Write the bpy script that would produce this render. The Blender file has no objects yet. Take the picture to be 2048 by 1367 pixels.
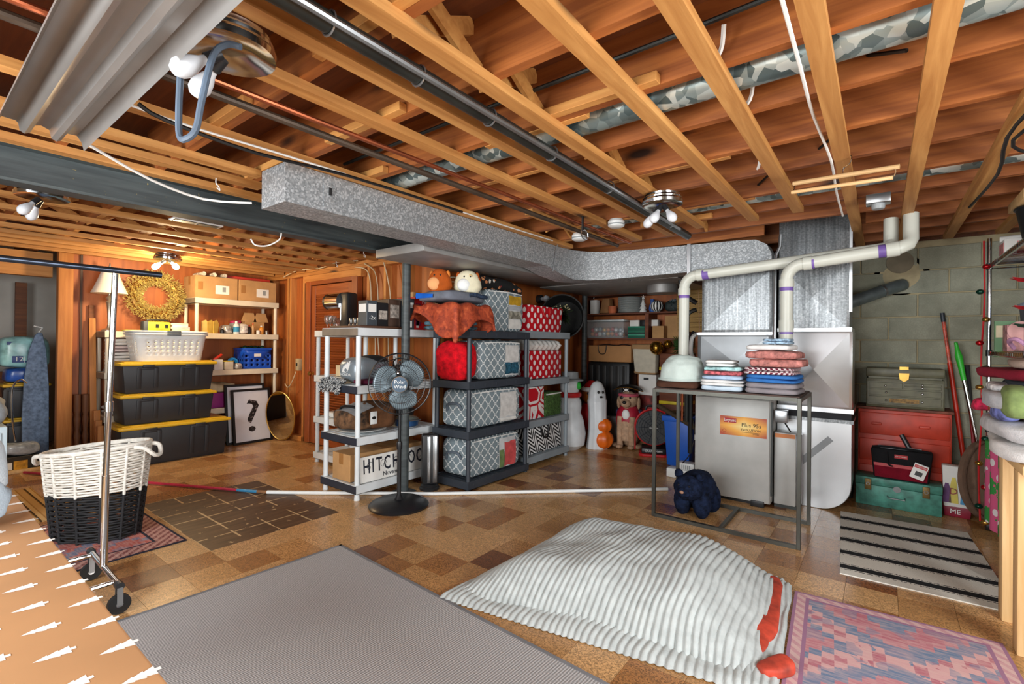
import bpy, bmesh, math, random
from mathutils import Vector, Matrix, noise
from math import sin, cos, pi, radians as R_
S = bpy.context.scene
COL = S.collection
rnd = random.Random(7)

# ---------------------------------------------------------------- camera, world, lights, exposure
cam_d = bpy.data.cameras.new('camera')
cam = bpy.data.objects.new('camera', cam_d)
COL.objects.link(cam)
cam_d.sensor_width = 36.0
cam_d.lens = 960.0 / 2048.0 * 36.0
cam_d.clip_start = 0.02
yaw, pit, rol = R_(37.58), R_(0.2), R_(0.59)
Fv = Vector((-sin(yaw)*cos(pit), cos(yaw)*cos(pit), sin(pit)))
Rv = Vector((cos(yaw), sin(yaw), 0))
Uv = Rv.cross(Fv)
R2 = Rv*cos(rol) + Uv*sin(rol)
U2 = -Rv*sin(rol) + Uv*cos(rol)
cam.matrix_world = Matrix(((R2.x, U2.x, -Fv.x, 0), (R2.y, U2.y, -Fv.y, 0), (R2.z, U2.z, -Fv.z, 1.32), (0, 0, 0, 1)))
S.camera = cam

wd = bpy.data.worlds.new('world')
S.world = wd
wd.use_nodes = True
wd.node_tree.nodes['Background'].inputs[0].default_value = (0.75, 0.85, 1.0, 1)
wd.node_tree.nodes['Background'].inputs[1].default_value = 0.7

def area(name, loc, tgt, sx, sy, e, col=(1, 1, 1)):
    l = bpy.data.lights.new(name, 'AREA')
    l.shape = 'RECTANGLE'; l.size = sx; l.size_y = sy; l.energy = e; l.color = col
    o = bpy.data.objects.new(name, l); COL.objects.link(o)
    o.location = loc
    o.rotation_euler = (Vector(tgt) - Vector(loc)).to_track_quat('-Z', 'Y').to_euler()
    return o
def point(name, loc, e, col=(1, .9, .78), r=.05, parent=None):
    l = bpy.data.lights.new(name, 'POINT'); l.energy = e; l.color = col; l.shadow_soft_size = r
    o = bpy.data.objects.new(name, l); COL.objects.link(o); o.location = loc
    if parent: o.parent = parent
    return o
# area lights for unseen light from behind and right, at added windows
area('window_rear_offscreen', (-1.6, -1.64, 1.45), (-1.6, 3.0, 1.45), 3.1, 1.4, 132, (.93, .97, 1.0))
area('window_right_offscreen', (1.94, 1.0, 1.35), (-3.0, 1.0, 1.35), 1.9, 1.2, 80, (.95, .98, 1.0))
S.view_settings.view_transform = 'Standard'
S.view_settings.look = 'None'
S.view_settings.exposure = 0.75
S.view_settings.gamma = 1.0
S.view_settings.use_curve_mapping = False

# ---------------------------------------------------------------- node materials
def lin(c):
    return tuple(((x/255)/12.92 if x/255 <= .04045 else ((x/255+.055)/1.055)**2.4) for x in c[:3]) + (1,)
class NT:
    """tiny helper round a material's node tree"""
    def __init__(s, name):
        s.m = bpy.data.materials.new(name); s.m.use_nodes = True
        s.t = s.m.node_tree; s.b = s.t.nodes['Principled BSDF']
        s._oc = None
    def n(s, ty, **kw):
        x = s.t.nodes.new(ty)
        for k, v in kw.items(): setattr(x, k, v)
        return x
    def put(s, sock, v):
        if isinstance(v, bpy.types.NodeSocket): s.t.links.new(v, sock)
        elif v is not None: sock.default_value = v
    def oc(s):
        if s._oc is None: s._oc = s.n('ShaderNodeTexCoord').outputs['Object']
        return s._oc
    def m_(s, op, a, b=None, c=None):
        x = s.n('ShaderNodeMath', operation=op)
        s.put(x.inputs[0], a); s.put(x.inputs[1], b)
        if c is not None: s.put(x.inputs[2], c)
        return x.outputs[0]
    def sep(s, v=None):
        x = s.n('ShaderNodeSeparateXYZ'); s.put(x.inputs[0], v or s.oc()); return x.outputs
    def comb(s, a, b, c=0.0):
        x = s.n('ShaderNodeCombineXYZ'); s.put(x.inputs[0], a); s.put(x.inputs[1], b); s.put(x.inputs[2], c); return x.outputs[0]
    def map(s, sc=(1, 1, 1), rot=(0, 0, 0), loc=(0, 0, 0), v=None):
        x = s.n('ShaderNodeMapping'); s.put(x.inputs[0], v or s.oc())
        x.inputs['Scale'].default_value = sc; x.inputs['Rotation'].default_value = rot; x.inputs['Location'].default_value = loc
        return x.outputs[0]
    def rndvec(s, v=None, k=13.0):
        oi = s.n('ShaderNodeObjectInfo')
        a = s.n('ShaderNodeVectorMath', operation='ADD'); s.put(a.inputs[0], v or s.oc())
        s.put(a.inputs[1], s.comb(s.m_('MULTIPLY', oi.outputs['Random'], k), s.m_('MULTIPLY', oi.outputs['Random'], k*.7), s.m_('MULTIPLY', oi.outputs['Random'], k*.3)))
        return a.outputs[0], oi.outputs['Random']
    def noise(s, v=None, sc=5, det=4, rough=.55, dist=0):
        x = s.n('ShaderNodeTexNoise'); s.put(x.inputs['Vector'], v or s.oc())
        x.inputs['Scale'].default_value = sc; x.inputs['Detail'].default_value = det
        x.inputs['Roughness'].default_value = rough; x.inputs['Distortion'].default_value = dist
        return x.outputs['Fac']
    def voro(s, v=None, sc=5, feat='F1', out='Distance'):
        x = s.n('ShaderNodeTexVoronoi', feature=feat); s.put(x.inputs['Vector'], v or s.oc()); x.inputs['Scale'].default_value = sc
        return x.outputs[out]
    def ramp(s, f, stops, interp='LINEAR'):
        x = s.n('ShaderNodeValToRGB'); x.color_ramp.interpolation = interp
        e = x.color_ramp.elements
        while len(e) < len(stops): e.new(.5)
        for i, (p, c) in enumerate(stops):
            e[i].position = p; e[i].color = lin(c)
        s.put(x.inputs[0], f); return x.outputs[0]
    def mix(s, f, a, b, mode='MIX'):
        x = s.n('ShaderNodeMix', data_type='RGBA', blend_type=mode)
        s.put(x.inputs[0], f)
        s.put(x.inputs[6], lin(a) if isinstance(a, tuple) else a)
        s.put(x.inputs[7], lin(b) if isinstance(b, tuple) else b)
        return x.outputs[2]
    def bump(s, hgt, st=.3, dist=.01):
        x = s.n('ShaderNodeBump'); x.inputs['Strength'].default_value = st; x.inputs['Distance'].default_value = dist
        s.put(x.inputs['Height'], hgt); s.put(s.b.inputs['Normal'], x.outputs[0])
    def fin(s, col, rough=.6, metal=0.0, spec=None):
        s.put(s.b.inputs['Base Color'], lin(col) if isinstance(col, tuple) else col)
        s.put(s.b.inputs['Roughness'], rough); s.put(s.b.inputs['Metallic'], metal)
        if spec is not None: s.b.inputs['Specular IOR Level'].default_value = spec
        return s.m
MATS = {}
def M(name, col=(128, 128, 128), rough=.6, metal=0.0, var=.12, vs=6, bump=0, bs=60, spec=None, emit=None, alpha=None, trans=None, coat=None):
    if name in MATS: return MATS[name]
    k = NT(name)
    d = tuple(max(0, c*(1-var)) for c in col); l = tuple(min(255, c*(1+var*.6)) for c in col)
    f = k.noise(sc=vs, det=3)
    c = k.ramp(f, [(.3, d), (.7, l)])
    if bump: k.bump(k.noise(sc=bs, det=3), bump, .004)
    k.fin(c, rough, metal, spec)
    if emit: k.b.inputs['Emission Color'].default_value = lin(emit[0]); k.b.inputs['Emission Strength'].default_value = emit[1]
    if alpha is not None: k.b.inputs['Alpha'].default_value = alpha
    if trans is not None: k.b.inputs['Transmission Weight'].default_value = trans
    if coat: k.b.inputs['Coat Weight'].default_value = coat
    MATS[name] = k.m
    return k.m
def wood(name, c1, c2, axis=0, sc=1.0, rough=.62, knots=True, vary=.35):
    if name in MATS: return MATS[name]
    k = NT(name)
    v, r = k.rndvec()
    s3 = [22*sc, 22*sc, 22*sc]; s3[axis] = 1.3*sc
    mp = k.map(tuple(s3), v=v)
    g = k.noise(mp, 1.0, 5, .6, .8)
    col = k.ramp(g, [(.28, c1), (.5, tuple((a+b)/2 for a, b in zip(c1, c2))), (.72, c2)])
    dark = k.mix(k.m_('MULTIPLY', r, vary), col, tuple(x*.62 for x in c1))
    if knots:
        kv = [3.0*sc]*3; kv[axis] = 1.0*sc
        kn = k.voro(k.map(tuple(kv), v=v), 1.0)
        dark = k.mix(k.ramp(kn, [(.05, (255, 255, 255)), (.13, (0, 0, 0))]), dark, tuple(x*.35 for x in c1))
    k.bump(g, .15, .003)
    MATS[name] = k.fin(dark, rough)
    return k.m

# ---------------------------------------------------------------- mesh building
class MB:
    def __init__(s): s.v = []; s.f = []; s.mi = []; s.cur = 0
    def add(s, vs, fs):
        o = len(s.v); s.v += [tuple(p) for p in vs]
        for f in fs: s.f.append(tuple(i+o for i in f)); s.mi.append(s.cur)
        return s
    def box(s, x0, x1, y0, y1, z0, z1):
        return s.add([(x0,y0,z0),(x1,y0,z0),(x1,y1,z0),(x0,y1,z0),(x0,y0,z1),(x1,y0,z1),(x1,y1,z1),(x0,y1,z1)],
                     [(0,3,2,1),(4,5,6,7),(0,1,5,4),(1,2,6,5),(2,3,7,6),(3,0,4,7)])
    def cbox(s, c, sz):
        return s.box(c[0]-sz[0]/2, c[0]+sz[0]/2, c[1]-sz[1]/2, c[1]+sz[1]/2, c[2]-sz[2]/2, c[2]+sz[2]/2)
    def taper(s, x0, x1, y0, y1, z0, X0, X1, Y0, Y1, z1):
        return s.add([(x0,y0,z0),(x1,y0,z0),(x1,y1,z0),(x0,y1,z0),(X0,Y0,z1),(X1,Y0,z1),(X1,Y1,z1),(X0,Y1,z1)],
                     [(0,3,2,1),(4,5,6,7),(0,1,5,4),(1,2,6,5),(2,3,7,6),(3,0,4,7)])
    def tube(s, pts, r, n=8, closed=False, cap=True):
        pts = [Vector(p) for p in pts]; m = len(pts)
        rs = r if isinstance(r, (list, tuple)) else [r]*m
        T = []
        for i in range(m):
            a = pts[(i-1) % m] if (closed or i > 0) else pts[i]
            b = pts[(i+1) % m] if (closed or i < m-1) else pts[i]
            t = (b-a); T.append(t.normalized() if t.length > 1e-9 else Vector((0, 0, 1)))
        ref = Vector((0, 0, 1)) if abs(T[0].z) < .9 else Vector((1, 0, 0))
        nx = T[0].cross(ref).normalized(); vs = []
        for i in range(m):
            nx = nx - T[i]*nx.dot(T[i])
            nx = nx.normalized() if nx.length > 1e-6 else T[i].orthogonal().normalized()
            ny = T[i].cross(nx)
            for j in range(n):
                a = 2*pi*j/n; vs.append(pts[i] + (nx*cos(a) + ny*sin(a))*rs[i])
        fs = []
        for i in range(m if closed else m-1):
            k = (i+1) % m
            for j in range(n):
                l = (j+1) % n; fs.append((i*n+j, i*n+l, k*n+l, k*n+j))
        if cap and not closed:
            fs.append(tuple(range(n-1, -1, -1))); fs.append(tuple((m-1)*n+j for j in range(n)))
        return s.add(vs, fs)
    def cyl(s, p0, p1, r, n=12, r1=None): return s.tube([p0, p1], [r, r if r1 is None else r1], n)
    def bar(s, p0, p1, w, h, up=(0, 0, 1)):
        p0, p1 = Vector(p0), Vector(p1); t = (p1-p0).normalized(); u = Vector(up)
        if abs(t.dot(u)) > .99: u = Vector((1, 0, 0))
        sx = t.cross(u).normalized()*w/2; sy = sx.cross(t).normalized()*h/2
        vs = [p+a*sx+b*sy for p in (p0, p1) for a, b in ((-1,-1),(1,-1),(1,1),(-1,1))]
        return s.add(vs, [(0,1,2,3),(7,6,5,4),(0,4,5,1),(1,5,6,2),(2,6,7,3),(3,7,4,0)])
    def lathe(s, prof, n=20, c=(0, 0, 0), sx=1.0, sy=1.0):
        vs = []; fs = []; m = len(prof)
        for r, z in prof:
            for j in range(n):
                a = 2*pi*j/n; vs.append((c[0]+r*cos(a)*sx, c[1]+r*sin(a)*sy, c[2]+z))
        for i in range(m-1):
            for j in range(n):
                l = (j+1) % n; fs.append((i*n+j, i*n+l, (i+1)*n+l, (i+1)*n+j))
        if prof[0][0] > 1e-6: fs.append(tuple(range(n-1, -1, -1)))
        if prof[-1][0] > 1e-6: fs.append(tuple((m-1)*n+j for j in range(n)))
        return s.add(vs, fs)
    def ell(s, c, r, n=14, m=9, e=1.0, e2=1.0):
        def sp(x, p): return math.copysign(abs(x)**p, x)
        vs = []; fs = []
        for i in range(m+1):
            ph = -pi/2 + pi*i/m
            for j in range(n):
                th = 2*pi*j/n
                vs.append((c[0]+r[0]*sp(cos(ph), e)*sp(cos(th), e2), c[1]+r[1]*sp(cos(ph), e)*sp(sin(th), e2), c[2]+r[2]*sp(sin(ph), e)))
        for i in range(m):
            for j in range(n):
                l = (j+1) % n; fs.append((i*n+j, i*n+l, (i+1)*n+l, (i+1)*n+j))
        return s.add(vs, fs)
    def grid(s, fn, nu, nv, wrap=False):
        vs = [fn(i/nu, j/nv) for j in range(nv+1) for i in range(nu+(0 if wrap else 1))]
        w = nu if wrap else nu+1; fs = []
        for j in range(nv):
            for i in range(nu):
                k = (i+1) % w if wrap else i+1
                fs.append((j*w+i, j*w+k, (j+1)*w+k, (j+1)*w+i))
        return s.add(vs, fs)
    def prism(s, pts, axis, a, b):
        def p3(p, t): return {0: (t, p[0], p[1]), 1: (p[0], t, p[1]), 2: (p[0], p[1], t)}[axis]
        n = len(pts); vs = [p3(p, a) for p in pts] + [p3(p, b) for p in pts]
        fs = [tuple(range(n-1, -1, -1)), tuple(range(n, 2*n))] + [(i, (i+1) % n, n+(i+1) % n, n+i) for i in range(n)]
        return s.add(vs, fs)
    def torus(s, c, R, r, n=24, m=8, axis=2, sx=1, sy=1):
        pts = []
        for i in range(n):
            a = 2*pi*i/n; p = [R*cos(a)*sx, R*sin(a)*sy]
            q = {0: (0, p[0], p[1]), 1: (p[0], 0, p[1]), 2: (p[0], p[1], 0)}[axis]
            pts.append(Vector(c)+Vector(q))
        return s.tube(pts, r, m, closed=True)
    def mesh(s, name, bevel=0, seg=2, smooth=True, ang=35, wobble=0, ws=6):
        me = bpy.data.meshes.new(name); me.from_pydata(s.v, [], s.f)
        bm = bmesh.new(); bm.from_mesh(me)
        for f, i in zip(bm.faces, s.mi): f.material_index = i
        bmesh.ops.remove_doubles(bm, verts=bm.verts, dist=1e-5)
        bmesh.ops.recalc_face_normals(bm, faces=bm.faces)
        if bevel:
            ed = [e for e in bm.edges if len(e.link_faces) == 2 and e.calc_face_angle(0) > .5]
            bmesh.ops.bevel(bm, geom=ed, offset=bevel, segments=seg, affect='EDGES', profile=.5, clamp_overlap=True)
        if wobble:
            for v in bm.verts:
                q = Vector(noise.noise_vector(v.co*ws)); v.co += q*wobble
        bm.to_mesh(me); bm.free()
        if smooth:
            me.polygons.foreach_set('use_smooth', [True]*len(me.polygons))
            me.set_sharp_from_angle(angle=R_(ang))
        return me
    def build(s, name, mat, parent=None, loc=(0, 0, 0), rot=(0, 0, 0), bevel=0, seg=2, smooth=True, ang=35, wobble=0, ws=6, label=None, cat=None, group=None, kind=None):
        me = s.mesh(name, bevel, seg, smooth, ang, wobble, ws)
        return link(name, me, mat, parent, loc, rot, label, cat, group, kind)
def link(name, me, mat, parent=None, loc=(0, 0, 0), rot=(0, 0, 0), label=None, cat=None, group=None, kind=None):
    for x in (mat if isinstance(mat, (list, tuple)) else [mat]):
        if x is not None and x.name not in [y.name for y in me.materials if y]: me.materials.append(x)
    o = bpy.data.objects.new(name, me); COL.objects.link(o)
    o.location = loc; o.rotation_euler = rot
    if parent: o.parent = parent
    return tag(o, label, cat, group, kind)
def tag(o, label=None, cat=None, group=None, kind=None):
    if label: o['label'] = label
    if cat: o['category'] = cat
    if group: o['group'] = group
    if kind: o['kind'] = kind
    return o
def thing(name, label, cat, loc=(0, 0, 0), rz=0.0, group=None, rot=None):
    o = bpy.data.objects.new(name, None); COL.objects.link(o)
    o.empty_display_size = .05
    o.location = loc; o.rotation_euler = rot or (0, 0, rz)
    return tag(o, label, cat, group)
def copy_tree(o, parent=None, loc=None, rz=None, label=None):
    c = o.copy(); COL.objects.link(c); c.parent = parent
    if loc is not None: c.location = loc
    if rz is not None: c.rotation_euler = (0, 0, rz)
    if label: c['label'] = label
    for ch in list(o.children): copy_tree(ch, c)
    return c
def text(body, size, mat, parent, loc, rot, name='lettering', ext=.0006, align='CENTER', sx=1.0, fat=0.0):
    cu = bpy.data.curves.new(name, 'FONT'); cu.body = body; cu.size = size; cu.extrude = ext
    cu.offset = fat; cu.align_x = align; cu.align_y = 'CENTER'; cu.resolution_u = 2
    t = bpy.data.objects.new(name, cu); COL.objects.link(t)
    dg = bpy.context.evaluated_depsgraph_get()
    me = bpy.data.meshes.new_from_object(t.evaluated_get(dg))
    bpy.data.objects.remove(t); bpy.data.curves.remove(cu)
    o = link(name, me, mat, parent, loc, rot); o.scale = (sx, 1, 1)
    return o
FY = (pi/2, 0, 0)            # flat print on a face that looks along -Y
FX = (pi/2, 0, pi/2)         # flat print on a face that looks along +X
def arc(c, r, a0, a1, n, plane='xz'):
    o = []
    for i in range(n+1):
        a = a0+(a1-a0)*i/n; u, v = r*cos(a), r*sin(a)
        o.append({'xz': (c[0]+u, c[1], c[2]+v), 'yz': (c[0], c[1]+u, c[2]+v), 'xy': (c[0]+u, c[1]+v, c[2])}[plane])
    return o
def smoothpts(pts, k=4):
    P = [Vector(p) for p in pts]; out = []
    for i in range(len(P)-1):
        a = P[max(i-1, 0)]; b = P[i]; c = P[i+1]; d = P[min(i+2, len(P)-1)]
        for j in range(k):
            t = j/k
            out.append(.5*((2*b)+(c-a)*t+(2*a-5*b+4*c-d)*t*t+(3*b-a-3*c+d)*t**3))
    out.append(P[-1]); return out

# common materials
M('white_plastic', (225, 228, 226), .4, var=.04)
M('cream_plastic', (226, 214, 190), .4, var=.05)
M('grey_plastic', (150, 156, 158), .45, var=.05)
M('black_plastic', (30, 31, 33), .42, var=.1)
M('charcoal_plastic', (48, 54, 62), .45, var=.08)
M('chrome', (215, 218, 222), .12, 1.0, var=.03)
M('dark_metal', (62, 64, 62), .45, .7, var=.15)
M('steel', (165, 168, 170), .3, .9, var=.08)
M('brass', (200, 158, 78), .3, .9, var=.12)
M('cardboard', (186, 142, 92), .85, var=.08)
M('black', (16, 16, 17), .5, var=.1)
M('white', (236, 236, 232), .6, var=.03)
M('red', (190, 24, 30), .5, var=.1)
M('tape', (160, 112, 62), .4, var=.05)
M('paper', (232, 230, 224), .7, var=.03)
# ================================================================ THE SETTING
w_joist = wood('joist_wood', (128, 66, 25), (190, 114, 52), 0)
w_strip = wood('strip_wood', (172, 112, 52), (222, 164, 94), 1, knots=True, vary=.25)
w_block = wood('block_wood', (186, 120, 56), (226, 166, 92), 0, vary=.3)
w_stud = wood('stud_wood', (176, 106, 46), (222, 152, 80), 2, vary=.3)
w_dark = wood('aged_wood', (92, 48, 22), (140, 82, 40), 1, vary=.3)
w_ply = wood('plywood', (150, 78, 32), (196, 112, 52), 2, sc=.5, knots=False, vary=.2, rough=.5)
w_pine = wood('pine', (206, 162, 104), (236, 200, 146), 2, vary=.1)
w_door = wood('door_wood', (132, 62, 24), (182, 98, 44), 0, vary=.25, knots=False, rough=.45)
w_doorv = wood('door_wood_upright', (132, 62, 24), (182, 98, 44), 2, vary=.2, knots=False, rough=.45)

# ---- floor: slab, nine-inch tiles, patch of bare adhesive
GX0, GY0, G = -3.325, 1.243, .2268
slab_m = M('slab', (120, 92, 62), .7)
floor = MB().box(-8.6, 2.0, -1.7, 6.5, -.1, -.004).build('floor', slab_m, smooth=False, kind='structure')
def tilemat(name, c, dk):
    k = NT(name); v, r = k.rndvec()
    a = k.voro(v, 190, out='Color'); sp = k.n('ShaderNodeSeparateColor'); k.put(sp.inputs[0], a)
    col = k.ramp(sp.outputs[0], [(.1, tuple(x*dk for x in c)), (.5, c), (.95, tuple(min(255, x*1.16) for x in c))])
    big = k.noise(v, 3, 3)
    col = k.mix(k.ramp(big, [(.35, (0, 0, 0)), (.8, (150, 150, 150))]), col, tuple(x*.8 for x in c))
    col = k.mix(k.m_('MULTIPLY', r, .25), col, tuple(x*.74 for x in c))
    k.fin(col, k.m_('MULTIPLY_ADD', big, .22, .16), 0)
    return k.m
TM = [tilemat('tile_tan', (204, 160, 108), .76), tilemat('tile_ochre', (188, 142, 90), .74), tilemat('tile_brown', (164, 114, 66), .7), tilemat('tile_dark', (132, 84, 48), .66)]
tmesh = [MB().box(0, G-.0014, 0, G-.0014, -.004, 0).mesh('tile', smooth=False) for _ in TM]
for me, m in zip(tmesh, TM): me.materials.append(m)
def proj(p):
    q = Vector(p)-Vector((0, 0, 1.32)); d = q.dot(Fv)
    return (1024+960*q.dot(R2)/d, 683.5-960*q.dot(U2)/d, d) if d > .3 else (0, 0, -1)
tiles = []
hid = [(-2.8, 0, .2, 1.75), (-1.75, -.4, 2.0, 3.1), (-.33, .42, 2.2, 3.0), (-.2, .5, 3.45, 4.65), (-6.6, -6.1, 1.45, 2.45), (-1.3, -.2, 4.45, 5.2), (-3.6, -2.9, 3.2, 6.4), (-7.05, -6.6, 1.3, 3.3), (-4.5, -3.7, .2, 1.15)]
for i in range(-23, 24):
    for j in range(-13, 24):
        x, y = GX0+i*G, GY0+j*G
        if x < -8.6 or x+G > 2.0 or y < -1.7 or y+G > 6.5: continue
        if -6 <= i < 0 and 0 <= j < 4: continue
        u, v, d = proj((x+G/2, y+G/2, 0))
        vis = d > 0 and -30 < u < 2078 and v < 1400 and not any(a < x and x+G < b and c < y and y+G < e for a, b, c, e in hid)
        h = (math.sin(i*12.9898+j*78.233)*43758.5453) % 1
        k = 0 if h < .46 else 1 if h < .78 else 2 if h < .93 else 3
        if x < -4.3 and k == 3: k = 2
        if (i, j) in ((3, 2), (4, 2), (5, 1), (3, 3)): k = 3 if (i+j) % 2 else 2
        tiles.append((d if vis else 99, x, y, k))
tiles.sort()
for d, x, y, k in tiles[:300]: link('floor_tile', tmesh[k], None, floor, (x, y, 0))
rest = MB()
for d, x, y, k in tiles[300:]:
    rest.cur = k; rest.box(x, x+G-.0014, y, y+G-.0014, -.004, 0)
rest.build('floor_tiles', TM, floor, smooth=False, kind='stuff')
k = NT('adhesive')
so = k.sep(); gx = k.m_('PINGPONG', k.m_('SUBTRACT', so[0], GX0), G/2); gy = k.m_('PINGPONG', k.m_('SUBTRACT', so[1], GY0), G/2)
ln = k.m_('MINIMUM', gx, gy)
nz = k.noise(sc=9, det=5); n2 = k.noise(sc=3.1, det=4)
line = k.m_('LESS_THAN', k.m_('ADD', ln, k.m_('MULTIPLY', nz, .012)), .0118)
line = k.m_('MULTIPLY', line, k.m_('GREATER_THAN', n2, .46))
spots = k.m_('GREATER_THAN', k.noise(sc=14, det=5, rough=.65), .665)
base = k.ramp(k.noise(k.map((20, 3, 1)), 1.5, 4), [(.3, (58, 40, 26)), (.7, (96, 70, 46))])
k.fin(k.mix(k.m_('MINIMUM', k.m_('ADD', line, spots), 1.0), base, (196, 168, 124)), .45)
MB().box(GX0-6*G, GX0, GY0, GY0+4*G, -.0042, -.0014).build('adhesive_patch', k.m, floor, smooth=False)

# ---- walls
MB().box(-7.12, -7.05, 1.2, 3.47, 0, 2.5).build('wall_left', w_ply, smooth=False, kind='structure')
plaster = M('plaster', (196, 192, 184), .85, var=.08, vs=2)
MB().box(-8.6, -8.5, -1.7, 1.4, 0, 2.5).build('wall_alcove', plaster, smooth=False, kind='structure')
MB().box(-8.5, -7.12, 1.35, 1.42, 0, 2.5).build('wall_alcove_side', plaster, smooth=False, kind='structure')
# partition of open studs with the door
wp = MB().box(-7.05, -3.6, 3.43, 3.47, 0, 2.5).build('wall_partition', w_ply, smooth=False, kind='structure')
st = MB().box(-.02, .02, 0, .085, 0, 2.18).mesh('stud', bevel=.002, seg=1)
st.materials.append(w_stud)
def studs(parent, L):
    for x, y, rz in L: link('stud', st, None, parent, (x, y, 0), (0, 0, rz))
studs(wp, [(-6.47, 3.345, 0), (-6.40, 3.345, 0), (-6.06, 3.345, 0), (-4.66, 3.345, 0), (-4.36, 3.345, 0), (-3.98, 3.345, 0), (-6.9, 3.345, 0)])
MB().box(-7.05, -3.6, 3.34, 3.43, 2.18, 2.222).build('top_plate', wood('plate_wood', (190, 118, 52), (230, 160, 86), 0), wp, smooth=False)
MB().box(-7.05, -3.6, 3.34, 3.43, 2.225, 2.265).build('top_plate', MATS['plate_wood'], wp, smooth=False)
MB().box(-6.04, -4.80, 3.345, 3.425, 2.09, 2.178).build('header', MATS['plate_wood'], wp, smooth=False)
MB().box(-7.05, -6.04, 3.345, 3.425, 0, .06).build('bottom_plate', MATS['plate_wood'], wp, smooth=False)
# louvred door
door = thing('door_1', None, None, (-5.88, 3.36, .01)); door['kind'] = 'structure'
DW, DH = .90, 2.03
for x in (0, DW-.09): MB().box(x, x+.09, 0, .035, 0, DH).build('stile', w_doorv, door, bevel=.003, seg=1)
for z, hh in ((0, .17), (.86, .12), (DH-.12, .12)): MB().box(.09, DW-.09, .002, .033, z, z+hh).build('rail', w_door, door, bevel=.003, seg=1)
sl = MB().bar((0, 0, 0), (DW-.18, 0, 0), .042, .008, up=(0, .75, .66)).mesh('louvre_slat', smooth=False); sl.materials.append(w_door)
for z0, z1 in ((.19, .84), (1.0, DH-.14)):
    n = int((z1-z0)/.031)
    for i in range(n+1): link('louvre_slat', sl, None, door, (.09, .018, z0+i*(z1-z0)/n))
kb = MB().lathe([(0, 0), (.026, 0), (.026, .004), (.01, .008), (.01, .03), (.024, .038), (.03, .052), (.024, .064), (0, .068)], 14).build('door_knob', MATS['brass'], door, (.045, 0, .9), (pi/2, 0, 0))
for x0, x1, z0, z1 in ((-.12, -.005, 0, DH+.06), (DW+.005, DW+.11, 0, DH+.06)):
    MB().box(x0, x1, -.02, .06, z0, z1).build('door_casing', w_doorv, door, bevel=.003, seg=1)
MB().box(-.005, DW+.005, -.02, .06, DH+.01, DH+.06).build('door_casing', w_door, door, bevel=.003, seg=1)
# light switch and wires on the open studs
sw = thing('light_switch', 'beige metal switch box screwed to the stud beside the louvred door', 'light switch', (-6.2, 3.36, .93))
MB().box(-.04, .04, -.02, .05, 0, .16).build('box', M('beige_metal', (196, 178, 140), .5), sw, bevel=.004)
MB().box(-.012, .012, -.028, -.018, .06, .1).build('toggle', MATS['black_plastic'], sw, bevel=.002)
wire_m = M('cream_wire', (214, 200, 168), .5)
for i, pts in enumerate([[(-4.9, 3.33, 2.2), (-4.68, 3.33, 2.15), (-4.60, 3.33, 2.0), (-4.57, 3.33, 1.7), (-4.5, 3.33, 1.45), (-4.5, 3.33, .8)],
                         [(-4.35, 3.32, 2.2), (-4.3, 3.33, 2.05), (-4.24, 3.33, 1.8), (-4.27, 3.33, 1.5), (-4.25, 3.33, .9)],
                         [(-4.7, 3.32, 2.22), (-4.5, 3.32, 2.1), (-4.44, 3.32, 1.8), (-4.45, 3.32, 1.5), (-4.4, 3.33, 1.0)]]):
    MB().tube(smoothpts(pts), .006, 6).build('cable', wire_m, label='cream electric cable hanging down between the open studs by the door', cat='cable', group='cables in the stud bays')
for dz in (0, .05): MB().tube(smoothpts([(-3.56, 3.46, 1.93+dz), (-3.55, 3.6, 1.96+dz), (-3.55, 3.76, 1.94+dz*1.2), (-3.56, 4.0, 1.94+dz)]), .005, 6).build('cable', wire_m, label='pale cable strung across the side wall studs behind the plush toys', cat='cable', group='cables across the side wall studs')
MB().tube(smoothpts([(-6.5, 3.3, 2.2), (-6.1, 3.29, 2.26), (-5.6, 3.29, 2.24), (-5.2, 3.3, 2.28), (-4.8, 3.3, 2.26)]), .006, 6).build('cable', wire_m, label='white electric cable running along the top plate over the door', cat='cable')
MB().tube(smoothpts([(-6.2, 3.33, .92), (-6.25, 3.3, .78), (-6.35, 3.3, .7), (-6.45, 3.31, .74)]), .006, 6).build('cable', wire_m, label='short loose cable below the beige switch box', cat='cable')

ws = MB().box(-3.72, -3.65, 3.47, 6.47, 0, 2.5).build('wall_side', w_ply, smooth=False, kind='structure')
studs(ws, [(-3.6, 3.5, pi/2), (-3.6, 3.78, pi/2), (-3.6, 4.1, pi/2)])
MB().box(-3.65, -1.0, 6.4, 6.47, 0, 2.5).build('wall_back', w_ply, smooth=False, kind='structure')
MB().box(-1.05, -1.0, 5.85, 6.4, 0, 2.5).build('wall_jog', plaster, smooth=False, kind='structure')
# block wall
bk = NT('block'); v, r = bk.rndvec()
f = bk.noise(v, 4, 4); fine = bk.noise(v, 120, 3)
c = bk.ramp(f, [(.3, (134, 136, 120)), (.7, (178, 178, 158))])
c = bk.mix(bk.ramp(fine, [(.45, (120, 120, 120)), (.62, (0, 0, 0))]), c, (106, 108, 94))
c = bk.mix(bk.m_('MULTIPLY', r, .3), c, (136, 134, 108))
bk.bump(fine, .35, .006); bk.fin(c, .9)
wb = MB().box(-1.05, 2.1, 5.66, 5.85, 0, 2.28).build('wall_block', M('mortar', (176, 162, 128), .9, bump=.3), smooth=False, kind='structure')
MB().box(-1.05, 2.1, 5.70, 5.85, 2.28, 2.503).build('sill_course', w_dark, wb, smooth=False)
CH, CL = .2087, .417
bm_ = MB().box(0, CL-.011, 0, .03, 0, CH-.011).mesh('block', bevel=.004, seg=1); bm_.materials.append(bk.m)
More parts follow.
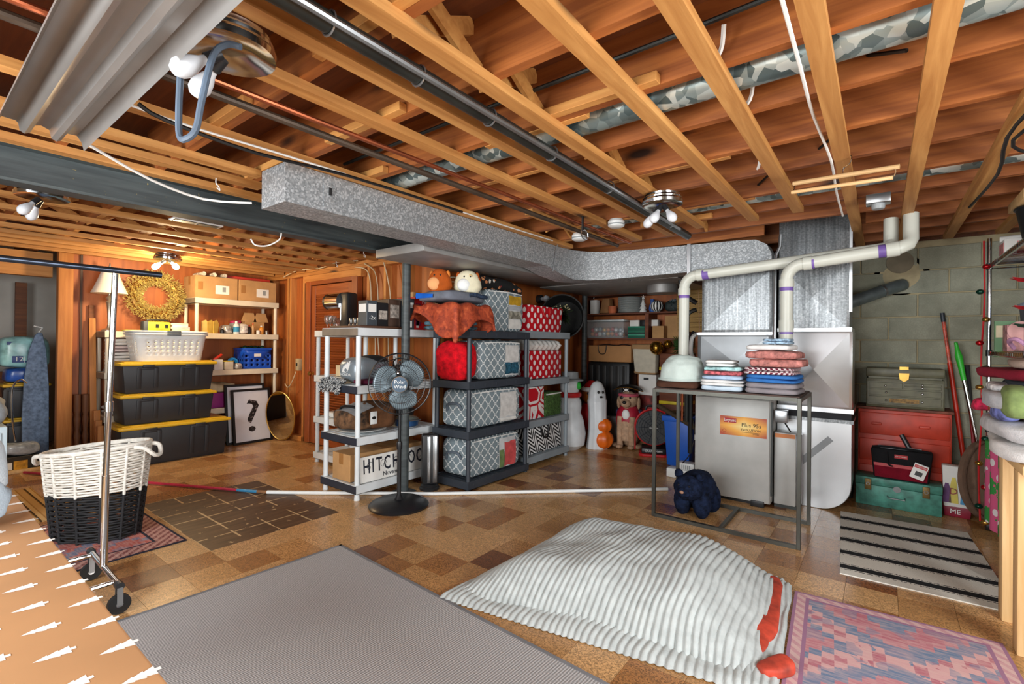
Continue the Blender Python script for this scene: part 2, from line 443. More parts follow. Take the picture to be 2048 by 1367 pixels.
bm0_ = MB().box(0, CL-.011, 0, .03, 0, .13).mesh('block', bevel=.004, seg=1); bm0_.materials.append(bk.m)
for i in range(-2, 5):
    if -1.0 < .055+i*CL < 1.6: link('block', bm0_, None, wb, (.055+i*CL-.21, 5.645, .002))
for c_ in range(0, 10):
    z = .143+c_*CH
    off = -.155 if c_ % 2 == 1 else .055
    for i in range(-2, 5):
        x = off+i*CL
        if x < -1.0 or x+CL > 2.02: continue
        link('block', bm_, None, wb, (x, 5.645, z))
MB().lathe([(0, 0), (.11, 0), (.16, -.004), (.2, -.004)], 24, sx=1, sy=.9).build('mortar_patch', MATS['mortar'], wb, (.14, 5.643, 1.98), (pi/2, 0, 0))
MB().lathe([(0, .002), (.085, .004), (.1, .009), (.1, -.004)], 24).build('old_flue_cap', M('mortar_dark', (128, 118, 98), .9), wb, (.13, 5.643, 2.1), (pi/2, 0, 0))
plain_block = M('plain_block', (150, 148, 132), .9, bump=.2)
MB().box(2.0, 2.1, -1.7, 5.66, 0, 2.5).build('wall_right', plain_block, smooth=False, kind='structure')
MB().box(-8.6, 2.1, -1.8, -1.7, 0, 2.5).build('wall_rear', plain_block, smooth=False, kind='structure')
def window(n, x0, x1, y0, y1, z0, z1, ax):  # unseen windows, added to go with the two area lights
    w = thing('window_%d' % n, None, None, ((x0+x1)/2, (y0+y1)/2, z0)); w['kind'] = 'structure'
    mx, my = (x0+x1)/2, (y0+y1)/2
    for a, b, c, d, e, f_ in ((x0, x1, y0, y1, z0, z0+.05), (x0, x1, y0, y1, z1-.05, z1)):
        MB().box(a-mx, b-mx, c-my, d-my, e-z0, f_-z0).build('window_frame', MATS['white'], w, bevel=.004)
    MB().box(x0-mx+.012, x1-mx-.012, y0-my+.012, y1-my-.012, .05, z1-z0-.05).build('pane', M('window_glass', (190, 205, 215), .1), w)
window(1, -3.2, 0, -1.7, -1.66, .7, 2.2, 0)
window(2, 1.96, 2.0, 0, 2.0, .7, 2.0, 1)
# panel wall post, alcove timbers
po = MB().box(-.055, .055, -.06, .06, 0, 2.27).build('trim_1', w_stud, None, (-7.0, 1.16, 0), bevel=.004, kind='structure')
hd = MB().box(-.12, 0, -1.9, 0, 0, .26).build('trim_2', wood('header_wood', (190, 122, 56), (226, 164, 92), 1), None, (-7.25, 1.1, 2.0), smooth=False, kind='structure')
MB().box(-.03, .03, -.05, .05, 0, 2.0).build('trim_3', w_dark, None, (-8.3, .98, 0), smooth=False, kind='structure')
MB().box(0, .02, 0, .02, 0, 2.27).build('trim_4', M('dark_trim', (70, 48, 34), .6), None, (-7.045, 1.29, 0), smooth=False, kind='structure')

# ---- ceiling: joists, strapping, nailers, bridging, beam
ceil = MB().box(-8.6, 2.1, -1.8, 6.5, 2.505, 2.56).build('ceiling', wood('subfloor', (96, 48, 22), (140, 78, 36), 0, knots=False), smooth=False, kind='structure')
JZ = 2.27
def joist(x0, x1, y):
    MB().box(0, x1-x0, -.02, .02, 0, .235).build('joist', w_joist, ceil, (x0, y, JZ), smooth=False)
JY = [2.132+.4064*i for i in range(-9, 11)]
for y in JY:
    if 4.3 < y < 4.8:
        joist(-3.33, -.80, y); joist(-.1, 2.0, y)
    elif y > 5.6: joist(-3.6, 1.9, y)
    else: joist(-3.33, 2.0, y)
    joist(-7.05 if y > 1.2 else -8.5, -3.36, y + (.045 if y < 3.3 else 0)) if y < 3.4 else None
def strip(x, y0, y1, w=.064, z=2.235):
    MB().box(-w/2, w/2, 0, y1-y0, 0, JZ-z).build('strapping', w_strip, ceil, (x, y0, z), smooth=False)
for x, y1 in ((.436, 5.4), (.137, 5.3), (-.158, 5.5), (-.455, 3.78), (-.745, 3.86), (-1.125, 3.86), (-1.40, 3.98), (-1.70, 4.02), (-2.37, 3.98), (-2.775, 1.26), (-2.98, 1.36), (-3.22, 1.5), (.75, 5.4), (1.06, 5.4), (1.37, 5.4), (1.7, 5.4)):
    strip(x, -1.65, y1)
strip(-1.98, 2.75, 3.98)
for x in (-4.12, -4.50, -4.92, -5.32, -5.70, -6.02, -6.27, -6.56, -6.85): strip(x, -1.65 if x > -6.9 else 1.2, 3.32, .06)
nl = MB().box(-.55, 0, -.02, .02, 0, .036).mesh('nailer', bevel=.002, seg=1); nl.materials.append(w_block)
def near(y): return min(JY, key=lambda q: abs(q-y))
for x, y, z in ((-.96, .93, 2.235), (-1.56, 1.30, 2.235), (-.975, 1.7, 2.235), (-.643, 1.72, 2.235), (-.61, 2.5, 2.235), (-.93, 2.53, 2.235), (-.652, 3.3, 2.235), (-2.02, 1.0, 2.235), (-1.478, 2.1, 2.235), (-1.87, 3.7, 2.235), (-1.417, 3.5, 2.235), (-1.0, 3.72, 2.235), (-2.5, 1.3, 2.235), (-2.2, 1.72, 2.235)):
    y = near(y); o = link('nailer', nl, None, ceil, (x, y+.041*(1 if int(x*100) % 2 else -1), JZ-.002))
for i, (x, y) in enumerate(((-4.3, .9), (-4.8, 1.3), (-5.2, 1.72), (-4.6, 2.13), (-5.6, 2.5), (-4.4, 2.9), (-5.9, 1.3), (-5.5, .9), (-6.2, 2.1), (-5.0, 2.95), (-6.1, 1.7), (-4.2, 1.72), (-4.9, .5))):
    link('nailer', nl, None, ceil, (x, near(y)+.086, JZ-.002))
br = MB().bar((0, -.183, .02), (0, .183, .215), .06, .018, up=(1, 0, 0)).mesh('bridging', smooth=False); br.materials.append(w_block)
br2 = MB().bar((.045, .183, .02), (.045, -.183, .215), .06, .018, up=(1, 0, 0)).mesh('bridging', smooth=False); br2.materials.append(w_block)
for a, b in zip(JY[:-1], JY[1:]):
    if b < 4.3 and a > -1.2:
        for x in (-1.2,) + ((-5.2,) if b < 3.4 else ()):
            yy = (a+b)/2 + (.045 if x < -4 else 0)
            if x > -2 and abs((a+b)/2-1.93) < .05: x = -2.95      # the branch ducts fill these two bays
            if x > -2 and abs((a+b)/2-3.55) < .05: x = -2.25
            link('bridging', br, None, ceil, (x, yy, JZ)); link('bridging', br2, None, ceil, (x, yy, JZ))
bmt = NT('painted_steel')
n = bmt.noise(bmt.map((3, 1, 14)), 2, 4); dr = bmt.noise(bmt.map((1, 30, 2)), 1.5, 3)
c = bmt.ramp(n, [(.3, (42, 48, 50)), (.75, (74, 82, 82))]); sp = bmt.m_('GREATER_THAN', bmt.noise(sc=55, det=2), .71)
c = bmt.mix(bmt.m_('MULTIPLY', sp, bmt.m_('GREATER_THAN', dr, .55)), c, (150, 132, 70)); bmt.fin(c, .5)
bp = [(-.06, 0), (.06, 0), (.06, .014), (.008, .018), (.008, .172), (.06, .176), (.06, .19), (-.06, .19), (-.06, .176), (-.008, .172), (-.008, .018), (-.06, .014)]
beam = MB().prism(bp, 1, -1.65, 5.6).build('steel_beam', bmt.m, None, (-3.345, 0, 2.07), smooth=False, label='long dark painted steel beam under the ceiling joists', cat='beam')
MB().box(-3.43, -3.26, -1.65, 3.3, 2.262, 2.2685).build('sill_plate', w_dark, ceil, smooth=False)
col = thing('support_column', 'dark round steel column standing beside the pedestal fan', 'column', (-3.345, 2.80, 0))
MB().lathe([(.038, .012), (.038, 2.055)], 20).build('shaft', bmt.m, col)
MB().box(-.075, .075, -.075, .075, 0, .012).build('base_plate', bmt.m, col, bevel=.003)
MB().box(-.07, .07, -.07, .07, 2.055, 2.068).build('cap_plate', bmt.m, col, bevel=.003)
col2 = copy_tree(col, loc=(-3.30, 5.95, 0), label='dark round steel column standing in the corner behind the black plant basket')
# ================================================================ CEILING FITTINGS, DUCTS, PIPES
gz = NT('galvanised')
vv = gz.voro(sc=110, out='Color'); sp = gz.n('ShaderNodeSeparateColor'); gz.put(sp.inputs[0], vv)
gz.fin(gz.ramp(sp.outputs[0], [(.1, (132, 136, 138)), (.6, (154, 158, 160)), (.97, (188, 191, 193))]), gz.m_('MULTIPLY_ADD', sp.outputs[1], .15, .42), .4)
GALV = gz.m
gs = NT('galvanised_streaked')
a = gs.noise(gs.map((60, 60, 1.2)), 1.0, 4, .6); b = gs.noise(sc=70, det=3)
gs.fin(gs.ramp(gs.m_('MULTIPLY_ADD', b, .45, gs.m_('MULTIPLY', a, .6)), [(.36, (92, 96, 98)), (.55, (136, 140, 142)), (.72, (180, 183, 184))]), .38, .65)
GALVS = gs.m
gc = NT('spangle')
vv = gc.voro(sc=26, out='Color'); sp = gc.n('ShaderNodeSeparateColor'); gc.put(sp.inputs[0], vv)
gc.fin(gc.ramp(sp.outputs[0], [(.1, (92, 110, 112)), (.55, (146, 164, 164)), (.95, (214, 226, 222))]), .4, .6)
SPANG = gc.m
SHEET = M('sheet_metal', (206, 209, 212), .28, .85, var=.06, vs=3)
DUSTY = M('dull_sheet', (150, 148, 145), .5, .55, var=.08)
# supply duct: run along the ceiling, bend and crossing to the furnace
dk = thing('supply_duct', 'galvanised sheet-metal supply duct with a bend, hung below the joists', 'duct', (-2.4, 1.2, 0))
path = [(-2.40, 1.22, 2.03), (-2.40, 2.0, 2.03), (-2.40, 3.62, 2.03)]
bend = [(-2.40, 3.62, 2.03), (-2.40, 3.85, 1.985), (-2.375, 4.05, 1.95), (-2.30, 4.19, 1.95), (-2.18, 4.29, 1.957), (-1.96, 4.34, 1.967)]
run = [(-1.96, 4.34, 1.967), (-1.45, 4.42, 1.985), (-.98, 4.475, 1.998)]
def duct_seg(name, P, off, top=2.232):
    m = MB(); n = len(P); rows = []
    for i, (x, y, z) in enumerate(P):
        a = Vector(P[max(i-1, 0)]); b = Vector(P[min(i+1, n-1)]); t = (b-a); t.z = 0; t.normalize()
        nrm = Vector((-t.y, t.x, 0))*off
        q = Vector((x, y, 0))+nrm
        rows.append([(x+2.4, y-1.2, z), (q.x+2.4, q.y-1.2, z), (q.x+2.4, q.y-1.2, top), (x+2.4, y-1.2, top)])
    vs = [p for r in rows for p in r]; fs = [(0, 1, 2, 3), tuple(4*(n-1)+k for k in (3, 2, 1, 0))]
    for i in range(n-1):
        for k in range(4): fs.append((4*i+k, 4*i+(k+1) % 4, 4*i+4+(k+1) % 4, 4*i+4+k))
    m.add(vs, fs)
    return m.build(name, GALV, dk, ang=40)
duct_seg('straight_run', path, .25); duct_seg('bend', bend, .25); duct_seg('crossing', run, .25)
e = MB().add([(x+2.4, y-1.2, z) for x, y, z in [(-.98, 4.475, 1.998), (-.73, 4.51, 2.005), (-.73, 4.75, 2.005), (-.98, 4.72, 1.998), (-.98, 4.475, 2.232), (-.85, 4.49, 2.225), (-.77, 4.505, 2.18), (-.735, 4.51, 2.1), (-.735, 4.75, 2.1), (-.77, 4.745, 2.18), (-.85, 4.735, 2.225), (-.98, 4.72, 2.232)]],
             [(0, 1, 7, 6, 5, 4), (3, 11, 10, 9, 8, 2), (0, 3, 2, 1), (4, 5, 10, 11), (5, 6, 9, 10), (6, 7, 8, 9), (7, 1, 2, 8), (0, 4, 11, 3)]).build('end_cap', GALV, dk, ang=50)
for y in (1.43, 3.3):
    MB().box(0.0, .004, y-1.2, y-1.2+.045, 2.03, 2.232).build('seam', GALV, dk)
MB().box(-.005, .012, 1.52-1.2-.06, 1.535-1.2-.06, 2.12, 2.16).build('damper_handle', MATS['black_plastic'], dk)
MB().cyl((.004, 3.72-1.2, 1.99), (.03, 3.75-1.2, 2.235), .005, 6).build('hanger_strap', MATS['steel'], dk)
MB().box(1.0, 1.03, 3.205, 3.225, 1.97, 2.24).build('hanger_strap', SHEET, dk)
# wide return trunk behind it
rt = thing('return_duct', 'wide flat return duct behind the supply duct, above the black shelving unit', 'duct', (-2.9, 2.4, 0))
MB().box(-.35, .22, .0, 2.36, 2.0, 2.067).build('trunk', DUSTY, rt, bevel=.004)
MB().box(-.35, 1.3, 2.36, 3.5, 1.99, 2.22).build('cross_trunk', DUSTY, rt, bevel=.004)
MB().tube([(.95, 2.9, 1.99), (.95, 2.9, 1.90)], .17, 24).build('round_collar', DUSTY, rt)

# furnace
fb = M('furnace_enamel', (176, 176, 172), .42, .1, var=.05)
fu = thing('furnace', 'grey enamelled furnace cabinet with an orange label and coil box above', 'furnace', (-1.31, 4.37, 0))
MB().box(0, .60, .02, .72, .03, .88).build('cabinet', fb, fu, bevel=.006)
MB().box(.005, .595, 0, .022, .035, .875).build('front_panel', fb, fu, bevel=.006)
MB().box(.05, .55, .05, .68, 0, .03).build('plinth', MATS['black'], fu)
MB().box(.60, .612, .02, .06, .1, .86).build('edge_channel', MATS['dark_metal'], fu)
MB().box(.46, .56, -.012, .05, .0, .05).build('drain_trap', MATS['black_plastic'], fu, bevel=.005)
def xface(x0, x1, z0, z1, y, d=.018, mat=SHEET):
    """sheet panel with a cross break (shallow pyramid) on a face that looks along -Y"""
    m = MB(); cx_, cz_ = (x0+x1)/2, (z0+z1)/2
    m.add([(x0, y, z0), (x1, y, z0), (x1, y, z1), (x0, y, z1), (cx_, y-d, cz_)], [(0, 1, 4), (1, 2, 4), (2, 3, 4), (3, 0, 4)])
    return m
COIL = M('coil_sheet', (132, 135, 137), .38, .7, var=.08, vs=3)
MB().box(.0, .59, .07, .66, .88, 1.43).build('coil_box', COIL, fu, bevel=.004)
xface(.03, .57, .98, 1.4, .069).build('cross_break_panel', COIL, fu, ang=2)
for z in (1.415, .95): MB().box(-.008, .598, .06, .075, z, z+.022).build('flange', SHEET, fu)
MB().box(.03, .59, .09, .66, 1.43, 1.985).build('plenum', GALVS, fu, bevel=.003)
xface(.05, .57, 1.46, 1.95, .089, .014).build('cross_break_panel', GALVS, fu, ang=2)
lab = NT('label_orange'); z_ = lab.sep()
d_ = lab.m_('ADD', lab.m_('ABSOLUTE', lab.m_('SUBTRACT', z_[0], .19)), lab.m_('MULTIPLY', lab.m_('ABSOLUTE', lab.m_('SUBTRACT', z_[2], .08)), 2.2))
lab.fin(lab.ramp(d_, [(.02, (250, 222, 140)), (.15, (240, 170, 60)), (.32, (176, 70, 36))]), .4)
L = MB().box(0, .36, -.003, 0, 0, .16).build('label_plate', lab.m, fu, (.215, 0, .565))
MB().box(.03, .13, -.0045, -.003, .105, .145).build('brand_patch', M('label_red', (168, 22, 30), .5), L)
text('bryant', .036, MATS['white'], L, (.08, -.005, .126), FY)
dkb = M('ink', (24, 22, 20), .6)
text('Plus 95s', .046, dkb, L, (.245, -.0042, .095), FY)
text('EVOLUTION', .027, dkb, L, (.24, -.0042, .055), FY)
MB().box(.17, .31, -.0042, -.003, .034, .037).build('rule', dkb, L)
text('SYSTEM', .014, dkb, L, (.28, -.0042, .024), FY)
MB().torus((.035, -.004, .035), .013, .002, 16, 5, 1).build('emblem', M('label_red2', (190, 80, 40), .5), L)
# filter box and return drop
rd = thing('return_drop', 'shiny sheet-metal return air drop with a rounded boot beside the furnace', 'duct', (-.70, 4.65, 0))
MB().box(0, .50, 0, .45, 1.46, 2.44).build('upper_duct', GALVS, rd, bevel=.004)
xface(.02, .48, 1.48, 1.98, -.001, .012).build('cross_break_panel', GALVS, rd, ang=2)
MB().box(-.005, .515, -.012, .46, 1.445, 1.475).build('flange', SHEET, rd)
MB().box(.0, .52, .005, .45, .815, 1.445).build('middle_duct', SHEET, rd, bevel=.004)
xface(.02, .50, .84, 1.43, .004, .04).build('cross_break_panel', SHEET, rd, ang=2)
MB().box(-.005, .53, -.01, .46, .79, .825).build('flange', SHEET, rd)
MB().box(.01, .515, .01, .44, .735, .792).build('canvas_collar', M('black_canvas', (44, 48, 54), .7), rd)
bt = [(-.005, .0), (.30, .0)] + [(.30+.22*sin(R_(t)), .22-.22*cos(R_(t))) for t in range(10, 91, 10)] + [(.52, .735), (-.005, .735)]
MB().prism(bt, 1, 0, .45).build('boot', M('boot_sheet', (198, 201, 203), .33, .75, var=.05, vs=2), rd, bevel=.004, seg=1)
MB().bar((.02, -.002, .2), (.38, -.002, .58), .05, .003, up=(0, 1, 0)).build('diagonal_rib', COIL, rd)  # bar laid on in place of the diagonal reflection in the boot sheet
MB().box(-.004, .53, -.012, .46, .71, .738).build('flange', GALVS, rd)
MB().box(.495, .515, -.006, 0, 1.6, 2.35).build('corner_bead', SHEET, rd)
fx = thing('filter_cabinet', 'narrow grey air filter cabinet between the furnace and the return boot', 'filter box', (-.695, 4.46, 0))
MB().box(.0, .155, 0, .17, .03, .615).build('housing', fb, fx, bevel=.005)
MB().box(.155, .185, .02, .17, .03, .60).build('filter_door', SHEET, fx, bevel=.003)
MB().box(.005, .15, -.003, .0, .575, .608).build('warning_strip', M('warning', (200, 120, 60), .5), fx)
MB().box(-.0, .18, .02, .18, .0, .03).build('feet', MATS['dark_metal'], fx)
ib = thing('junction_box', 'small grey junction box on the side of the furnace', 'electrical box', (-.688, 4.42, .70))
MB().box(0, .09, 0, .08, 0, .1).build('box', MATS['steel'], ib, bevel=.004)
MB().tube(smoothpts([(.07, .03, .0), (.1, .03, -.05), (.11, .04, -.07)]), .006, 6).build('cable', MATS['black'], ib)
mv = MB()
mv.tube([(-.69, 4.40, 1.0), (-.69, 4.40, 1.98), (-.685, 4.41, 2.06), (-.66, 4.42, 2.13), (-.655, 4.42, 2.23)], .013, 8)
mv.build('conduit', MATS['steel'], label='thin steel conduit standing in front of the furnace plenum', cat='conduit')

# PVC vent pipes
PV = M('pvc', (210, 212, 200), .38, var=.04, vs=3); PUR = M('purple_primer', (120, 92, 168), .5)
def pvc(label, pts, couplings, rings):
    t = thing('vent_pipe', label, 'pipe', pts[0])
    o = Vector(pts[0])
    MB().tube([Vector(p)-o for p in pts], .044, 18).build('pipe', PV, t)
    for a, b in couplings: MB().tube([Vector(a)-o, Vector(b)-o], .051, 18).build('coupling', PV, t)
    for a, b in rings: MB().tube([Vector(a)-o, Vector(b)-o], .0455, 18).build('primer_ring', PUR, t)
y1 = 4.20
pvc('white plastic vent pipe rising behind the pale cap and crossing the furnace plenum', [(-1.38, 4.27, .95), (-1.38, 4.27, 1.82)]+[(-1.38+.11-.11*cos(R_(a)), 4.27, 1.82+.11*sin(R_(a))) for a in range(15, 91, 15)]+[(-.02, 4.265, 2.01), (.02, 4.27, 2.015), (.045, 4.30, 2.03), (.05, 4.34, 2.06), (.05, 4.36, 2.12), (.05, 4.37, 2.24)],
    [((-1.38, 4.27, 1.76), (-1.38, 4.27, 1.82)), ((-1.27, 4.27, 1.93), (-1.22, 4.27, 1.931))], [((-1.38, 4.27, 1.735), (-1.38, 4.27, 1.762)), ((-1.222, 4.27, 1.931), (-1.17, 4.27, 1.933))])
pvc('white plastic vent pipe rising behind the folded towels beside the return duct', [(-.575, 4.17, 1.0), (-.575, 4.17, 1.83)]+[(-.575+.11-.11*cos(R_(a)), 4.17, 1.83+.11*sin(R_(a))) for a in range(15, 91, 15)]+[(.02, 4.17, 1.985), (.09, 4.175, 1.995), (.14, 4.20, 2.02), (.155, 4.24, 2.06), (.155, 4.26, 2.12), (.155, 4.27, 2.24)],
    [((-.575, 4.17, 1.77), (-.575, 4.17, 1.83)), ((-.465, 4.17, 1.94), (-.41, 4.17, 1.942)), ((-.575, 4.17, 1.43), (-.575, 4.17, 1.52)), ((.02, 4.17, 1.985), (.09, 4.175, 1.993))], [((-.575, 4.17, 1.742), (-.575, 4.17, 1.772)), ((-.412, 4.17, 1.942), (-.395, 4.17, 1.943)), ((-.02, 4.17, 1.982), (.022, 4.17, 1.984)), ((-.575, 4.17, 1.415), (-.575, 4.17, 1.43))])
fp = thing('flue_pipe', 'dark galvanised flue pipe sloping up into the block wall', 'pipe', (-.25, 5.35, 1.72))
MB().tube([(0, 0, 0), (.33, .2, .145), (.40, .29, .175)], .055, 18).build('pipe', M('flue_metal', (124, 136, 138), .4, .6, var=.2), fp)
MB().tube([(.25, .152, .11), (.265, .161, .1165)], .058, 18).build('seam_ring', MATS['steel'], fp)
# refrigerant lines by the furnace
rl = thing('refrigerant_lines', 'pair of copper and insulated lines running up beside the furnace plenum', 'pipe', (-1.50, 4.62, 0))
MB().tube(smoothpts([(0, 0, .6), (0, 0, 1.5), (.0, 0, 1.7), (.03, 0, 1.85), (.0, 0, 1.965)]), .011, 8).build('copper_line', M('copper', (186, 104, 70), .35, .9), rl)
MB().tube(smoothpts([(.04, 0, .6), (.04, 0, 1.5), (.05, 0, 1.62), (.12, .02, 1.66)]), .02, 8).build('insulated_line', MATS['dark_metal'], rl)
MB().tube(smoothpts([(.07, .02, .3), (.07, .02, 1.0), (.07, .02, 1.35), (.1, .03, 1.45)]), .022, 8).build('insulation_sleeve', MATS['black'], rl)
MB().tube(smoothpts([(.12, .02, 1.72), (.06, 0, 1.76), (.0, -.02, 1.82), (-.02, -.02, 1.94)]), .022, 8).build('insulation_sleeve', MATS['black'], rl)
tr = thing('drain_trap_pipe', 'small white plastic drain trap on the side of the coil box', 'pipe', (-1.34, 4.5, 1.0))
MB().tube(smoothpts([(.0, 0, .42), (-.03, 0, .4), (-.045, 0, .35), (-.045, 0, .25), (-.02, 0, .2), (0, 0, .15)]), .018, 10).build('pipe', MATS['white_plastic'], tr)

# round pipes and lines slung below the joists
def sling(name, label, cat, pts, r, mat, n=12, group=None):
    return MB().tube(smoothpts(pts, 3), r, n).build(name, mat, label=label, cat=cat, group=group)
pp = thing('drain_pipe', 'thick dark iron drain pipe slung between the ceiling strapping', 'pipe', (-1.24, 0, 2.218))
MB().tube([(.0, -.8, 0), (0, 1.5, 0), (-.01, 3.95, -.01)], .03, 14).build('pipe', M('iron_pipe', (64, 66, 62), .4, .7, var=.2), pp)
for y in (.75, 1.08, 1.45, 1.9, 2.5, 3.1, 3.5): MB().torus((0, y, .0), .034, .0035, 16, 5, 1).build('hanger_wire', MATS['steel'], pp)
sling('conduit', 'bright thin conduit strapped along the dark drain pipe', 'conduit', [(-1.19, -.8, 2.2), (-1.192, 1.2, 2.195), (-1.2, 3.6, 2.19)], .011, MATS['steel'], 8)
sling('water_pipe', 'copper water pipe running along the ceiling beside dark iron pipe', 'pipe', [(-1.80, -.8, 2.205), (-1.80, 1.0, 2.205), (-1.72, 3.9, 2.2)], .011, MATS['copper'], 10)
sling('water_pipe', 'dull brown iron pipe running along the ceiling beside copper pipe', 'pipe', [(-1.90, -.8, 2.2), (-1.89, 1.2, 2.2), (-1.84, 3.9, 2.19)], .015, M('brown_iron', (82, 68, 56), .5, .5, var=.15), 10)
sling('branch_duct', 'round spangled branch duct hung between joists, running from the supply duct', 'duct', [(-2.55, 1.93, 2.31), (-2.2, 1.93, 2.345), (-1.0, 1.93, 2.345), (1.9, 1.93, 2.345)], .066, SPANG, 18)
sling('branch_duct', 'thin spangled branch duct between the joists over the striped mat', 'duct', [(-2.0, 3.55, 2.33), (-.5, 3.55, 2.34), (1.9, 3.55, 2.34)], .055, SPANG, 16)
sling('armoured_cable', 'ribbed grey armoured cable crossing between the ceiling joists', 'cable', [(-2.5, 1.62, 2.36), (-1.6, 1.62, 2.37), (-.6, 1.62, 2.37), (.5, 1.62, 2.4)], .009, MATS['dark_metal'], 8)
sling('cable', 'black cable drooping beside the white wire over the supply duct', 'cable', [(-2.2, .56, 2.2), (-2.2, .65, 2.17), (-2.22, 1.0, 2.16), (-2.27, 1.5, 2.21), (-2.29, 2.4, 2.222)], .008, MATS['black'], 6)
sling('cable', 'thin white wire running along the edge of the strapping over the supply duct', 'cable', [(-2.328, .56, 2.235), (-2.325, .8, 2.225), (-2.325, 1.4, 2.235), (-2.325, 2.8, 2.235), (-2.325, 3.6, 2.24)], .005, MATS['paper'], 6)
sling('cable', 'white wire drooping from the corrugated reflector to the end of the duct', 'cable', [(-2.62, .5, 2.13), (-2.75, .75, 2.08), (-2.82, 1.0, 2.06), (-2.72, 1.20, 2.07)], .006, MATS['paper'], 6)
sling('cable', 'white wire stapled along the strapping beside the wooden hanger', 'cable', [(-.215, 1.2, 2.25), (-.215, 1.8, 2.23), (-.225, 2.3, 2.26), (-.2, 2.8, 2.23), (-.215, 3.4, 2.23), (-.21, 3.9, 2.2)], .006, MATS['paper'], 6)
for i, (x, y) in enumerate(((-.43, 1.7), (-.42, 2.1), (-.5, 2.55), (-.55, 2.95))):
    MB().tube(smoothpts([(x-.14, y+.1, 2.33), (x-.06, y+.03, 2.285), (x, y-.02, 2.3), (x+.02, y-.06, 2.36)]), .008, 6).build('cable', MATS['paper'], label='short length of white cable looping through a ceiling joist', cat='cable', group='white cable loops in the joists')
for x0, y0 in ((-.05, 2.02), (-.3, 2.75), (-.62, 3.1)):
    MB().tube([(x0, y0+.10, 2.36), (x0+.11, y0, 2.29)] if y0 < 2.1 else [(x0, y0+.22, 2.33), (x0+.2, y0, 2.40)], .007, 6).build('cable', MATS['black'], label='short dark cable passing through holes in the ceiling joists', cat='cable', group='dark cables in the joists')
sling('cable', 'bundle of black cable tacked along the strapping above the wire rack', 'cable', [(.47, 1.2, 2.225), (.45, 2.4, 2.22), (.42, 2.9, 2.22), (.46, 3.4, 2.2), (.44, 4.2, 2.22)], .008, MATS['black'], 6)
sling('cable', 'black cable drooping in a loop from the strapping above the wire rack', 'cable', [(.62, 1.9, 2.25), (.52, 2.5, 2.2), (.43, 2.85, 2.19), (.5, 3.0, 2.17), (.62, 3.1, 2.2)], .007, MATS['black'], 6)

# smoke alarms, ceiling hook, hanger, outlet
for lab_, x, y in (('round white smoke alarm at the end of the strapping over the duct bend', -1.98, 3.47), ('round white smoke alarm between the strapping behind the metal clip', -1.60, 3.36)):
    t = thing('smoke_alarm', lab_, 'smoke alarm', (x, y, 2.195 if x < -1.8 else 2.23))
    MB().lathe([(.045, -.02), (.06, -.012), (.063, .02), (.05, .04)], 22).build('case', MATS['white_plastic'], t)
    MB().lathe([(.0625, -.006), (.0645, -.003), (.0645, .001), (.0625, .004)], 22).build('vent_slots', MATS['grey_plastic'], t)
ck = thing('snap_hook', 'metal snap hook hanging on a black strap from the strapping', 'hook', (-1.70, 3.05, 2.1))
MB().tube([(0, -.045, .0), (0, -.02, -.02), (0, .03, -.02), (0, .055, .0), (0, .05, .03), (0, .0, .045), (0, -.04, .03)], .005, 8, closed=True).build('clip', MATS['chrome'], ck)
MB().box(-.004, .004, -.035, -.015, .03, .135).build('strap', MATS['black'], ck)
hg = thing('trouser_hanger', 'wooden two-bar trouser hanger hooked on the ceiling strapping', 'hanger', (-.155, 2.83, 2.12), rz=R_(-12))
hw = wood('hanger_wood', (216, 172, 116), (240, 204, 150), 0, knots=False)
MB().cyl((-.22, 0, .05), (.22, 0, .02), .011, 10).build('bar', hw, hg)
MB().cyl((-.22, -.02, .0), (.2, -.02, -.03), .009, 10).build('bar', hw, hg)
for x, z in ((-.215, .02), (.205, -.005)): MB().tube([(x, 0, z+.03), (x+.004, -.01, z), (x, -.02, z-.02)], .0025, 6).build('side_wire', MATS['chrome'], hg)
MB().tube(smoothpts([(0, 0, .04), (.005, 0, .07), (.03, 0, .09), (.035, 0, .12), (.01, 0, .13)]), .003, 6).build('hook', MATS['chrome'], hg)
ob = thing('ceiling_outlet', 'grey metal ceiling outlet box with a plug beside the vent pipes', 'outlet', (-.02, 3.62, 2.15))
MB().box(-.06, .06, -.05, .05, .03, .085).build('box', MATS['steel'], ob, bevel=.006)
MB().lathe([(.03, 0), (.034, .01), (.034, .03)], 14).build('plug', MATS['grey_plastic'], ob)
vt = thing('ceiling_vent', 'white two-panel vent grille between the joists past the steel beam', 'vent', (-4.21, 1.45, 2.225))
MB().box(-.05, .05, -.17, .17, 0, .01).build('frame', MATS['white_plastic'], vt)
for y in (-.15, .01): MB().box(-.037, .037, y, y+.14, -.004, .001).build('grille', MATS['dark_metal'], vt)
for n_, (x, y, z) in enumerate(((-2.98, 1.12, 2.207), (-4.12, 2.9, 2.207), (-4.92, 3.1, 2.207))):
    MB().tube(smoothpts([(x, y, z+.03), (x, y, z), (x+.012, y+.01, z-.02), (x, y+.02, z-.035), (x-.012, y+.01, z-.02)]), .003, 6).build('wire_hook', MATS['white_plastic'], label='bent white wire hook screwed into the ceiling strapping', cat='hook', group='wire hooks in the strapping')
MB().tube(smoothpts([(-3.31, 1.66, 2.071), (-3.3, 1.64, 2.02), (-3.32, 1.57, 1.97), (-3.34, 1.5, 1.965), (-3.34, 1.47, 2.0)]), .005, 6).build('wire_hook', MATS['paper'], label='loose white cable end curling down under the steel beam', cat='cable')

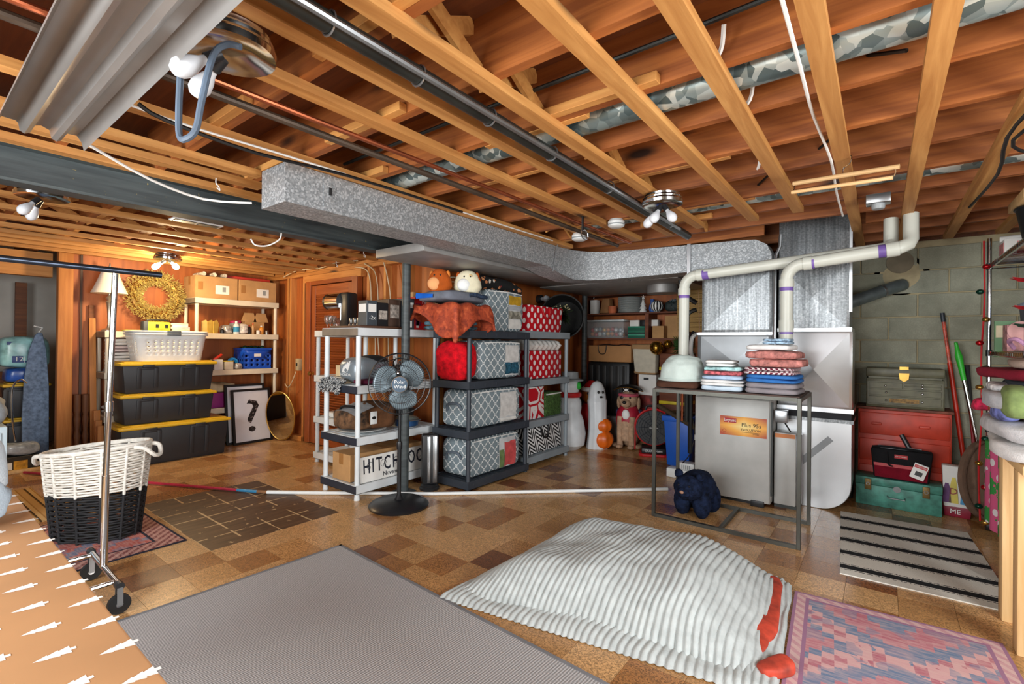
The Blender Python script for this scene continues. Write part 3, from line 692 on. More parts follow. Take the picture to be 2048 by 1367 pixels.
# corrugated reflector of the strip light
rf = thing('strip_light', 'long strip light with a grey W-shaped metal reflector hung from the ceiling', 'strip light', (-1.6, .355, 2.125))
prof = [(-.128, -.034), (-.12, .0), (-.105, .022), (-.07, .02), (-.062, .012), (-.058, -.014), (-.045, -.022), (-.03, -.014), (-.024, .016), (0, .026), (.024, .016), (.03, -.014), (.045, -.022), (.058, -.014), (.062, .012), (.07, .02), (.105, .022), (.12, 0), (.128, -.034)]
m = MB()
pr = [(p[0], p[1]) for p in prof] + [(p[0], p[1]+.004) for p in reversed(prof)]
n = len(pr); vs = [(x, p[0], p[1]) for x in (-1.0, 1.0) for p in pr]
fs = [(i, (i+1) % n, n+(i+1) % n, n+i) for i in range(n)]
h_ = len(prof)
for base in (0, n): fs += [(base+i, base+i+1, base+n-2-i, base+n-1-i) for i in range(h_-1)]
m.add(vs, fs).build('reflector', M('reflector_metal', (176, 172, 168), .34, .75, var=.06, vs=3), rf, ang=50)
MB().box(-.98, .98, -.05, .05, .026, .058).build('channel', MATS['white_plastic'], rf, bevel=.004)
for x in (-.8, .8): MB().cyl((x, 0, .058), (x, 0, .109), .004, 6).build('hanger_rod', MATS['steel'], rf)
# chrome ceiling lamps
def lamp(label, x, y, z, angs, lit=False, s=1.0, drop=.75):
    t = thing('ceiling_lamp', label, 'lamp', (x, y, z))
    MB().lathe([(0, -.005*s), (.06*s, -.008*s), (.105*s, -.024*s), (.125*s, -.03*s), (.128*s, -.012*s), (.12*s, .0), (.122*s, .008*s), (.11*s, .02*s), (.112*s, .03*s), (0, .034*s)], 28).build('pan', MATS['chrome'], t)
    bm2 = M('lit_bulb', (255, 244, 220), .4, emit=((255, 226, 176), 45)) if lit else M('opal_bulb', (206, 209, 213), .3, var=.02)
    for a in angs:
        a = R_(a)
        d = Vector((cos(a), sin(a), -drop)).normalized(); p = d*.03*s+Vector((0, 0, -.02*s))
        MB().cyl(p, p+d*.045*s, .017*s, 12).build('socket', MATS['black_plastic'], t)
        q = p+d*.045*s; rot = d.to_track_quat('Z', 'Y').to_euler()
        if lit and a == R_(angs[0]): point('bulb_light', (.02, .02, -.18), 34, (1.0, .74, .42), .07, t)
        MB().lathe([(.012*s, 0), (.014*s, .015*s), (.024*s, .04*s), (.03*s, .065*s), (.027*s, .085*s), (.015*s, .1*s), (0, .105*s)], 16).build('bulb', bm2, t, q, rot)
    return t
l1 = lamp('large chrome ceiling lamp with two bulbs and a cord above the strip light reflector', -1.54, .61, 2.2, (200, 258), s=1.0, drop=.8)
lamp('chrome ceiling lamp with two white bulbs below the steel beam past the reflector', -4.02, .56, 2.2, (300, 200), drop=1.1)
l3 = lamp('lit chrome ceiling lamp glowing above the gold tinsel wreath', -6.0, 1.80, 2.2, (20, 230), lit=True)
lamp('chrome ceiling lamp with clustered bulbs over the console table', -1.06, 2.86, 2.2, (330, 260, 180), s=.95, drop=1.2)
cd = [(-1.44, .60, 2.15), (-1.47, .575, 2.155), (-1.495, .55, 2.12), (-1.515, .53, 1.99), (-1.525, .52, 1.91), (-1.55, .505, 1.885), (-1.585, .50, 1.90), (-1.6, .502, 1.98), (-1.6, .505, 2.10), (-1.6, .505, 2.234)]
MB().tube(smoothpts(cd, 4), .009, 8).build('lamp_cord', M('blue_grey_cord', (78, 92, 108), .5), label='thick blue-grey power cord hanging in a loop from the chrome lamp', cat='cord')
# ================================================================ HELPERS FOR GOODS
def rbox(name, mat, size, loc, parent=None, bevel=.006, rz=0.0, wob=0, seg=2, rot=None, **kw):
    return MB().box(-size[0]/2, size[0]/2, -size[1]/2, size[1]/2, 0, size[2]).build(name, mat, parent, loc, rot or (0, 0, rz), bevel=bevel, seg=seg, wobble=wob, ws=9, **kw)
def soft(size, r=.35, n=14, m=8, wob=.01, ws=8, seed=0):
    """squashy block: superellipsoid sitting on z = 0"""
    b = MB().ell((0, 0, size[2]/2), (size[0]/2, size[1]/2, size[2]/2), n*2, m*2, r, r)
    b.v = [tuple(Vector(p)+Vector(noise.noise_vector(Vector(p)*ws+Vector((seed, seed, 0))))*wob) for p in b.v]
    b.v = [(p[0], p[1], max(.0005, p[2])) for p in b.v]
    return b
def folded(name, label, mat, loc, size, rz=0.0, cat='towel', group=None, layers=3, seed=0, **kw):
    """a folded cloth: layered slab whose fold rolls over on the +y side, with soft edges"""
    sx, sy, sz = size; m = MB(); t = sz/layers
    for i in range(layers):
        z0 = i*t; b = MB().ell((0, 0, z0+t/2), (sx/2*(1-.02*((i*7+seed) % 3)), sy/2*(1-.015*((i*5+seed) % 3)), t*.5), 28, 8, .4, .3)
        nz = lambda p: Vector(noise.noise_vector(Vector(p)*9+Vector((seed*3.1, 0, 0))))
        b.v = [(p[0]+nz(p).x*t*.3, p[1]+nz(p).y*t*.3, p[2]+(nz(p).z*t*.3 if p[2] > z0+t*.5 else 0)) for p in b.v]
        b.v = [(p[0], p[1], min(sz, max(0.0, p[2]))) for p in b.v]
        m.add(b.v, b.f)
    return m.build(name, mat, None, loc, (0, 0, rz), label=label, cat=cat, group=group, ang=60, **kw)
def cloth_m(name, col, var=.1, vs=14, bump=.5, bs=180, rough=.95): return M(name, col, rough, var=var, vs=vs, bump=bump, bs=bs, spec=.2)
def bottle(label, loc, r, h, mb_, mc, cat='bottle', band=None, group=None):
    t = thing('bottle', label, cat, loc, group=group)
    MB().lathe([(r*.9, 0), (r, h*.04), (r, h*.62), (r*.8, h*.72), (r*.4, h*.8), (r*.38, h*.86)], 14).build('body', mb_, t)
    MB().lathe([(r*.46, h*.84), (r*.46, h*.97), (r*.3, h)], 12).build('cap', mc, t)
    if band: MB().lathe([(r*1.015, h*.15), (r*1.015, h*.55)], 14).build('label_band', band, t)
    return t
def carton(label, loc, size, rz=0.0, mat=None, tape=True, cat='box', group=None, name='cardboard_box'):
    t = thing(name, label, cat, loc, rz, group)
    rbox('body', mat or MATS['cardboard'], size, (0, 0, 0), t, .003, seg=1)
    if tape:
        MB().box(-size[0]/2-.001, size[0]/2+.001, -.03, .03, size[2], size[2]+.0012).build('tape', MATS['tape'], t)
        MB().box(-.03, .03, -size[1]/2-.0012, -size[1]/2, size[2]*.6, size[2]).build('tape', MATS['tape'], t)
    return t
def shelf_unit(label, loc, W, L, tiers, mat, capmat=None, rz=0.0, rim=.07, pr=.022, name='shelving_unit', slots=None, ends=None, foot=.03, group=None):
    """resin shelving: x from -W to 0, y from 0 to L (local)"""
    t = thing(name, label, 'shelf', loc, rz, group)
    for i, z in enumerate(tiers):
        s = MB().box(-W, 0, 0, L, z-rim, z-rim+.004)
        for a in ((-W, -W+.012, 0, L), (-.012, 0, 0, L), (-W+.012, -.012, 0, .012), (-W+.012, -.012, L-.012, L)): s.box(a[0], a[1], a[2], a[3], z-rim, z)
        n = max(5, int(L/.055))
        for j in range(n): s.box(-W+.012, -.012, L*(j+.12)/n, L*(j+.88)/n, z-.012, z-.004)
        sh = s.build('shelf', mat, t, smooth=False)
        if capmat:
            cm = capmat[i] if isinstance(capmat, (list, tuple)) else capmat
            if cm: MB().box(-W-.002, .002, -.004, .0, z-rim+.004, z-.004).build('end_cap', cm, sh, bevel=.0015, seg=1)
        if slots:
            for j in range(6): MB().box(-.001, .002, L*(j+.5)/6-.006, L*(j+.5)/6+.006, z-.05, z-.02).build('slot', slots, sh)
    for x in (-W+pr+.008, -pr-.008):
        for y in (pr+.008, L-pr-.008):
            for a, b in zip([foot]+list(tiers[:-1]), tiers):
                if b-rim-a > .02: MB().tube([(x, y, a if a != foot else foot), (x, y, b-rim)], pr, 14).build('post', mat, t)
            MB().tube([(x, y, 0), (x, y, max(foot, tiers[0]-rim))], [pr*1.15, pr*.9], 12).build('foot', mat, t)
    return t
GRP = {}

# ================================================================ LEFT END: RUGS, RACK, HAMPER, TABLE
def rugmat(name, cols, sc=5.0, seed=0.0, border=None):
    k = NT(name); v = k.map((1, 1, 1), loc=(seed, seed, 0)); o = k.sep()
    ax = k.m_('ABSOLUTE', o[0]); ay = k.m_('ABSOLUTE', o[1])
    stp = k.m_('MULTIPLY', k.m_('FLOOR', k.m_('MULTIPLY', ax, 22.0)), 1/22.)
    ayr = k.m_('PINGPONG', k.m_('ADD', o[1], seed), .36)
    stq = k.m_('MULTIPLY', k.m_('FLOOR', k.m_('MULTIPLY', ayr, 22.0)), 1/22.)
    d2 = k.m_('MULTIPLY', k.m_('ADD', k.m_('ADD', stp, k.m_('MULTIPLY', stq, 1.15)), k.m_('MULTIPLY', k.noise(v, 9, 3), .06)), 1.35)
    n = k.noise(k.map((6, 34, 1)), 2.0, 4, .6); n2 = k.noise(v, 7, 4)
    c = k.ramp(d2, [(.0, cols[2]), (.12, cols[3]), (.30, cols[0]), (.38, cols[2]), (.52, cols[1]), (.58, cols[3]), (.64, cols[1]), (.72, cols[2]), (.80, cols[0])], 'CONSTANT')
    fine = k.noise(k.map((140, 140, 1)), 1.0, 2)
    mot = k.voro(v, 16, out='Color'); ms = k.n('ShaderNodeSeparateColor'); k.put(ms.inputs[0], mot)
    c = k.mix(k.m_('MULTIPLY', k.m_('GREATER_THAN', ms.outputs[0], .72), .55), c, cols[2])
    c = k.mix(k.ramp(n, [(.40, (0, 0, 0)), (.68, (190, 190, 190))]), c, cols[4])
    c = k.mix(k.ramp(n2, [(.45, (0, 0, 0)), (.7, (140, 140, 140))]), c, cols[1])
    if border:
        bx, by, w, bc = border
        e = k.m_('MINIMUM', k.m_('SUBTRACT', bx, ax), k.m_('SUBTRACT', by, ay))
        cell = k.m_('GREATER_THAN', k.m_('FRACT', k.m_('MULTIPLY', k.m_('ADD', o[0], o[1]), 16.0)), .5)
        bcol = k.mix(cell, bc[0], bc[1])
        c = k.mix(k.m_('LESS_THAN', e, w), c, k.mix(k.ramp(n, [(.4, (0, 0, 0)), (.7, (200, 200, 200))]), bcol, cols[4]))
        c = k.mix(k.m_('LESS_THAN', k.m_('ABSOLUTE', k.m_('SUBTRACT', e, w)), .008), c, bc[2])
        c = k.mix(k.m_('LESS_THAN', e, .014), c, bc[2])
    k.bump(fine, .3, .002)
    return k.fin(c, .95, spec=.15)
def rug(name, label, loc, sx, sy, mat, rz=0.0, th=.006, group=None):
    def fn(u, v):
        x, y = (u-.5)*sx, (v-.5)*sy
        return (x, y, th+.0018*noise.noise(Vector((x*5+loc[0], y*5, 0))))
    m = MB().grid(fn, 30, 20)
    e = [(-sx/2, -sy/2), (sx/2, -sy/2), (sx/2, sy/2), (-sx/2, sy/2)]
    m.box(-sx/2, sx/2, -sy/2, sy/2, .0005, th-.0022)
    return m.build(name, mat, None, loc, (0, 0, rz), label=label, cat='rug', group=group)
k = NT('grey_weave'); o = k.sep()
wx = k.m_('SINE', k.m_('MULTIPLY', o[0], 520.0)); wy = k.m_('SINE', k.m_('MULTIPLY', o[1], 700.0))
ff = k.m_('ADD', k.m_('MULTIPLY', wx, .5), k.m_('ADD', k.m_('MULTIPLY', wy, .3), k.m_('MULTIPLY', k.noise(sc=260, det=2), 1.2)))
k.bump(wx, .25, .002)
GW = k.fin(k.ramp(k.m_('MULTIPLY_ADD', ff, .35, .3), [(.05, (92, 92, 93)), (.45, (160, 160, 161)), (.95, (222, 222, 222))]), .95, spec=.1)
r1 = rug('flat_weave_rug', 'large grey flat-weave rug with bound edge in the open middle of the floor', (-1.42, .943, 0), 2.78, 1.60, GW, rz=R_(-2.6))
MB().box(-1.39, 1.39, .782, .80, .004, .0075).build('bound_edge', M('edge_tape', (122, 124, 128), .9, bump=.3), r1)
MB().box(-1.39, -1.372, -.8, .80, .004, .0075).build('bound_edge', MATS['edge_tape'], r1)
rug('patterned_rug', 'faded red patterned rug with dark border under the wicker hamper', (-4.14, .58, 0), 1.06, 1.25, rugmat('red_rug', [(176, 92, 84), (196, 112, 98), (110, 116, 138), (150, 72, 70), (206, 170, 156)], 5.0, 0, (.53, .625, .14, ((120, 66, 66), (176, 132, 122), (52, 50, 62)))), rz=R_(1))
k = NT('jute'); o = k.sep(); sx_ = k.m_('FRACT', k.m_('MULTIPLY', o[1], 11.0))
c = k.ramp(sx_, [(0, (196, 158, 104)), (.45, (150, 110, 62)), (.5, (78, 62, 44)), (.62, (206, 172, 120)), (.9, (170, 130, 78))], 'CONSTANT')
k.bump(k.noise(k.map((90, 300, 1)), 1.0, 2), .6, .004); JUTE = k.fin(c, .95, spec=.1)
rug('jute_runner', 'striped tan jute runner lying behind the wicker hamper', (-5.35, .25, 0), 1.15, 1.1, JUTE, rz=R_(2), th=.008)
# two-tone wicker hamper
hm = thing('laundry_hamper', 'tall oval wicker hamper, white above and black below, with rope handles', 'hamper', (-4.19, .87, .0075), rz=R_(37))
whm = M('white_rope', (226, 222, 212), .8, var=.08, vs=30, bump=.5, bs=200); bkm = M('black_rope', (26, 27, 30), .7, var=.2, vs=30, bump=.5, bs=200)
def hp(a, z, off=0.0):
    f = z/.58; rx = .255+.065*f+off; ry = .175+.04*f+off
    zz = z+(.035*cos(a)*f if z > .3 else 0)
    return (rx*cos(a), ry*sin(a), zz)
NS = 26
for lo, hi, mt, nm in ((.0, .30, bkm, 'black_weave'), (.30, .575, whm, 'white_weave')):
    m = MB(); nrow = 18 if lo == 0 else 17
    for r_ in range(nrow):
        z = lo+.012+(hi-lo-.012)*r_/(nrow-1)
        if lo == 0 and r_ > 5 and r_ % 1 == 0: pass
        pts = [hp(2*pi*i/(NS*2), z, .006*(1 if (i//1+r_*2) % 4 < 2 else -1)) for i in range(NS*2)]
        m.tube(pts, .0072 if lo else .0066, 6, closed=True)
    m.build(nm, mt, hm, ang=70)
    m = MB()
    for i in range(NS//2):
        a = 2*pi*i/(NS//2)
        m.tube([hp(a, lo+(hi-lo)*j/4, .004) for j in range(5)], .009, 6)
    m.build('uprights', mt, hm, ang=70)
m = MB(); m.tube([hp(2*pi*i/40, .585) for i in range(40)], .013, 8, closed=True); m.build('rim', whm, hm)
m = MB(); m.ell((0, 0, .006), (.255, .175, .006), 24, 4); m.build('base', bkm, hm)
for sg in (1, -1):
    c0 = hp(0 if sg > 0 else pi, .57); x0 = c0[0]; z0 = c0[2]
    MB().tube(smoothpts([(x0-.01*sg, -.07, z0), (x0+.05*sg, -.06, z0-.01), (x0+.085*sg, -.02, z0-.06), (x0+.085*sg, .03, z0-.06), (x0+.05*sg, .065, z0-.01), (x0-.01*sg, .07, z0)], 4), .014, 8).build('handle', whm, hm)
# chrome garment rack
gr = thing('garment_rack', 'chrome rolling garment rack with black casters standing beside the kraft-topped table', 'clothes rack', (-3.16, .69, 0))
MB().cyl((-.27, 0, .155), (.25, 0, .135), .014, 12).build('foot_bar', MATS['chrome'], gr)
for x, z in ((-.22, .153), (.20, .137)): MB().cyl((x, 0, z), (x, -1.5, z), .011, 10).build('side_rail', MATS['chrome'], gr)
MB().cyl((-.02, 0, .145), (-.005, 0, .62), .0165, 14).build('upright', MATS['chrome'], gr)
MB().cyl((-.005, 0, .6), (.03, .02, 1.66), .0135, 14).build('upright', MATS['chrome'], gr)
MB().cyl((.03, -1.9, 1.69), (.03, .22, 1.675), .015, 14).build('hanging_bar', M('gunmetal', (70, 78, 92), .3, .9), gr)
MB().lathe([(.019, 0), (.019, .05)], 12).build('height_collar', MATS['chrome'], gr, (.007, .007, .95))
for x, z in ((-.27, .155), (.255, .135)):
    c_ = MB().cyl((x-.02, 0, z), (x+.018, 0, z), .0185, 12).build('caster', MATS['black_plastic'], gr)
    MB().cyl((x-.012, 0, .048), (x+.012, 0, .048), .046, 20).build('wheel', MATS['black'], c_)
    MB().cyl((x-.015, 0, .048), (x+.015, 0, .048), .014, 12).build('hub', MATS['chrome'], c_)
    for s_ in (-.017, .017): MB().box(x+s_-.002, x+s_+.002, -.012, .012, .045, z-.005).build('fork', MATS['steel'], c_)
# table topped with printed kraft paper
kp = M('kraft_print', (206, 158, 110), .7, var=.05, vs=3)
wt = thing('work_table', 'table covered in kraft paper printed with small white fir trees', 'table', (-1.5, -.18, 0))
MB().box(-1.08, 1.15, -.42, .445, .765, .80).build('table_top', kp, wt, bevel=.006)
for x in (-1.0, 1.05):
    for y in (-.35, .20): MB().box(x-.025, x+.025, y-.025, y+.025, 0, .765).build('leg', MATS['white_plastic'], wt, bevel=.004)
pts = [(0, .004), (.007, .004), (.007, .0135), (.021, .008), (.021, .0118), (.035, .0055), (.035, .0085), (.053, 0)]
poly = [(a-.026, w_, 0) for a, w_ in pts] + [(a-.026, -w_, 0) for a, w_ in reversed(pts[:-1])]
tpm = MB().add(poly, [tuple(range(len(poly)))]).mesh('tree_print', smooth=False); tpm.materials.append(M('print_white', (240, 236, 228), .7))
for i in range(19):
    for j in range(9):
        x = -1.0+i*.114+(.057 if j % 2 else 0); y = .423-j*.0707
        if x < 1.10: link('tree_print', tpm, None, wt, (x, y, .8006), (0, 0, -pi/2))
MB().grid(lambda u, v: (-1.081, -.42+.86*u, .80-.24*v), 4, 2).build('paper_overhang', kp, wt)
fl = cloth_m('pale_blue_fleece', (206, 218, 226), .06)
m = MB()
m.add(*[(lambda b: (b.v, b.f))(soft((.26, .34, .20), .55, wob=.03, ws=9))][0])
m.build('fleece_blanket', fl, None, (-2.34, .06, .801), (0, 0, .4), label='crumpled pale blue fleece heaped at the far end of the kraft-topped table', cat='blanket', ang=70)
m = soft((.16, .22, .13), .6, wob=.03, ws=12, seed=4)
m.build('fleece_scarf', cloth_m('ice_blue_fleece', (186, 204, 218), .06), None, (-1.98, .10, .801), (0, 0, .3), label='small pale blue fleece bundle on the kraft paper beside crumpled fleece', cat='scarf', ang=70)
cb = thing('side_cabinet', 'narrow pale blue cabinet edge standing past the kraft-topped table', 'cabinet', (-5.0, .34, .009))
MB().box(-.22, .2, -.32, .17, 0, .70).build('body', M('pale_blue_paint', (196, 214, 222), .4, var=.03), cb, bevel=.006)
MB().box(.2, .212, -.29, .14, .05, .66).build('door', MATS['pale_blue_paint'], cb, bevel=.004)
m = soft((.42, .44, .2), .5, wob=.06, ws=7, seed=2)
m.build('grey_garments', cloth_m('grey_blue_cloth', (150, 160, 168), .25, 7), None, (-5.0, .29, .709), label='heap of grey-blue clothes on the pale blue cabinet', cat='clothes', ang=70)

# ---- alcove
ibd = thing('ironing_board', 'ironing board with denim-blue cover leaning upright against the post', 'ironing board', (-7.26, 1.00, .0), rot=(0, R_(-1), 0))
pts = [(-.12, .02), (-.125, .5), (-.11, .9), (-.075, 1.2), (-.03, 1.36), (.0, 1.395), (.03, 1.38), (.06, 1.2), (.085, .8), (.09, .02)]
MB().prism(pts, 0, -.02, .02).build('padded_board', cloth_m('denim_cover', (122, 142, 168), .2, 30), ibd, bevel=.012)
MB().tube([(-.04, -.05, .02), (-.05, -.03, .7), (-.04, .03, 1.2)], .01, 8).build('folded_leg', MATS['white_plastic'], ibd)
MB().tube([(0, 0, 1.39), (0.0, .03, 1.44), (0.0, -.04, 1.46)], .008, 8).build('hanging_hook', MATS['white_plastic'], ibd)
BIN_B = M('tote_black', (40, 41, 44), .5, var=.06); BIN_Y = M('tote_yellow', (214, 172, 34), .45, var=.06)
def tote(label, loc, sx, sy, sz, group=None):
    t = thing('storage_tote', label, 'storage bin', loc, 0, group)
    i = .04
    MB().taper(-sx/2+i, sx/2-i, -sy/2+i, sy/2-i, 0, -sx/2+.012, sx/2-.012, -sy/2+.012, sy/2-.012, sz-.04).build('body', BIN_B, t, bevel=.018)
    ld = MB().box(-sx/2-.012, sx/2+.012, -sy/2-.012, sy/2+.012, sz-.045, sz-.012).build('lid', BIN_Y, t, bevel=.014)
    MB().box(-sx/2+.03, sx/2-.03, -sy/2+.03, sy/2-.03, sz-.013, sz).build('raised_panel', BIN_Y, ld, bevel=.006)
    for y in (-sy*.24, sy*.2):
        for dy in (-.075, .075):
            w0 = .02
            MB().taper(sx/2-i-.002, sx/2-i+.012, y+dy-w0, y+dy+w0, .05, sx/2-.016, sx/2-.004, y+dy-w0, y+dy+w0, sz-.07).build('rib', BIN_B, t, bevel=.004)
        MB().box(sx/2-.028, sx/2-.006, y-.09, y+.09, sz-.085, sz-.06).build('rib', BIN_B, t, bevel=.004)
        MB().box(sx/2+.006, sx/2+.016, y-.05, y+.05, sz-.06, sz-.035).build('latch', BIN_B, t, bevel=.003)
    return t
tote('big black tote with yellow lid at the bottom of the three-tote stack', (-6.34, 1.95, 0), .50, 1.04, .43, 'yellow-lidded totes')
tote('black tote with yellow lid between the other two totes of the stack', (-6.36, 1.89, .4305), .46, .88, .325, 'yellow-lidded totes')
tote('black tote with yellow lid directly under the white laundry baskets', (-6.36, 1.89, .756), .46, .88, .335, 'yellow-lidded totes')
tote('small black tote with yellow lid on the floor behind the ironing board', (-7.55, .93, 0), .36, .34, .46, 'alcove totes')
tote('small black tote with yellow lid carrying the tissue packs', (-7.55, .93, .4605), .36, .36, .38, 'alcove totes')
tp = M('plastic_wrap_teal', (150, 204, 206), .25, var=.2, vs=9); tb = M('plastic_wrap_blue', (38, 84, 170), .25, var=.25, vs=9)
t = thing('tissue_pack', 'blue plastic-wrapped pack of paper rolls lying on the small tote', 'paper rolls', (-7.52, .93, .8415))
soft((.3, .34, .16), .4, wob=.012).build('wrapper', tb, t, ang=60)
MB().box(.14, .152, -.02, .09, .02, .12).build('white_panel', MATS['paper'], t, bevel=.004)
t = thing('tissue_pack', 'teal plastic-wrapped pack of paper rolls on top of the blue pack', 'paper rolls', (-7.52, .91, 1.002))
soft((.32, .40, .34), .4, wob=.02).build('wrapper', tp, t, ang=60)
MB().box(.152, .162, -.1, .08, .06, .13).build('number_panel', M('navy_print', (28, 58, 120), .5), t, bevel=.003)
text('12|18', .07, MATS['white'], t, (.1635, -.005, .095), FX)
MB().box(.145, .158, -.14, .1, .25, .285).build('brand_band', MATS['navy_print'], t, bevel=.003)
MB().tube(smoothpts([(-6.98, .80, .27), (-6.98, .775, .5), (-6.99, .77, .75), (-7.0, .79, .86), (-7.0, .84, .9), (-7.0, .88, .86)]), .008, 8).build('walking_cane', MATS['chrome'], label='bent chrome cane with crook handle leaning in the alcove', cat='cane')
bxm = M('snack_print', (44, 40, 34), .4, var=.5, vs=14)
t = carton('dark printed carton lying under a clear plastic bag in the alcove', (-6.90, .83, 0), (.26, .30, .15), .1, bxm, False)
MB().box(.131, .134, -.08, .02, .02, .11).build('label_panel', M('orange_print', (226, 160, 50), .5, var=.3, vs=20), t)
MB().box(.131, .134, -.13, -.09, .03, .10).build('label_panel', MATS['paper'], t)
soft((.28, .30, .12), .6, wob=.03).build('plastic_bag', M('clear_bag', (170, 176, 180), .15, var=.3, vs=10), None, (-6.90, .82, .152), label='crumpled clear plastic bag on the dark printed carton', cat='bag', ang=70)
carton('orange and black carton beside the small totes in the alcove', (-7.15, .74, 0), (.16, .2, .16), .3, M('orange_carton', (214, 150, 60), .5, var=.3, vs=8), False)
MB().box(-.03, .03, -.26, .26, 0, .03).build('wood_board', w_pine, None, (-6.715, .86, 0), (0, 0, 0), bevel=.004, label='narrow wooden board lying on the floor before the dark printed carton', cat='board')
rbox('plywood_sheet', w_dark, (.03, .5, .95), (-8.0, .72, 0), rot=(0, R_(6), 0), label='brown plywood sheet leaning inside the alcove', cat='board')
MB().tube([(-7.18, .62, 2.24), (-7.18, .62, 2.02), (-7.18, .55, 1.98)], .03, 12).build('waste_pipe', M('grey_iron', (98, 92, 84), .6, .4), label='short grey iron pipe dropping past the wooden header', cat='pipe')
# turned table legs and planks leaning by the post
for i, (y, z) in enumerate(((1.262, .0), (1.326, .0))):
    MB().lathe([(.026, 0), (.031, .02), (.026, .1), (.02, .2), (.03, .27), (.02, .33), (.026, .40), (.031, .45), (.022, .5), (.031, .54), (.031, .72)], 14).build('turned_leg', wood('walnut', (92, 54, 30), (134, 84, 48), 2), None, (-6.93+.02*i, y, 0), label='turned brown wooden table leg standing by the post', cat='table leg', group='turned legs by the post')
for i, (y, x, w_, h, tl) in enumerate(((1.386, -6.84, .055, 1.56, 5.2), (1.386, -6.70, .055, .55, 4), (1.384, -6.62, .055, .45, 4), (1.384, -6.55, .05, .40, 4), (1.385, -7.005, .05, 1.7, .5))):
    lb = ['long wooden plank leaning against the paneled wall beside the turned legs', 'short offcut plank leaning in front of the long plank', 'shorter offcut board between two other offcuts', 'smallest offcut board nearest the shelving post', 'tall dark plank flat against the paneled wall'][i]
    MB().box(-.011, .011, -w_/2, w_/2, 0, h).build('plank', w_stud if i < 4 else w_dark, None, (x, y, .002), (0, R_(-tl), 0), bevel=.002, label=lb, cat='plank')

# ---- shelving against the paneled wall
CR = MATS['cream_plastic']; TAUPE = M('taupe_plastic', (124, 112, 98), .5)
shelf_unit('low cream resin shelving unit carrying the lamp and the wreath', (-6.61, 1.42, 0), .42, .80, [.10, .49, .96, 1.41], CR, TAUPE)
shelf_unit('tall cream resin shelving unit with cardboard boxes on top', (-6.61, 2.27, 0), .42, 1.02, [.10, .47, .95, 1.41, 1.845], CR, TAUPE)
tl = thing('table_lamp', 'table lamp with white bell shade and slim silver stem', 'lamp', (-6.82, 1.50, 1.4105))
MB().lathe([(.075, 0), (.075, .012), (.05, .025), (.022, .04), (.016, .08), (.019, .2), (.026, .31), (.034, .325), (.02, .345), (.036, .37), (.012, .40), (.01, .47), (.006, .74)], 20).build('base', M('silver_lamp', (190, 184, 172), .3, .8), tl)
sh = [(.165, .42), (.135, .49), (.105, .57), (.082, .64), (.068, .70)]
MB().lathe([(r, z) for r, z in sh]+[(r-.004, z) for r, z in reversed(sh)]+[sh[0]], 28).build('shade', M('shade_linen', (240, 232, 216), .8, var=.02), tl)
MB().lathe([(.008, .7), (.012, .72), (.004, .76)], 10).build('finial', MATS['silver_lamp'], tl)
wr = thing('tinsel_wreath', 'gold tinsel wreath leaning on the paneled wall above the low shelf', 'wreath', (-6.95, 1.965, 1.845), rot=(0, R_(-7), 0))
MB().torus((0, 0, 0), .225, .035, 30, 8, 0).build('ring', M('dark_gold', (150, 112, 50), .4, .6), wr)
m = MB(); q = random.Random(5)
for i in range(2300):
    a = q.uniform(0, 2*pi); b = q.uniform(0, 2*pi); rr = q.uniform(.05, .11)
    d = Vector((abs(cos(b))*.75+.1 if q.random() < .85 else cos(b)*.3, sin(b)*cos(a), sin(b)*sin(a))); base = Vector((0, .225*cos(a), .225*sin(a)))
    p = base+d*rr*.72; t_ = (d+Vector((q.uniform(-.8, .8), q.uniform(-.8, .8), q.uniform(-.8, .8)))).normalized(); s_ = t_.orthogonal().normalized()*q.uniform(.006, .011)
    e_ = p+t_*q.uniform(.02, .05)
    m.add([p-s_*.4, p+s_*.4, e_+s_*.5, e_-s_*.5], [(0, 1, 2, 3)])
m.build('tinsel', M('gold_tinsel', (240, 204, 128), .3, .45, var=.3, vs=40), wr, smooth=False, kind='stuff')
tb_ = thing('tool_pouch', 'lime and grey tool pouch on the low shelf in front of the wreath', 'tool bag', (-6.66, 1.90, 1.411))
rbox('body', M('lime_nylon', (196, 200, 54), .6), (.12, .24, .12), (0, 0, 0), tb_, .02)
rbox('side_panel', M('grey_nylon', (86, 92, 96), .7), (.125, .05, .125), (0, -.12, 0), tb_, .015)
for y in (-.03, .06): MB().box(.06, .064, y, y+.03, .05, .09).build('buckle', MATS['black_plastic'], tb_)
MB().tube(smoothpts([(.0, -.1, .12), (.0, -.08, .14), (0, .08, .14), (0, .11, .12)]), .008, 8).build('handle', MATS['black_plastic'], tb_)
rbox('clipboard', M('lime_plastic', (206, 210, 60), .5), (.16, .2, .02), (-6.72, 1.7, 1.411), label='flat lime green plastic tray on the low shelf beside the lamp', cat='tray')
q = random.Random(9)
for i in range(5): rbox('paper_stack', M('paper_%d' % (i % 3), [(236, 232, 220), (224, 214, 192), (210, 206, 200)][i % 3], .7), (.14, .16+.02*(i % 3), .022), (-6.69-.008*i, 2.125+.01*(i % 2), 1.411+.0225*i), rz=.08*(i % 3-1), bevel=.002, label='pale box lid in the stack of lids on the low shelf', cat='paper', group='lids stacked behind the baskets')
tw = cloth_m('white_linen', (226, 220, 212), .06); tg = cloth_m('grey_linen', (150, 150, 152), .1)
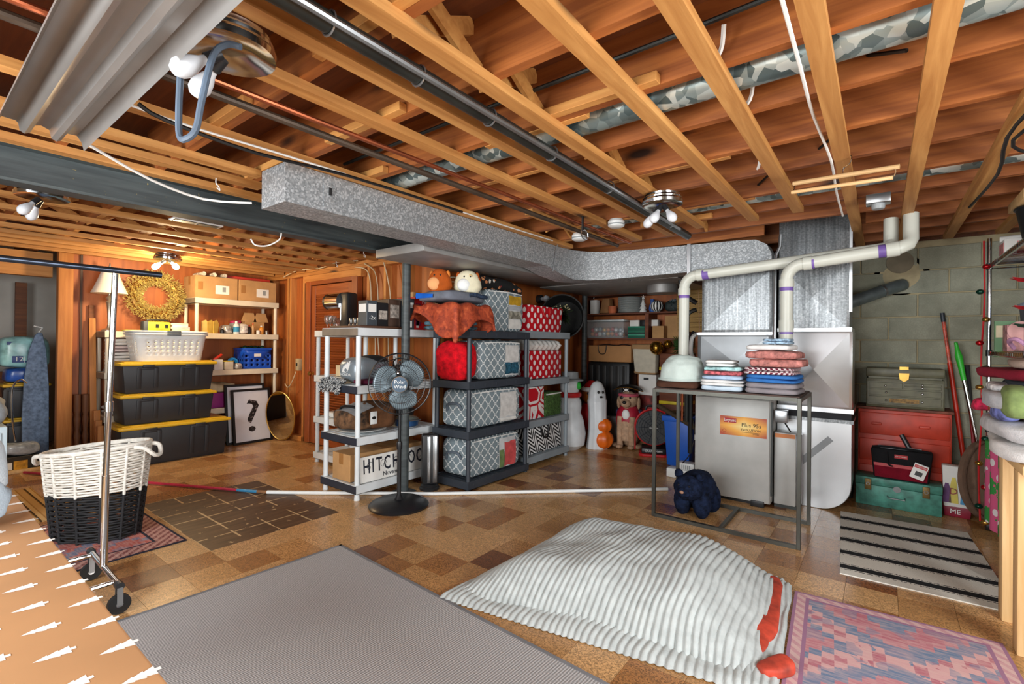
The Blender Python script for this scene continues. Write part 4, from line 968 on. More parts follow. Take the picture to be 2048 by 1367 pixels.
for i, mm in enumerate((tg, tw, tw, cloth_m('rose_linen', (214, 196, 192), .06), tw)):
    folded('folded_sheet', ['grey folded sheet at the bottom of the linen stack on the low shelf', 'white folded sheet lying on the grey one in the linen stack', 'white folded sheet in the middle of the linen stack', 'pale rose folded sheet in the linen stack', 'white folded sheet topping the linen stack on the low shelf'][i], mm, (-6.82, 1.64, .961+.074*i), (.34, .32, .072), 0, 'linen', layers=2, seed=i)
folded('folded_sheet', 'crumpled pale sheet on the lower tier of the low shelf', tw, (-6.82, 1.62, .491), (.34, .3, .10), .1, 'linen', layers=2, seed=8)
folded('folded_sheet', 'patterned grey sheet lying on the crumpled pale sheet', cloth_m('print_linen', (170, 180, 180), .4, 26), (-6.82, 1.62, .592), (.32, .28, .10), -.1, 'linen', layers=2, seed=9)
# two nested laundry baskets
def basket(label, z, rimonly=False):
    t = thing('laundry_basket', label, 'basket', (-6.36, 1.91, z), 0, 'nested white laundry baskets')
    def pt(a, zz, off=0.0):
        f = zz/.29; hx, hy = .17+.035*f+off, .31+.045*f+off
        ca, sa = cos(a), sin(a); s = (abs(ca)**5+abs(sa)**5)**(-1/5.)
        return (hx*ca*s, hy*sa*s, zz)
    n = 120; m = MB()
    zs = [0, .03, .055] + [x for r_ in range(4) for x in (.06+r_*.045, .06+r_*.045+.03)] + [.245, .29]
    vs = [pt(2*pi*i/n, zz) for zz in zs for i in range(n)]; fs = []
    for j in range(len(zs)-1):
        hole_row = 3 <= j <= 9 and j % 2 == 1
        for i in range(n):
            if hole_row and i % 3 == 0 and not (i % 30 in (14, 15, 16)): continue
            l = (i+1) % n; fs.append((j*n+i, j*n+l, (j+1)*n+l, (j+1)*n+i))
    fs.append(tuple(range(n-1, -1, -1)))
    m.add(vs, fs); o = m.build('body', MATS['white_plastic'], t, ang=50)
    md = o.modifiers.new('thickness', 'SOLIDIFY'); md.thickness = .004
    MB().tube([pt(2*pi*i/60, .29, .008) for i in range(60)], .011, 8, closed=True).build('rim', MATS['white_plastic'], t)
    for a in (0.0, pi):
        x = pt(a, .28, .012)[0]
        MB().cbox((x+.006*(1 if a == 0 else -1), 0, .29), (.018, .13, .026)).build('grip', M('slate_grip', (96, 104, 112), .5), t, bevel=.006)
    return t
basket('white laundry basket with square holes, standing on the top tote', 1.092)
b2 = basket('white laundry basket nested inside the other with only its rim showing', 1.12)
# framed prints and oval mirror
def frame(label, loc, rot, w, h, q_=True):
    t = thing('framed_print', label, 'picture', loc, rot=rot)
    fw = .03
    for a in ((-w/2, w/2, 0, fw), (-w/2, w/2, h-fw, h), (-w/2, -w/2+fw, fw, h-fw), (w/2-fw, w/2, fw, h-fw)):
        MB().box(-.012, .012, a[0], a[1], a[2], a[3]).build('frame_rail', MATS['black'], t, bevel=.002, seg=1)
    MB().box(-.008, .002, -w/2+fw, w/2-fw, fw, h-fw).build('mount', M('print_paper', (222, 222, 226), .35, var=.02), t)
    return t
f2 = frame('black picture frame leaning behind the question mark print', (-6.535, 2.86, 0.0), (0, R_(-7), 0), .50, .76)
f1 = frame('black framed print of a large collage question mark leaning on the shelving', (-6.46, 2.91, 0.0), (0, R_(-8), R_(3)), .50, .70)
kq = NT('collage'); vv = kq.voro(sc=60, out='Color'); sp = kq.n('ShaderNodeSeparateColor'); kq.put(sp.inputs[0], vv)
kq.fin(kq.ramp(sp.outputs[0], [(.0, (20, 18, 20)), (.45, (60, 50, 52)), (.62, (130, 118, 116)), (.75, (22, 20, 22))], 'CONSTANT'), .5)
text('?', .60, kq.m, f1, (.0035, 0.0, .33), FX, 'question_mark', sx=1.25)
mr = thing('oval_mirror', 'oval mirror with thin gold rim leaning against the studs by the door', 'mirror', (-6.30, 3.20, .005), rot=(R_(8), 0, R_(35)))
MB().torus((0, 0, .335), .19, .009, 40, 8, 1, 1.0, 1.72).build('rim', MATS['brass'], mr)
MB().lathe([(0, -.004), (.186, -.004), (.186, .004), (0, .004)], 40, sx=1.0, sy=1.72).build('glass', M('mirror_glass', (210, 214, 214), .04, 1.0, var=0), mr, (0, 0, .335), (pi/2, 0, 0))
# boxes on top of the tall unit
for y, lb in ((2.52, 'sealed cardboard box with shipping label on the shelf end near the wreath'), (3.02, 'sealed cardboard box with shipping label on the shelf end near the studs')):
    t = carton(lb, (-6.82, y, 1.846), (.38, .485, .275), 0)
    MB().box(.19, .1925, -.02, .14, .06, .17).build('shipping_label', MATS['paper'], t)
    MB().box(.1925, .1932, .06, .1, .09, .15).build('barcode', MATS['grey_plastic'], t)
    MB().box(.1905, .192, -.215, -.16, .1, .2).build('side_tape', MATS['tape'], t)
for i, y in enumerate((2.38, 2.50, 2.62)):
    MB().cyl((-6.95, y, 2.15), (-6.66, y, 2.15), .026, 12).build('wrapping_roll', M('roll_print', (206, 196, 180), .6, var=.35, vs=30), label='short patterned roll of wrapping paper lying on the cardboard box', cat='paper roll', group='short rolls on the boxes')
rbox('long_box', [M('red_box', (196, 58, 44), .5)], (.16, .56, .05), (-6.84, 2.96, 2.122), label='long flat red and white box lying across the cardboard boxes', cat='box')
# goods on the 1.41 tier
T1 = 1.4105
bottle('white bottle with blue label on the upper tier of the tall shelf', (-6.70, 2.78, T1), .036, .17, MATS['white_plastic'], MATS['white_plastic'], band=M('blue_band', (56, 146, 190), .5))
bottle('orange glue bottle with silver base at the end of the upper tier', (-6.70, 3.10, T1), .03, .12, M('orange_glue', (226, 150, 60), .4), MATS['paper'])
bottle('slim orange-tipped glue bottle between the other bottles on the upper tier', (-6.70, 2.99, T1), .018, .15, M('tan_glue', (206, 160, 110), .4), M('orange_tip', (226, 92, 40), .4))
bottle('red-tipped glue tube standing beside the slim glue bottle', (-6.69, 2.94, T1), .018, .125, MATS['black_plastic'], MATS['red'])
for y, l_ in ((3.16, 'small silver tin at the end of the upper tier'), (3.045, 'small white tin between glue bottles on the upper tier')):
    MB().lathe([(.022, 0), (.022, .05), (.019, .055)], 14).build('tin', MATS['steel'] if y > 3.1 else MATS['paper'], None, (-6.67, y, T1), label=l_, cat='tin')
soft((.17, .12, .12), .6, wob=.016, seed=3).build('plastic_bag', M('silver_bag', (188, 184, 180), .2, .3, var=.4, vs=14), None, (-6.765, 2.68, T1), label='crumpled silver plastic bag on the upper tier by the white bottle', cat='bag', ang=70)
soft((.14, .09, .14), .6, wob=.016, seed=6).build('plastic_bag', M('clear_white_bag', (206, 198, 194), .2, var=.35, vs=16), None, (-6.70, 2.868, T1), label='crumpled clear bag with pink trim on the upper tier', cat='bag', ang=70)
t = thing('drawstring_purse', 'pink topped grey purse behind the crumpled clear bag', 'purse', (-6.90, 2.85, T1)); soft((.12, .14, .17), .6).build('body', tg, t); soft((.1, .12, .05), .6).build('flap', M('magenta_cloth', (186, 44, 96), .7), t, (0, 0, .14))
t = carton('open cardboard box with raised flaps at the back of the upper tier', (-6.90, 3.06, T1), (.2, .26, .17), 0, None, False)
for y, a in ((-.10, -.35), (.10, .35)): MB().prism([(-.1, 0), (.1, 0), (.06, .12), (-.06, .12)], 0, -.002, .002).build('flap', MATS['cardboard'], t, (.1, y*.8, .17), (0, 0, 0))
rbox('metal_tin', MATS['paper'], (.09, .11, .04), (-6.86, 3.08, T1+.171), label='white rectangular tin resting on the open cardboard box', cat='tin')
for i, (y, a) in enumerate(((2.41, -.3), (2.465, .25), (2.515, .4))):
    MB().prism([(-.03, 0), (.03, 0), (.05, .12), (.02, .17), (-.03, .15)], 0, -.006, .006).build('paper_fan', M('gold_paper', (206, 168, 76), .5, var=.2), None, (-6.72+.03*i, y, T1), (0, 0, a), label='gold folded paper fan standing on the upper tier behind the shelf post', cat='fan', group='gold fans on the upper tier')
bottle('dark spray bottle lying low beside the gold paper fans', (-6.65, 2.592, T1), .026, .07, MATS['black_plastic'], MATS['steel'])
# goods on the .95 tier
T2 = .9505
t = thing('milk_crate', 'blue plastic crate with round holes full of green ornaments', 'crate', (-6.825, 3.045, T2)); t.scale = (.86, .9, 1)
CBL = M('crate_blue', (22, 82, 196), .4, var=.06)
m = MB()
for hx_, ax in ((.17, 0), (-.17, 0), (.20, 1), (-.20, 1)):
    ln_ = .40 if ax == 0 else .34
    nn, rr_ = 5, 3
    def cell(u0, u1, z0, z1, hole):
        c_ = ((u0+u1)/2, (z0+z1)/2); r_ = min(u1-u0, z1-z0)*.30
        def P(u, z): return (hx_, u, z) if ax == 0 else (u, hx_, z)
        if not hole: m.add([P(u0, z0), P(u1, z0), P(u1, z1), P(u0, z1)], [(0, 1, 2, 3)]); return
        out = [(u1, c_[1]), (u1, z1), (c_[0], z1), (u0, z1), (u0, c_[1]), (u0, z0), (c_[0], z0), (u1, z0)]
        inn = [(c_[0]+r_*cos(pi*i/4), c_[1]+r_*sin(pi*i/4)) for i in range(8)]
        m.add([P(*p) for p in out]+[P(*p) for p in inn], [(i, (i+1) % 8, 8+(i+1) % 8, 8+i) for i in range(8)])
    for i in range(nn):
        for j in range(4):
            cell(-ln_/2+ln_*i/nn, -ln_/2+ln_*(i+1)/nn, .02+.06*j, .08+.06*j, j < 3 and not (j == 2 and i in (1, 2, 3)))
m.box(-.17, .17, -.20, .20, 0, .02)
o = m.build('body', CBL, t, ang=30); md = o.modifiers.new('thickness', 'SOLIDIFY'); md.thickness = .006; md.offset = -1
MB().box(.168, .18, -.205, .205, .25, .275).box(-.18, -.168, -.205, .205, .25, .275).box(-.168, .168, .195, .207, .25, .275).box(-.168, .168, -.207, -.195, .25, .275).build('rim', CBL, t, bevel=.003)
MB().box(.171, .174, -.05, .05, .16, .2).build('label_sticker', MATS['paper'], t)
q = random.Random(2)
for i in range(12): MB().ell((0, 0, 0), (.035, .035, .035), 12, 8).build('glass_bauble', M('dark_green_glass', (24, 58, 40), .15, var=.3), None, (-6.915+.058*(i % 4), 2.935+.09*(i//4)+.02*(i % 2), T2+.255+.01*(i % 3)), label='dark green glass bauble in the blue crate', cat='ornament', group='baubles in the blue crate')
m = MB(); q = random.Random(4)
for i in range(26):
    a = q.uniform(0, pi); R0 = q.uniform(.04, .066); c_ = Vector((q.uniform(-.01, .01), q.uniform(-.01, .01), .078))
    ax1 = Vector((q.uniform(-.4, .4), 1, q.uniform(-.4, .4))).normalized(); ax2 = ax1.cross(Vector((1, q.uniform(-.5, .5), q.uniform(-.3, .3)))).normalized()
    m.tube([c_+ax1*R0*cos(2*pi*j/14)+ax2*R0*sin(2*pi*j/14) for j in range(14)], .0035, 5, closed=True)
m.build('string_coil', M('bright_blue_cord', (26, 140, 210), .4, var=.2), None, (-6.80, 2.785, T2), label='tangled coil of bright blue cord beside the blue crate', cat='cord')
carton('small white box with printed side beside the coil of blue cord', (-6.68, 2.54, T2), (.14, .10, .13), 0, MATS['paper'], False, name='small_box')
carton('low white box between the small white box and the blue cord', (-6.68, 2.66, T2), (.14, .1, .10), .1, M('offwhite_card', (216, 206, 188), .7), False, name='small_box')
soft((.085, .09, .08), .6, wob=.01, seed=9).build('plastic_bag', MATS['silver_bag'], None, (-6.665, 2.79, T2), label='small crumpled bag of pale bits below the coil of blue cord', cat='bag', ang=70)
t = thing('craft_knife', 'red and dark craft knife lying on the small white box', 'knife', (-6.68, 2.54, T2+.1315), rot=(R_(35), 0, 0)); rbox('handle', M('red_handle', (206, 52, 36), .4), (.03, .14, .03), (0, .02, 0), t, .012)
rbox('ruler', M('yellow_plastic', (214, 190, 40), .5), (.03, .15, .012), (-6.64, 2.66, T2+.1015), label='short yellow plastic strip lying on the low white box', cat='ruler')
# .47 tier
rbox('purple_box', M('purple_card', (156, 44, 132), .5, var=.06), (.32, .34, .19), (-6.82, 2.52, .4705), label='purple storage box on the lower tier behind the totes', cat='box')
soft((.3, .42, .11), .55, wob=.03, seed=5).build('linen_heap', cloth_m('cream_linen', (214, 200, 164), .1), None, (-6.82, 2.58, .662), label='heap of cream fabric on the purple box', cat='fabric', ang=70)
soft((.28, .26, .14), .55, wob=.02, seed=7).build('linen_heap', cloth_m('brown_knit', (96, 64, 46), .2), None, (-6.82, 3.06, .4705), label='brown knitted bundle on the lower tier beside the oval mirror', cat='fabric', ang=70)
soft((.3, .3, .26), .6, wob=.02, seed=1).build('grey_cushion', tg, None, (-6.82, 3.05, .1005), label='round grey cushion on the bottom tier behind the prints', cat='cushion', ang=70)
# long pole on the floor
pl = thing('long_pole', 'long pole of pink, blue and white lengths lying across the floor', 'pole', (-6.62, .82, .016))
o = Vector((-6.62, .82, 0))
def seg(nm, a, b, r, mt): MB().cyl(Vector(a)-o, Vector(b)-o, r, 10).build(nm, mt, pl)
seg('pink_length', (-6.62, .82, 0), (-4.46, 1.875, 0), .0115, M('pink_pole', (206, 54, 84), .35))
seg('blue_length', (-4.46, 1.875, 0), (-4.28, 1.963, 0), .0125, M('blue_pole', (66, 148, 196), .35))
seg('connector', (-4.28, 1.963, 0), (-4.2, 2.01, 0), .0135, M('rust', (140, 96, 60), .7))
seg('white_length', (-4.2, 2.01, 0), (-3.84, 2.28, 0), .0155, MATS['white_plastic'])
seg('coupling', (-3.86, 2.265, 0), (-3.79, 2.32, 0), .0159, MATS['white_plastic'])
seg('white_length', (-3.8, 2.312, 0), (-3.06, 2.89, 0), .0145, MATS['white_plastic'])
seg('white_length', (-3.06, 2.89, 0), (-1.53, 4.33, 0), .0145, MATS['white_plastic'])
# ================================================================ MIDDLE: WHITE UNITS AND THEIR GOODS
WP = MATS['white_plastic']; WPC = M('white_shelf', (216, 222, 224), .42, var=.04)
DKCAP = M('slate_cap', (40, 46, 58), .5)
u1 = shelf_unit('white resin shelving unit with dark end caps behind the pedestal fan', (-3.435, 2.37, 0), .53, .93, [.125, .525, .955, 1.44], WPC, [DKCAP, DKCAP, DKCAP, TAUPE], foot=.045)
u2 = shelf_unit('white resin shelving unit standing in front of the louvred door', (-4.96, 2.87, 0), .43, .92, [.11, .50, .95, 1.44], WPC, rz=-pi/2)
Z4 = 1.4405
rbox('cutting_board', wood('walnut_board', (70, 44, 30), (104, 68, 44), 1, knots=False), (.46, .50, .022), (-3.68, 2.655, Z4), bevel=.008, label='dark wooden board lying on top of the white shelving unit', cat='board')
ZB = Z4+.0225
# boxed appliances
def abox(label, loc, size, mat, bits, name='appliance_box'):
    t = thing(name, label, 'box', loc)
    rbox('carton', mat, size, (0, 0, 0), t, .003, seg=1)
    for (face, a0, a1, z0, z1, mm) in bits:
        if face == 'x': MB().box(size[0]/2, size[0]/2+.0015, a0, a1, z0, z1).build('print_panel', mm, t)
        else: MB().box(a0, a1, -size[1]/2-.0015, -size[1]/2, z0, z1).build('print_panel', mm, t)
    return t
GB = M('slate_box', (62, 70, 76), .5); BB = M('black_box', (28, 28, 30), .45)
b = abox('slate grey boxed kettle with white panel on the dark board', (-3.575, 2.565, ZB), (.13, .11, .22), GB, [('x', -.04, .04, .12, .19, MATS['paper']), ('y', -.05, .05, .12, .19, MATS['paper'])])
text('-2x', .05, MATS['white'], b, (.0665, .0, .07), FX)
abox('black boxed gadget with pale dial picture on the dark board', (-3.60, 2.69, ZB), (.15, .11, .21), BB, [('x', -.045, .045, .06, .14, M('pale_print', (170, 160, 150), .5, var=.4, vs=40))])
abox('brown boxed fan with round picture behind the black boxed gadget', (-3.64, 2.83, ZB), (.2, .14, .25), M('brown_box', (84, 62, 50), .5, var=.15), [('x', -.05, .05, .08, .2, MATS['pale_print'])])
abox('dark slate boxed appliance beside the red box on the white unit', (-3.58, 2.955, Z4), (.24, .08, .29), GB, [('x', -.03, .03, .2, .25, MATS['paper']), ('x', -.012, .012, .02, .08, MATS['paper'])])
b = abox('tall red boxed game with bright side pictures at the end of the white unit', (-3.60, 3.08, Z4), (.26, .14, .31), M('red_game', (206, 34, 38), .45), [('x', -.06, .0, .04, .25, M('purple_print', (120, 40, 80), .5, var=.5, vs=24)), ('x', -.05, -.02, .02, .1, MATS['paper'])])
text('PI', .06, MATS['white'], b, (.132, .04, .27), FX)
rbox('small_carton', MATS['cardboard'], (.16, .1, .05), (-3.60, 3.08, Z4+.311), label='small flat carton resting on the tall red box', cat='box')
# coffee machine and glassware on the second unit
cf = thing('coffee_machine', 'chrome and black pod coffee machine on the unit by the louvred door', 'coffee machine', (-4.72, 3.08, Z4))
MB().lathe([(.09, 0), (.095, .01), (.09, .02)], 20).build('drip_base', MATS['black_plastic'], cf)
MB().box(.0, .16, -.07, .07, .0, .42).build('back_column', MATS['black_plastic'], cf, bevel=.03)
MB().cyl((-.22, -.02, .33), (.02, -.02, .33), .095, 22).build('chrome_barrel', MATS['chrome'], cf)
MB().cyl((-.26, -.02, .33), (-.22, -.02, .33), .093, 22).build('barrel_cap', MATS['black_plastic'], cf)
MB().cyl((.03, -.06, .12), (.03, -.06, .30), .016, 12).build('spout', MATS['chrome'], cf)
glass = M('clear_glass', (235, 238, 238), .04, trans=.95, var=0)
for i, (x, y) in enumerate(((-4.88, 2.97), (-4.80, 2.96), (-4.84, 3.03))):
    MB().lathe([(.028, 0), (.028, .004), (.004, .01), (.004, .07), (.025, .09), (.033, .13), (.028, .17), (.026, .17), (.031, .13), (.022, .092), (0, .078)], 16).build('wine_glass', glass, None, (x, y, Z4), label='clear stemmed wine glass standing in front of the chrome barrel', cat='glass', group='wine glasses by the coffee machine')
MB().lathe([(.05, 0), (.052, .01), (.052, .15), (.045, .15), (.046, .012), (0, .01)], 20).build('glass_jar', glass, None, (-4.91, 3.12, Z4), label='clear glass jar at the outer corner of the unit by the door', cat='jar')
for i in range(3):
    for j in range(2):
        MB().lathe([(.028, 0), (.03, .01), (.03, .06), (.02, .075), (.022, .08), (.024, .12), (.018, .13)], 14).build('shaker_bottle', WP if j else MATS['steel'], None, (-4.36+.068*i, 2.93+.075*j, Z4), label='white and silver shaker bottle in the cluster beside the black coffee column', cat='bottle', group='shaker bottles in a cluster')
t = thing('binoculars', 'black and white trinket lying in front of the wine glasses', 'trinket', (-4.62, 2.92, Z4)); rbox('body', WP, (.12, .06, .04), (0, 0, 0), t, .015); rbox('band', MATS['black'], (.05, .065, .045), (0.01, 0, .0), t, .012)
# generator with wing mark and fringed mop mitt
t = thing('engine_tank', 'silver engine tank with a white wing mark beside the fringed mop pad', 'engine', (-3.74, 2.66, .9555))
SG = M('silver_paint', (150, 162, 170), .3, .4, var=.04)
m = MB().ell((0, 0, .115), (.16, .2, .115), 28, 16, .6, .5); m.build('tank', SG, t)
MB().ell((.02, .06, .19), (.13, .16, .06), 20, 8).build('black_seat', MATS['black_plastic'], t)
MB().box(-.13, .13, -.10, .16, 0, .045).build('base', MATS['black_plastic'], t, bevel=.02)
wing = [(0, 0), (.06, 0), (.10, .085), (.055, .06), (.02, .035)]
w_ = MB()
for a, b in ((0, 0), (.0, -.012)): pass
MB().prism([(-.06, .095), (.0, .093), (.03, .108), (.052, .15), (.064, .20), (.036, .178), (.03, .19), (.002, .162), (-.004, .172), (-.03, .143), (-.036, .15), (-.05, .122)], 1, -.199, -.193).build('wing_mark', MATS['white'], t)
text('HONDA', .035, MATS['white'], t, (-.005, -.1985, .075), FY, sx=1.2)
mm = NT('fringe'); vv = mm.voro(sc=140, out='Color'); sp = mm.n('ShaderNodeSeparateColor'); mm.put(sp.inputs[0], vv)
mm.fin(mm.ramp(sp.outputs[0], [(0, (40, 44, 50)), (.5, (150, 156, 160)), (.62, (215, 215, 212))], 'CONSTANT'), .9)
t = thing('mop_pad', 'grey fringed mop pad drooping over the end of the white shelf', 'mop head', (-3.80, 2.40, .9555))
soft((.22, .10, .05), .6).build('pad', mm.m, t, (.01, 0, 0))
q = random.Random(1); m = MB()
for i in range(420):
    x = q.uniform(-.15, .15); z = q.uniform(-.07, .06); p = Vector((x, -.045-.02*q.random(), z*.9+.01*cos(x*20)))
    if z > .0: p.y += .02
    d = Vector((q.uniform(-.5, .5), -.6+q.uniform(-.3, .2), q.uniform(-.7, .2))).normalized()*.028
    m.tube([p, p+d*.6+Vector((0, 0, -.002)), p+d], .0035, 4)
m.build('fringe_loops', mm.m, t, kind='stuff')
soft((.15, .2, .045), .5, wob=.006).build('plum_cloth', cloth_m('plum', (96, 34, 60), .1), None, (-3.545, 2.54, .9555), label='plum folded cloth at the end of the silver engine tank', cat='cloth', ang=60)
t = thing('chrome_kettle', 'shiny chrome kettle behind the silver engine tank', 'kettle', (-3.66, 3.0, .9555))
MB().lathe([(.07, 0), (.09, .03), (.095, .08), (.07, .13), (.03, .15)], 22).build('body', MATS['chrome'], t)
MB().lathe([(.05, .145), (.03, .16), (.012, .165), (.016, .185), (0, .19)], 16).build('lid', MATS['chrome'], t)
MB().tube(smoothpts([(-.08, 0, .1), (-.1, 0, .18), (0, 0, .22), (.1, 0, .18), (.08, 0, .1)]), .007, 8).build('handle', MATS['black_plastic'], t)
rbox('card_box', M('cream_card', (222, 206, 170), .7), (.14, .2, .12), (-4.60, 3.05, .9505), label='cream cardboard box on the unit by the louvred door', cat='box')
rbox('paper_pad', MATS['paper'], (.16, .14, .05), (-4.42, 3.02, .9505), label='stack of white paper on the unit by the louvred door', cat='paper')
# tote bag, platter, pan
t = thing('duffel_bag', 'brown and black duffel bag with a white tag lying on the platter', 'bag', (-3.70, 2.66, .5485))
soft((.36, .34, .23), .45, wob=.03, ws=6, seed=3).build('body', cloth_m('brown_canvas', (104, 70, 46), .2, 10), t, (0, .06, 0), ang=60)
m = soft((.34, .27, .18), .5, wob=.02, ws=9, seed=5); m.build('camo_flap', M('camo', (92, 66, 44), .9, var=.75, vs=16), t, (-.02, -.12, .0), ang=60)
MB().grid(lambda u, v: (-.17+.34*u, -.25+.2*v, .235-.03*(2*u-1)**2-.06*(1-v)), 10, 6).build('grey_panel', cloth_m('grey_canvas', (150, 152, 154)), t)
MB().tube(smoothpts([(-.12, -.2, .12), (-.06, -.22, .2), (.04, -.2, .21), (.12, -.18, .2)]), .012, 8).build('strap', MATS['black'], t)
MB().box(.205, .209, -.115, -.045, .06, .17).build('luggage_tag', WP, t, bevel=.002); MB().ell((.211, -.08, .115), (.002, .022, .014), 14, 6).build('tag_print', MATS['black'], t)
MB().lathe([(0, 0), (.1, 0), (.19, .02), (.2, .03), (.19, .028), (.1, .01), (0, .01)], 28, sx=.95, sy=1.1).build('oval_platter', WP, None, (-3.67, 2.60, .5255), label='white oval platter under the duffel bag', cat='platter')
t = thing('saute_pan', 'blue lidded pan on the white shelf beside the duffel bag', 'pan', (-3.60, 3.035, .5255))
MB().lathe([(.09, 0), (.11, .01), (.115, .07), (.108, .07), (.1, .02), (0, .015)], 26).build('body', M('pan_blue', (44, 82, 128), .3, .3), t)
MB().lathe([(.115, .07), (.1, .085), (.05, .1), (0, .105)], 26).build('glass_lid', M('smoked_glass', (150, 158, 150), .1, trans=.6, var=.05), t)
MB().tube(smoothpts([(.09, -.05, .06), (.15, -.06, .07), (.15, .04, .07), (.1, .05, .06)]), .007, 8).build('handle', MATS['steel'], t)
t = thing('slow_cooker', 'small black slow cooker at the end of the white shelf', 'cooker', (-3.815, 3.175, .5255))
MB().lathe([(.08, 0), (.1, .02), (.105, .13), (.1, .14)], 22).build('pot', MATS['black_plastic'], t); MB().lathe([(.1, .14), (.06, .16), (.02, .165), (.02, .18), (0, .182)], 20).build('lid', MATS['smoked_glass'], t)
rbox('white_dish', WP, (.2, .12, .05), (-4.78, 3.0, .5005), bevel=.015, label='small white baking dish with red side on the unit by the door', cat='dish')
# bottom tier: carton and sign, glass pumpkin
carton('long cardboard carton on the bottom tier behind the white name sign', (-3.70, 2.80, .1255), (.26, .80, .23), 0)
sg = thing('name_sign', 'long white wooden name sign with black serif capitals', 'sign', (-3.475, 2.83, .1255), rot=(0, R_(-4), 0))
MB().box(-.008, .008, -.40, .40, 0, .215).build('board', MATS['paper'], sg, bevel=.002)
MB().box(-.009, .0085, -.402, -.396, 0, .215).build('edge', MATS['black'], sg)
ik = M('sign_ink', (30, 32, 46), .6)
for ch, yy in zip('HITCHCOCK', (-.33, -.265, -.2, -.115, -.02, .075, .165, .255, .34)): text(ch, .17, ik, sg, (.0085, yy, .125), FX, sx=.62, fat=.0022)
text('November', .052, ik, sg, (.0085, -.05, .038), FX, fat=.0008)
m = MB()
for i in range(5):
    y0 = -.3+i*.14; m.tube([(.0088, y0+.04*cos(a*.55)*(1-a/14), .125+.05*sin(a*.55)*(1-a/14)) for a in range(13)], .002, 4)
m.build('scroll_flourish', ik, sg)
t = thing('glass_pumpkin', 'amber mercury-glass pumpkin on the bottom tier behind the carton', 'ornament', (-4.23, 3.02, .1105))
MB().lathe([(.03, 0), (.08, .02), (.1, .07), (.09, .12), (.05, .15), (.02, .145)], 24).build('body', M('amber_glass', (206, 74, 16), .12, .4, var=.4, vs=60), t)
MB().cyl((0, 0, .14), (.01, 0, .19), .012, 8).build('stem', M('green_glass', (60, 120, 50), .3), t)
soft((.14, .14, .2), .7).build('white_pitcher', WP, None, (-4.48, 3.10, .1105), label='white ceramic pitcher beside the amber glass pumpkin', cat='pitcher')

# ---- pedestal fan
fn = thing('pedestal_fan', 'black pedestal fan with round wire grille and three grey blades', 'fan', (-3.085, 2.53, 0), rz=R_(-41))
FB = M('fan_black', (26, 27, 30), .35, var=.1)
MB().lathe([(.235, 0), (.24, .015), (.225, .03), (.205, .036), (.19, .046), (.04, .058), (.028, .075), (.02, .09)], 40).build('base', FB, fn)
MB().cyl((0, 0, .07), (0, 0, .5), .0165, 14).build('lower_pole', FB, fn); MB().cyl((0, 0, .48), (0, 0, .9), .012, 14).build('upper_pole', FB, fn)
MB().lathe([(.022, .46), (.024, .5), (.02, .52)], 14).build('height_collar', FB, fn)
MB().box(-.07, -.0, -.035, .035, .86, .98).build('neck', FB, fn, bevel=.012)
HZ = .99
MB().cyl((-.17, 0, HZ), (.0, 0, HZ), .065, 22, .08).build('motor', FB, fn)
hub = MB().cyl((.03, 0, HZ), (.062, 0, HZ), .038, 22).build('blade_hub', FB, fn)
bl = M('blade_grey', (112, 128, 136), .28, .2, var=.06)
for i in range(3):
    a0 = 2*pi*i/3+.55
    def bf(u, v, a0=a0):
        rr = .035+.175*v; wd_ = .42+.80*sin(pi*min(1, v*.85+.12))
        a = a0+(u-.5)*wd_*1.5+.25*v; return (.045+.03*(u-.5)*(1-.3*v), rr*cos(a), HZ+rr*sin(a))
    o = MB().grid(bf, 10, 10).build('blade', bl, fn); md = o.modifiers.new('thickness', 'SOLIDIFY'); md.thickness = .003
fw = MB()
for r_, x in ((.245, .035), (.24, .06), (.20, .085), (.15, .098), (.10, .104)): fw.torus((x, 0, HZ), r_, .0022 if r_ < .24 else .004, 48, 5, 0)
for i in range(72):
    a = 2*pi*i/72; c_, s_ = cos(a), sin(a)
    fw.tube([(x, r_*c_, HZ+r_*s_) for r_, x in ((.06, .105), (.15, .099), (.21, .08), (.242, .05))], .0013, 4)
fw.build('front_grille', FB, fn)
fw = MB()
for r_, x in ((.245, .03), (.2, -.03), (.14, -.05), (.09, -.055)): fw.torus((x, 0, HZ), r_, .002, 48, 5, 0)
for i in range(60):
    a = 2*pi*i/60; c_, s_ = cos(a), sin(a)
    fw.tube([(x, r_*c_, HZ+r_*s_) for r_, x in ((.07, -.057), (.14, -.05), (.2, -.03), (.243, .02))], .0013, 4)
fw.build('rear_grille', FB, fn)
bd = MB().cyl((.1, 0, HZ), (.112, 0, HZ), .064, 28).build('badge', M('badge_blue', (96, 116, 136), .25, .5), fn)
MB().torus((.108, 0, HZ), .062, .005, 28, 6, 0).build('badge_rim', MATS['chrome'], bd)
text('Polar', .04, MATS['white'], bd, (.1125, 0, HZ+.018), FX); text('Wind', .04, MATS['white'], bd, (.1125, 0, HZ-.018), FX)
# ---- tower fan
tf = thing('tower_fan', 'black tower fan with silver louvre strips on a round base', 'fan', (-3.23, 2.995, 0), rz=R_(-35))
MB().lathe([(.088, 0), (.09, .02), (.078, .03), (.08, .04), (.066, .052)], 26).build('base', MATS['black_plastic'], tf)
MB().box(-.055, .055, -.072, .072, .05, .50).build('housing', MATS['black_plastic'], tf, bevel=.02)
MB().box(.05, .062, -.03, .0, .07, .485).build('louvre_strip', MATS['steel'], tf, bevel=.004); MB().box(.048, .058, .02, .06, .07, .485).build('louvre_strip', MATS['steel'], tf, bevel=.004)

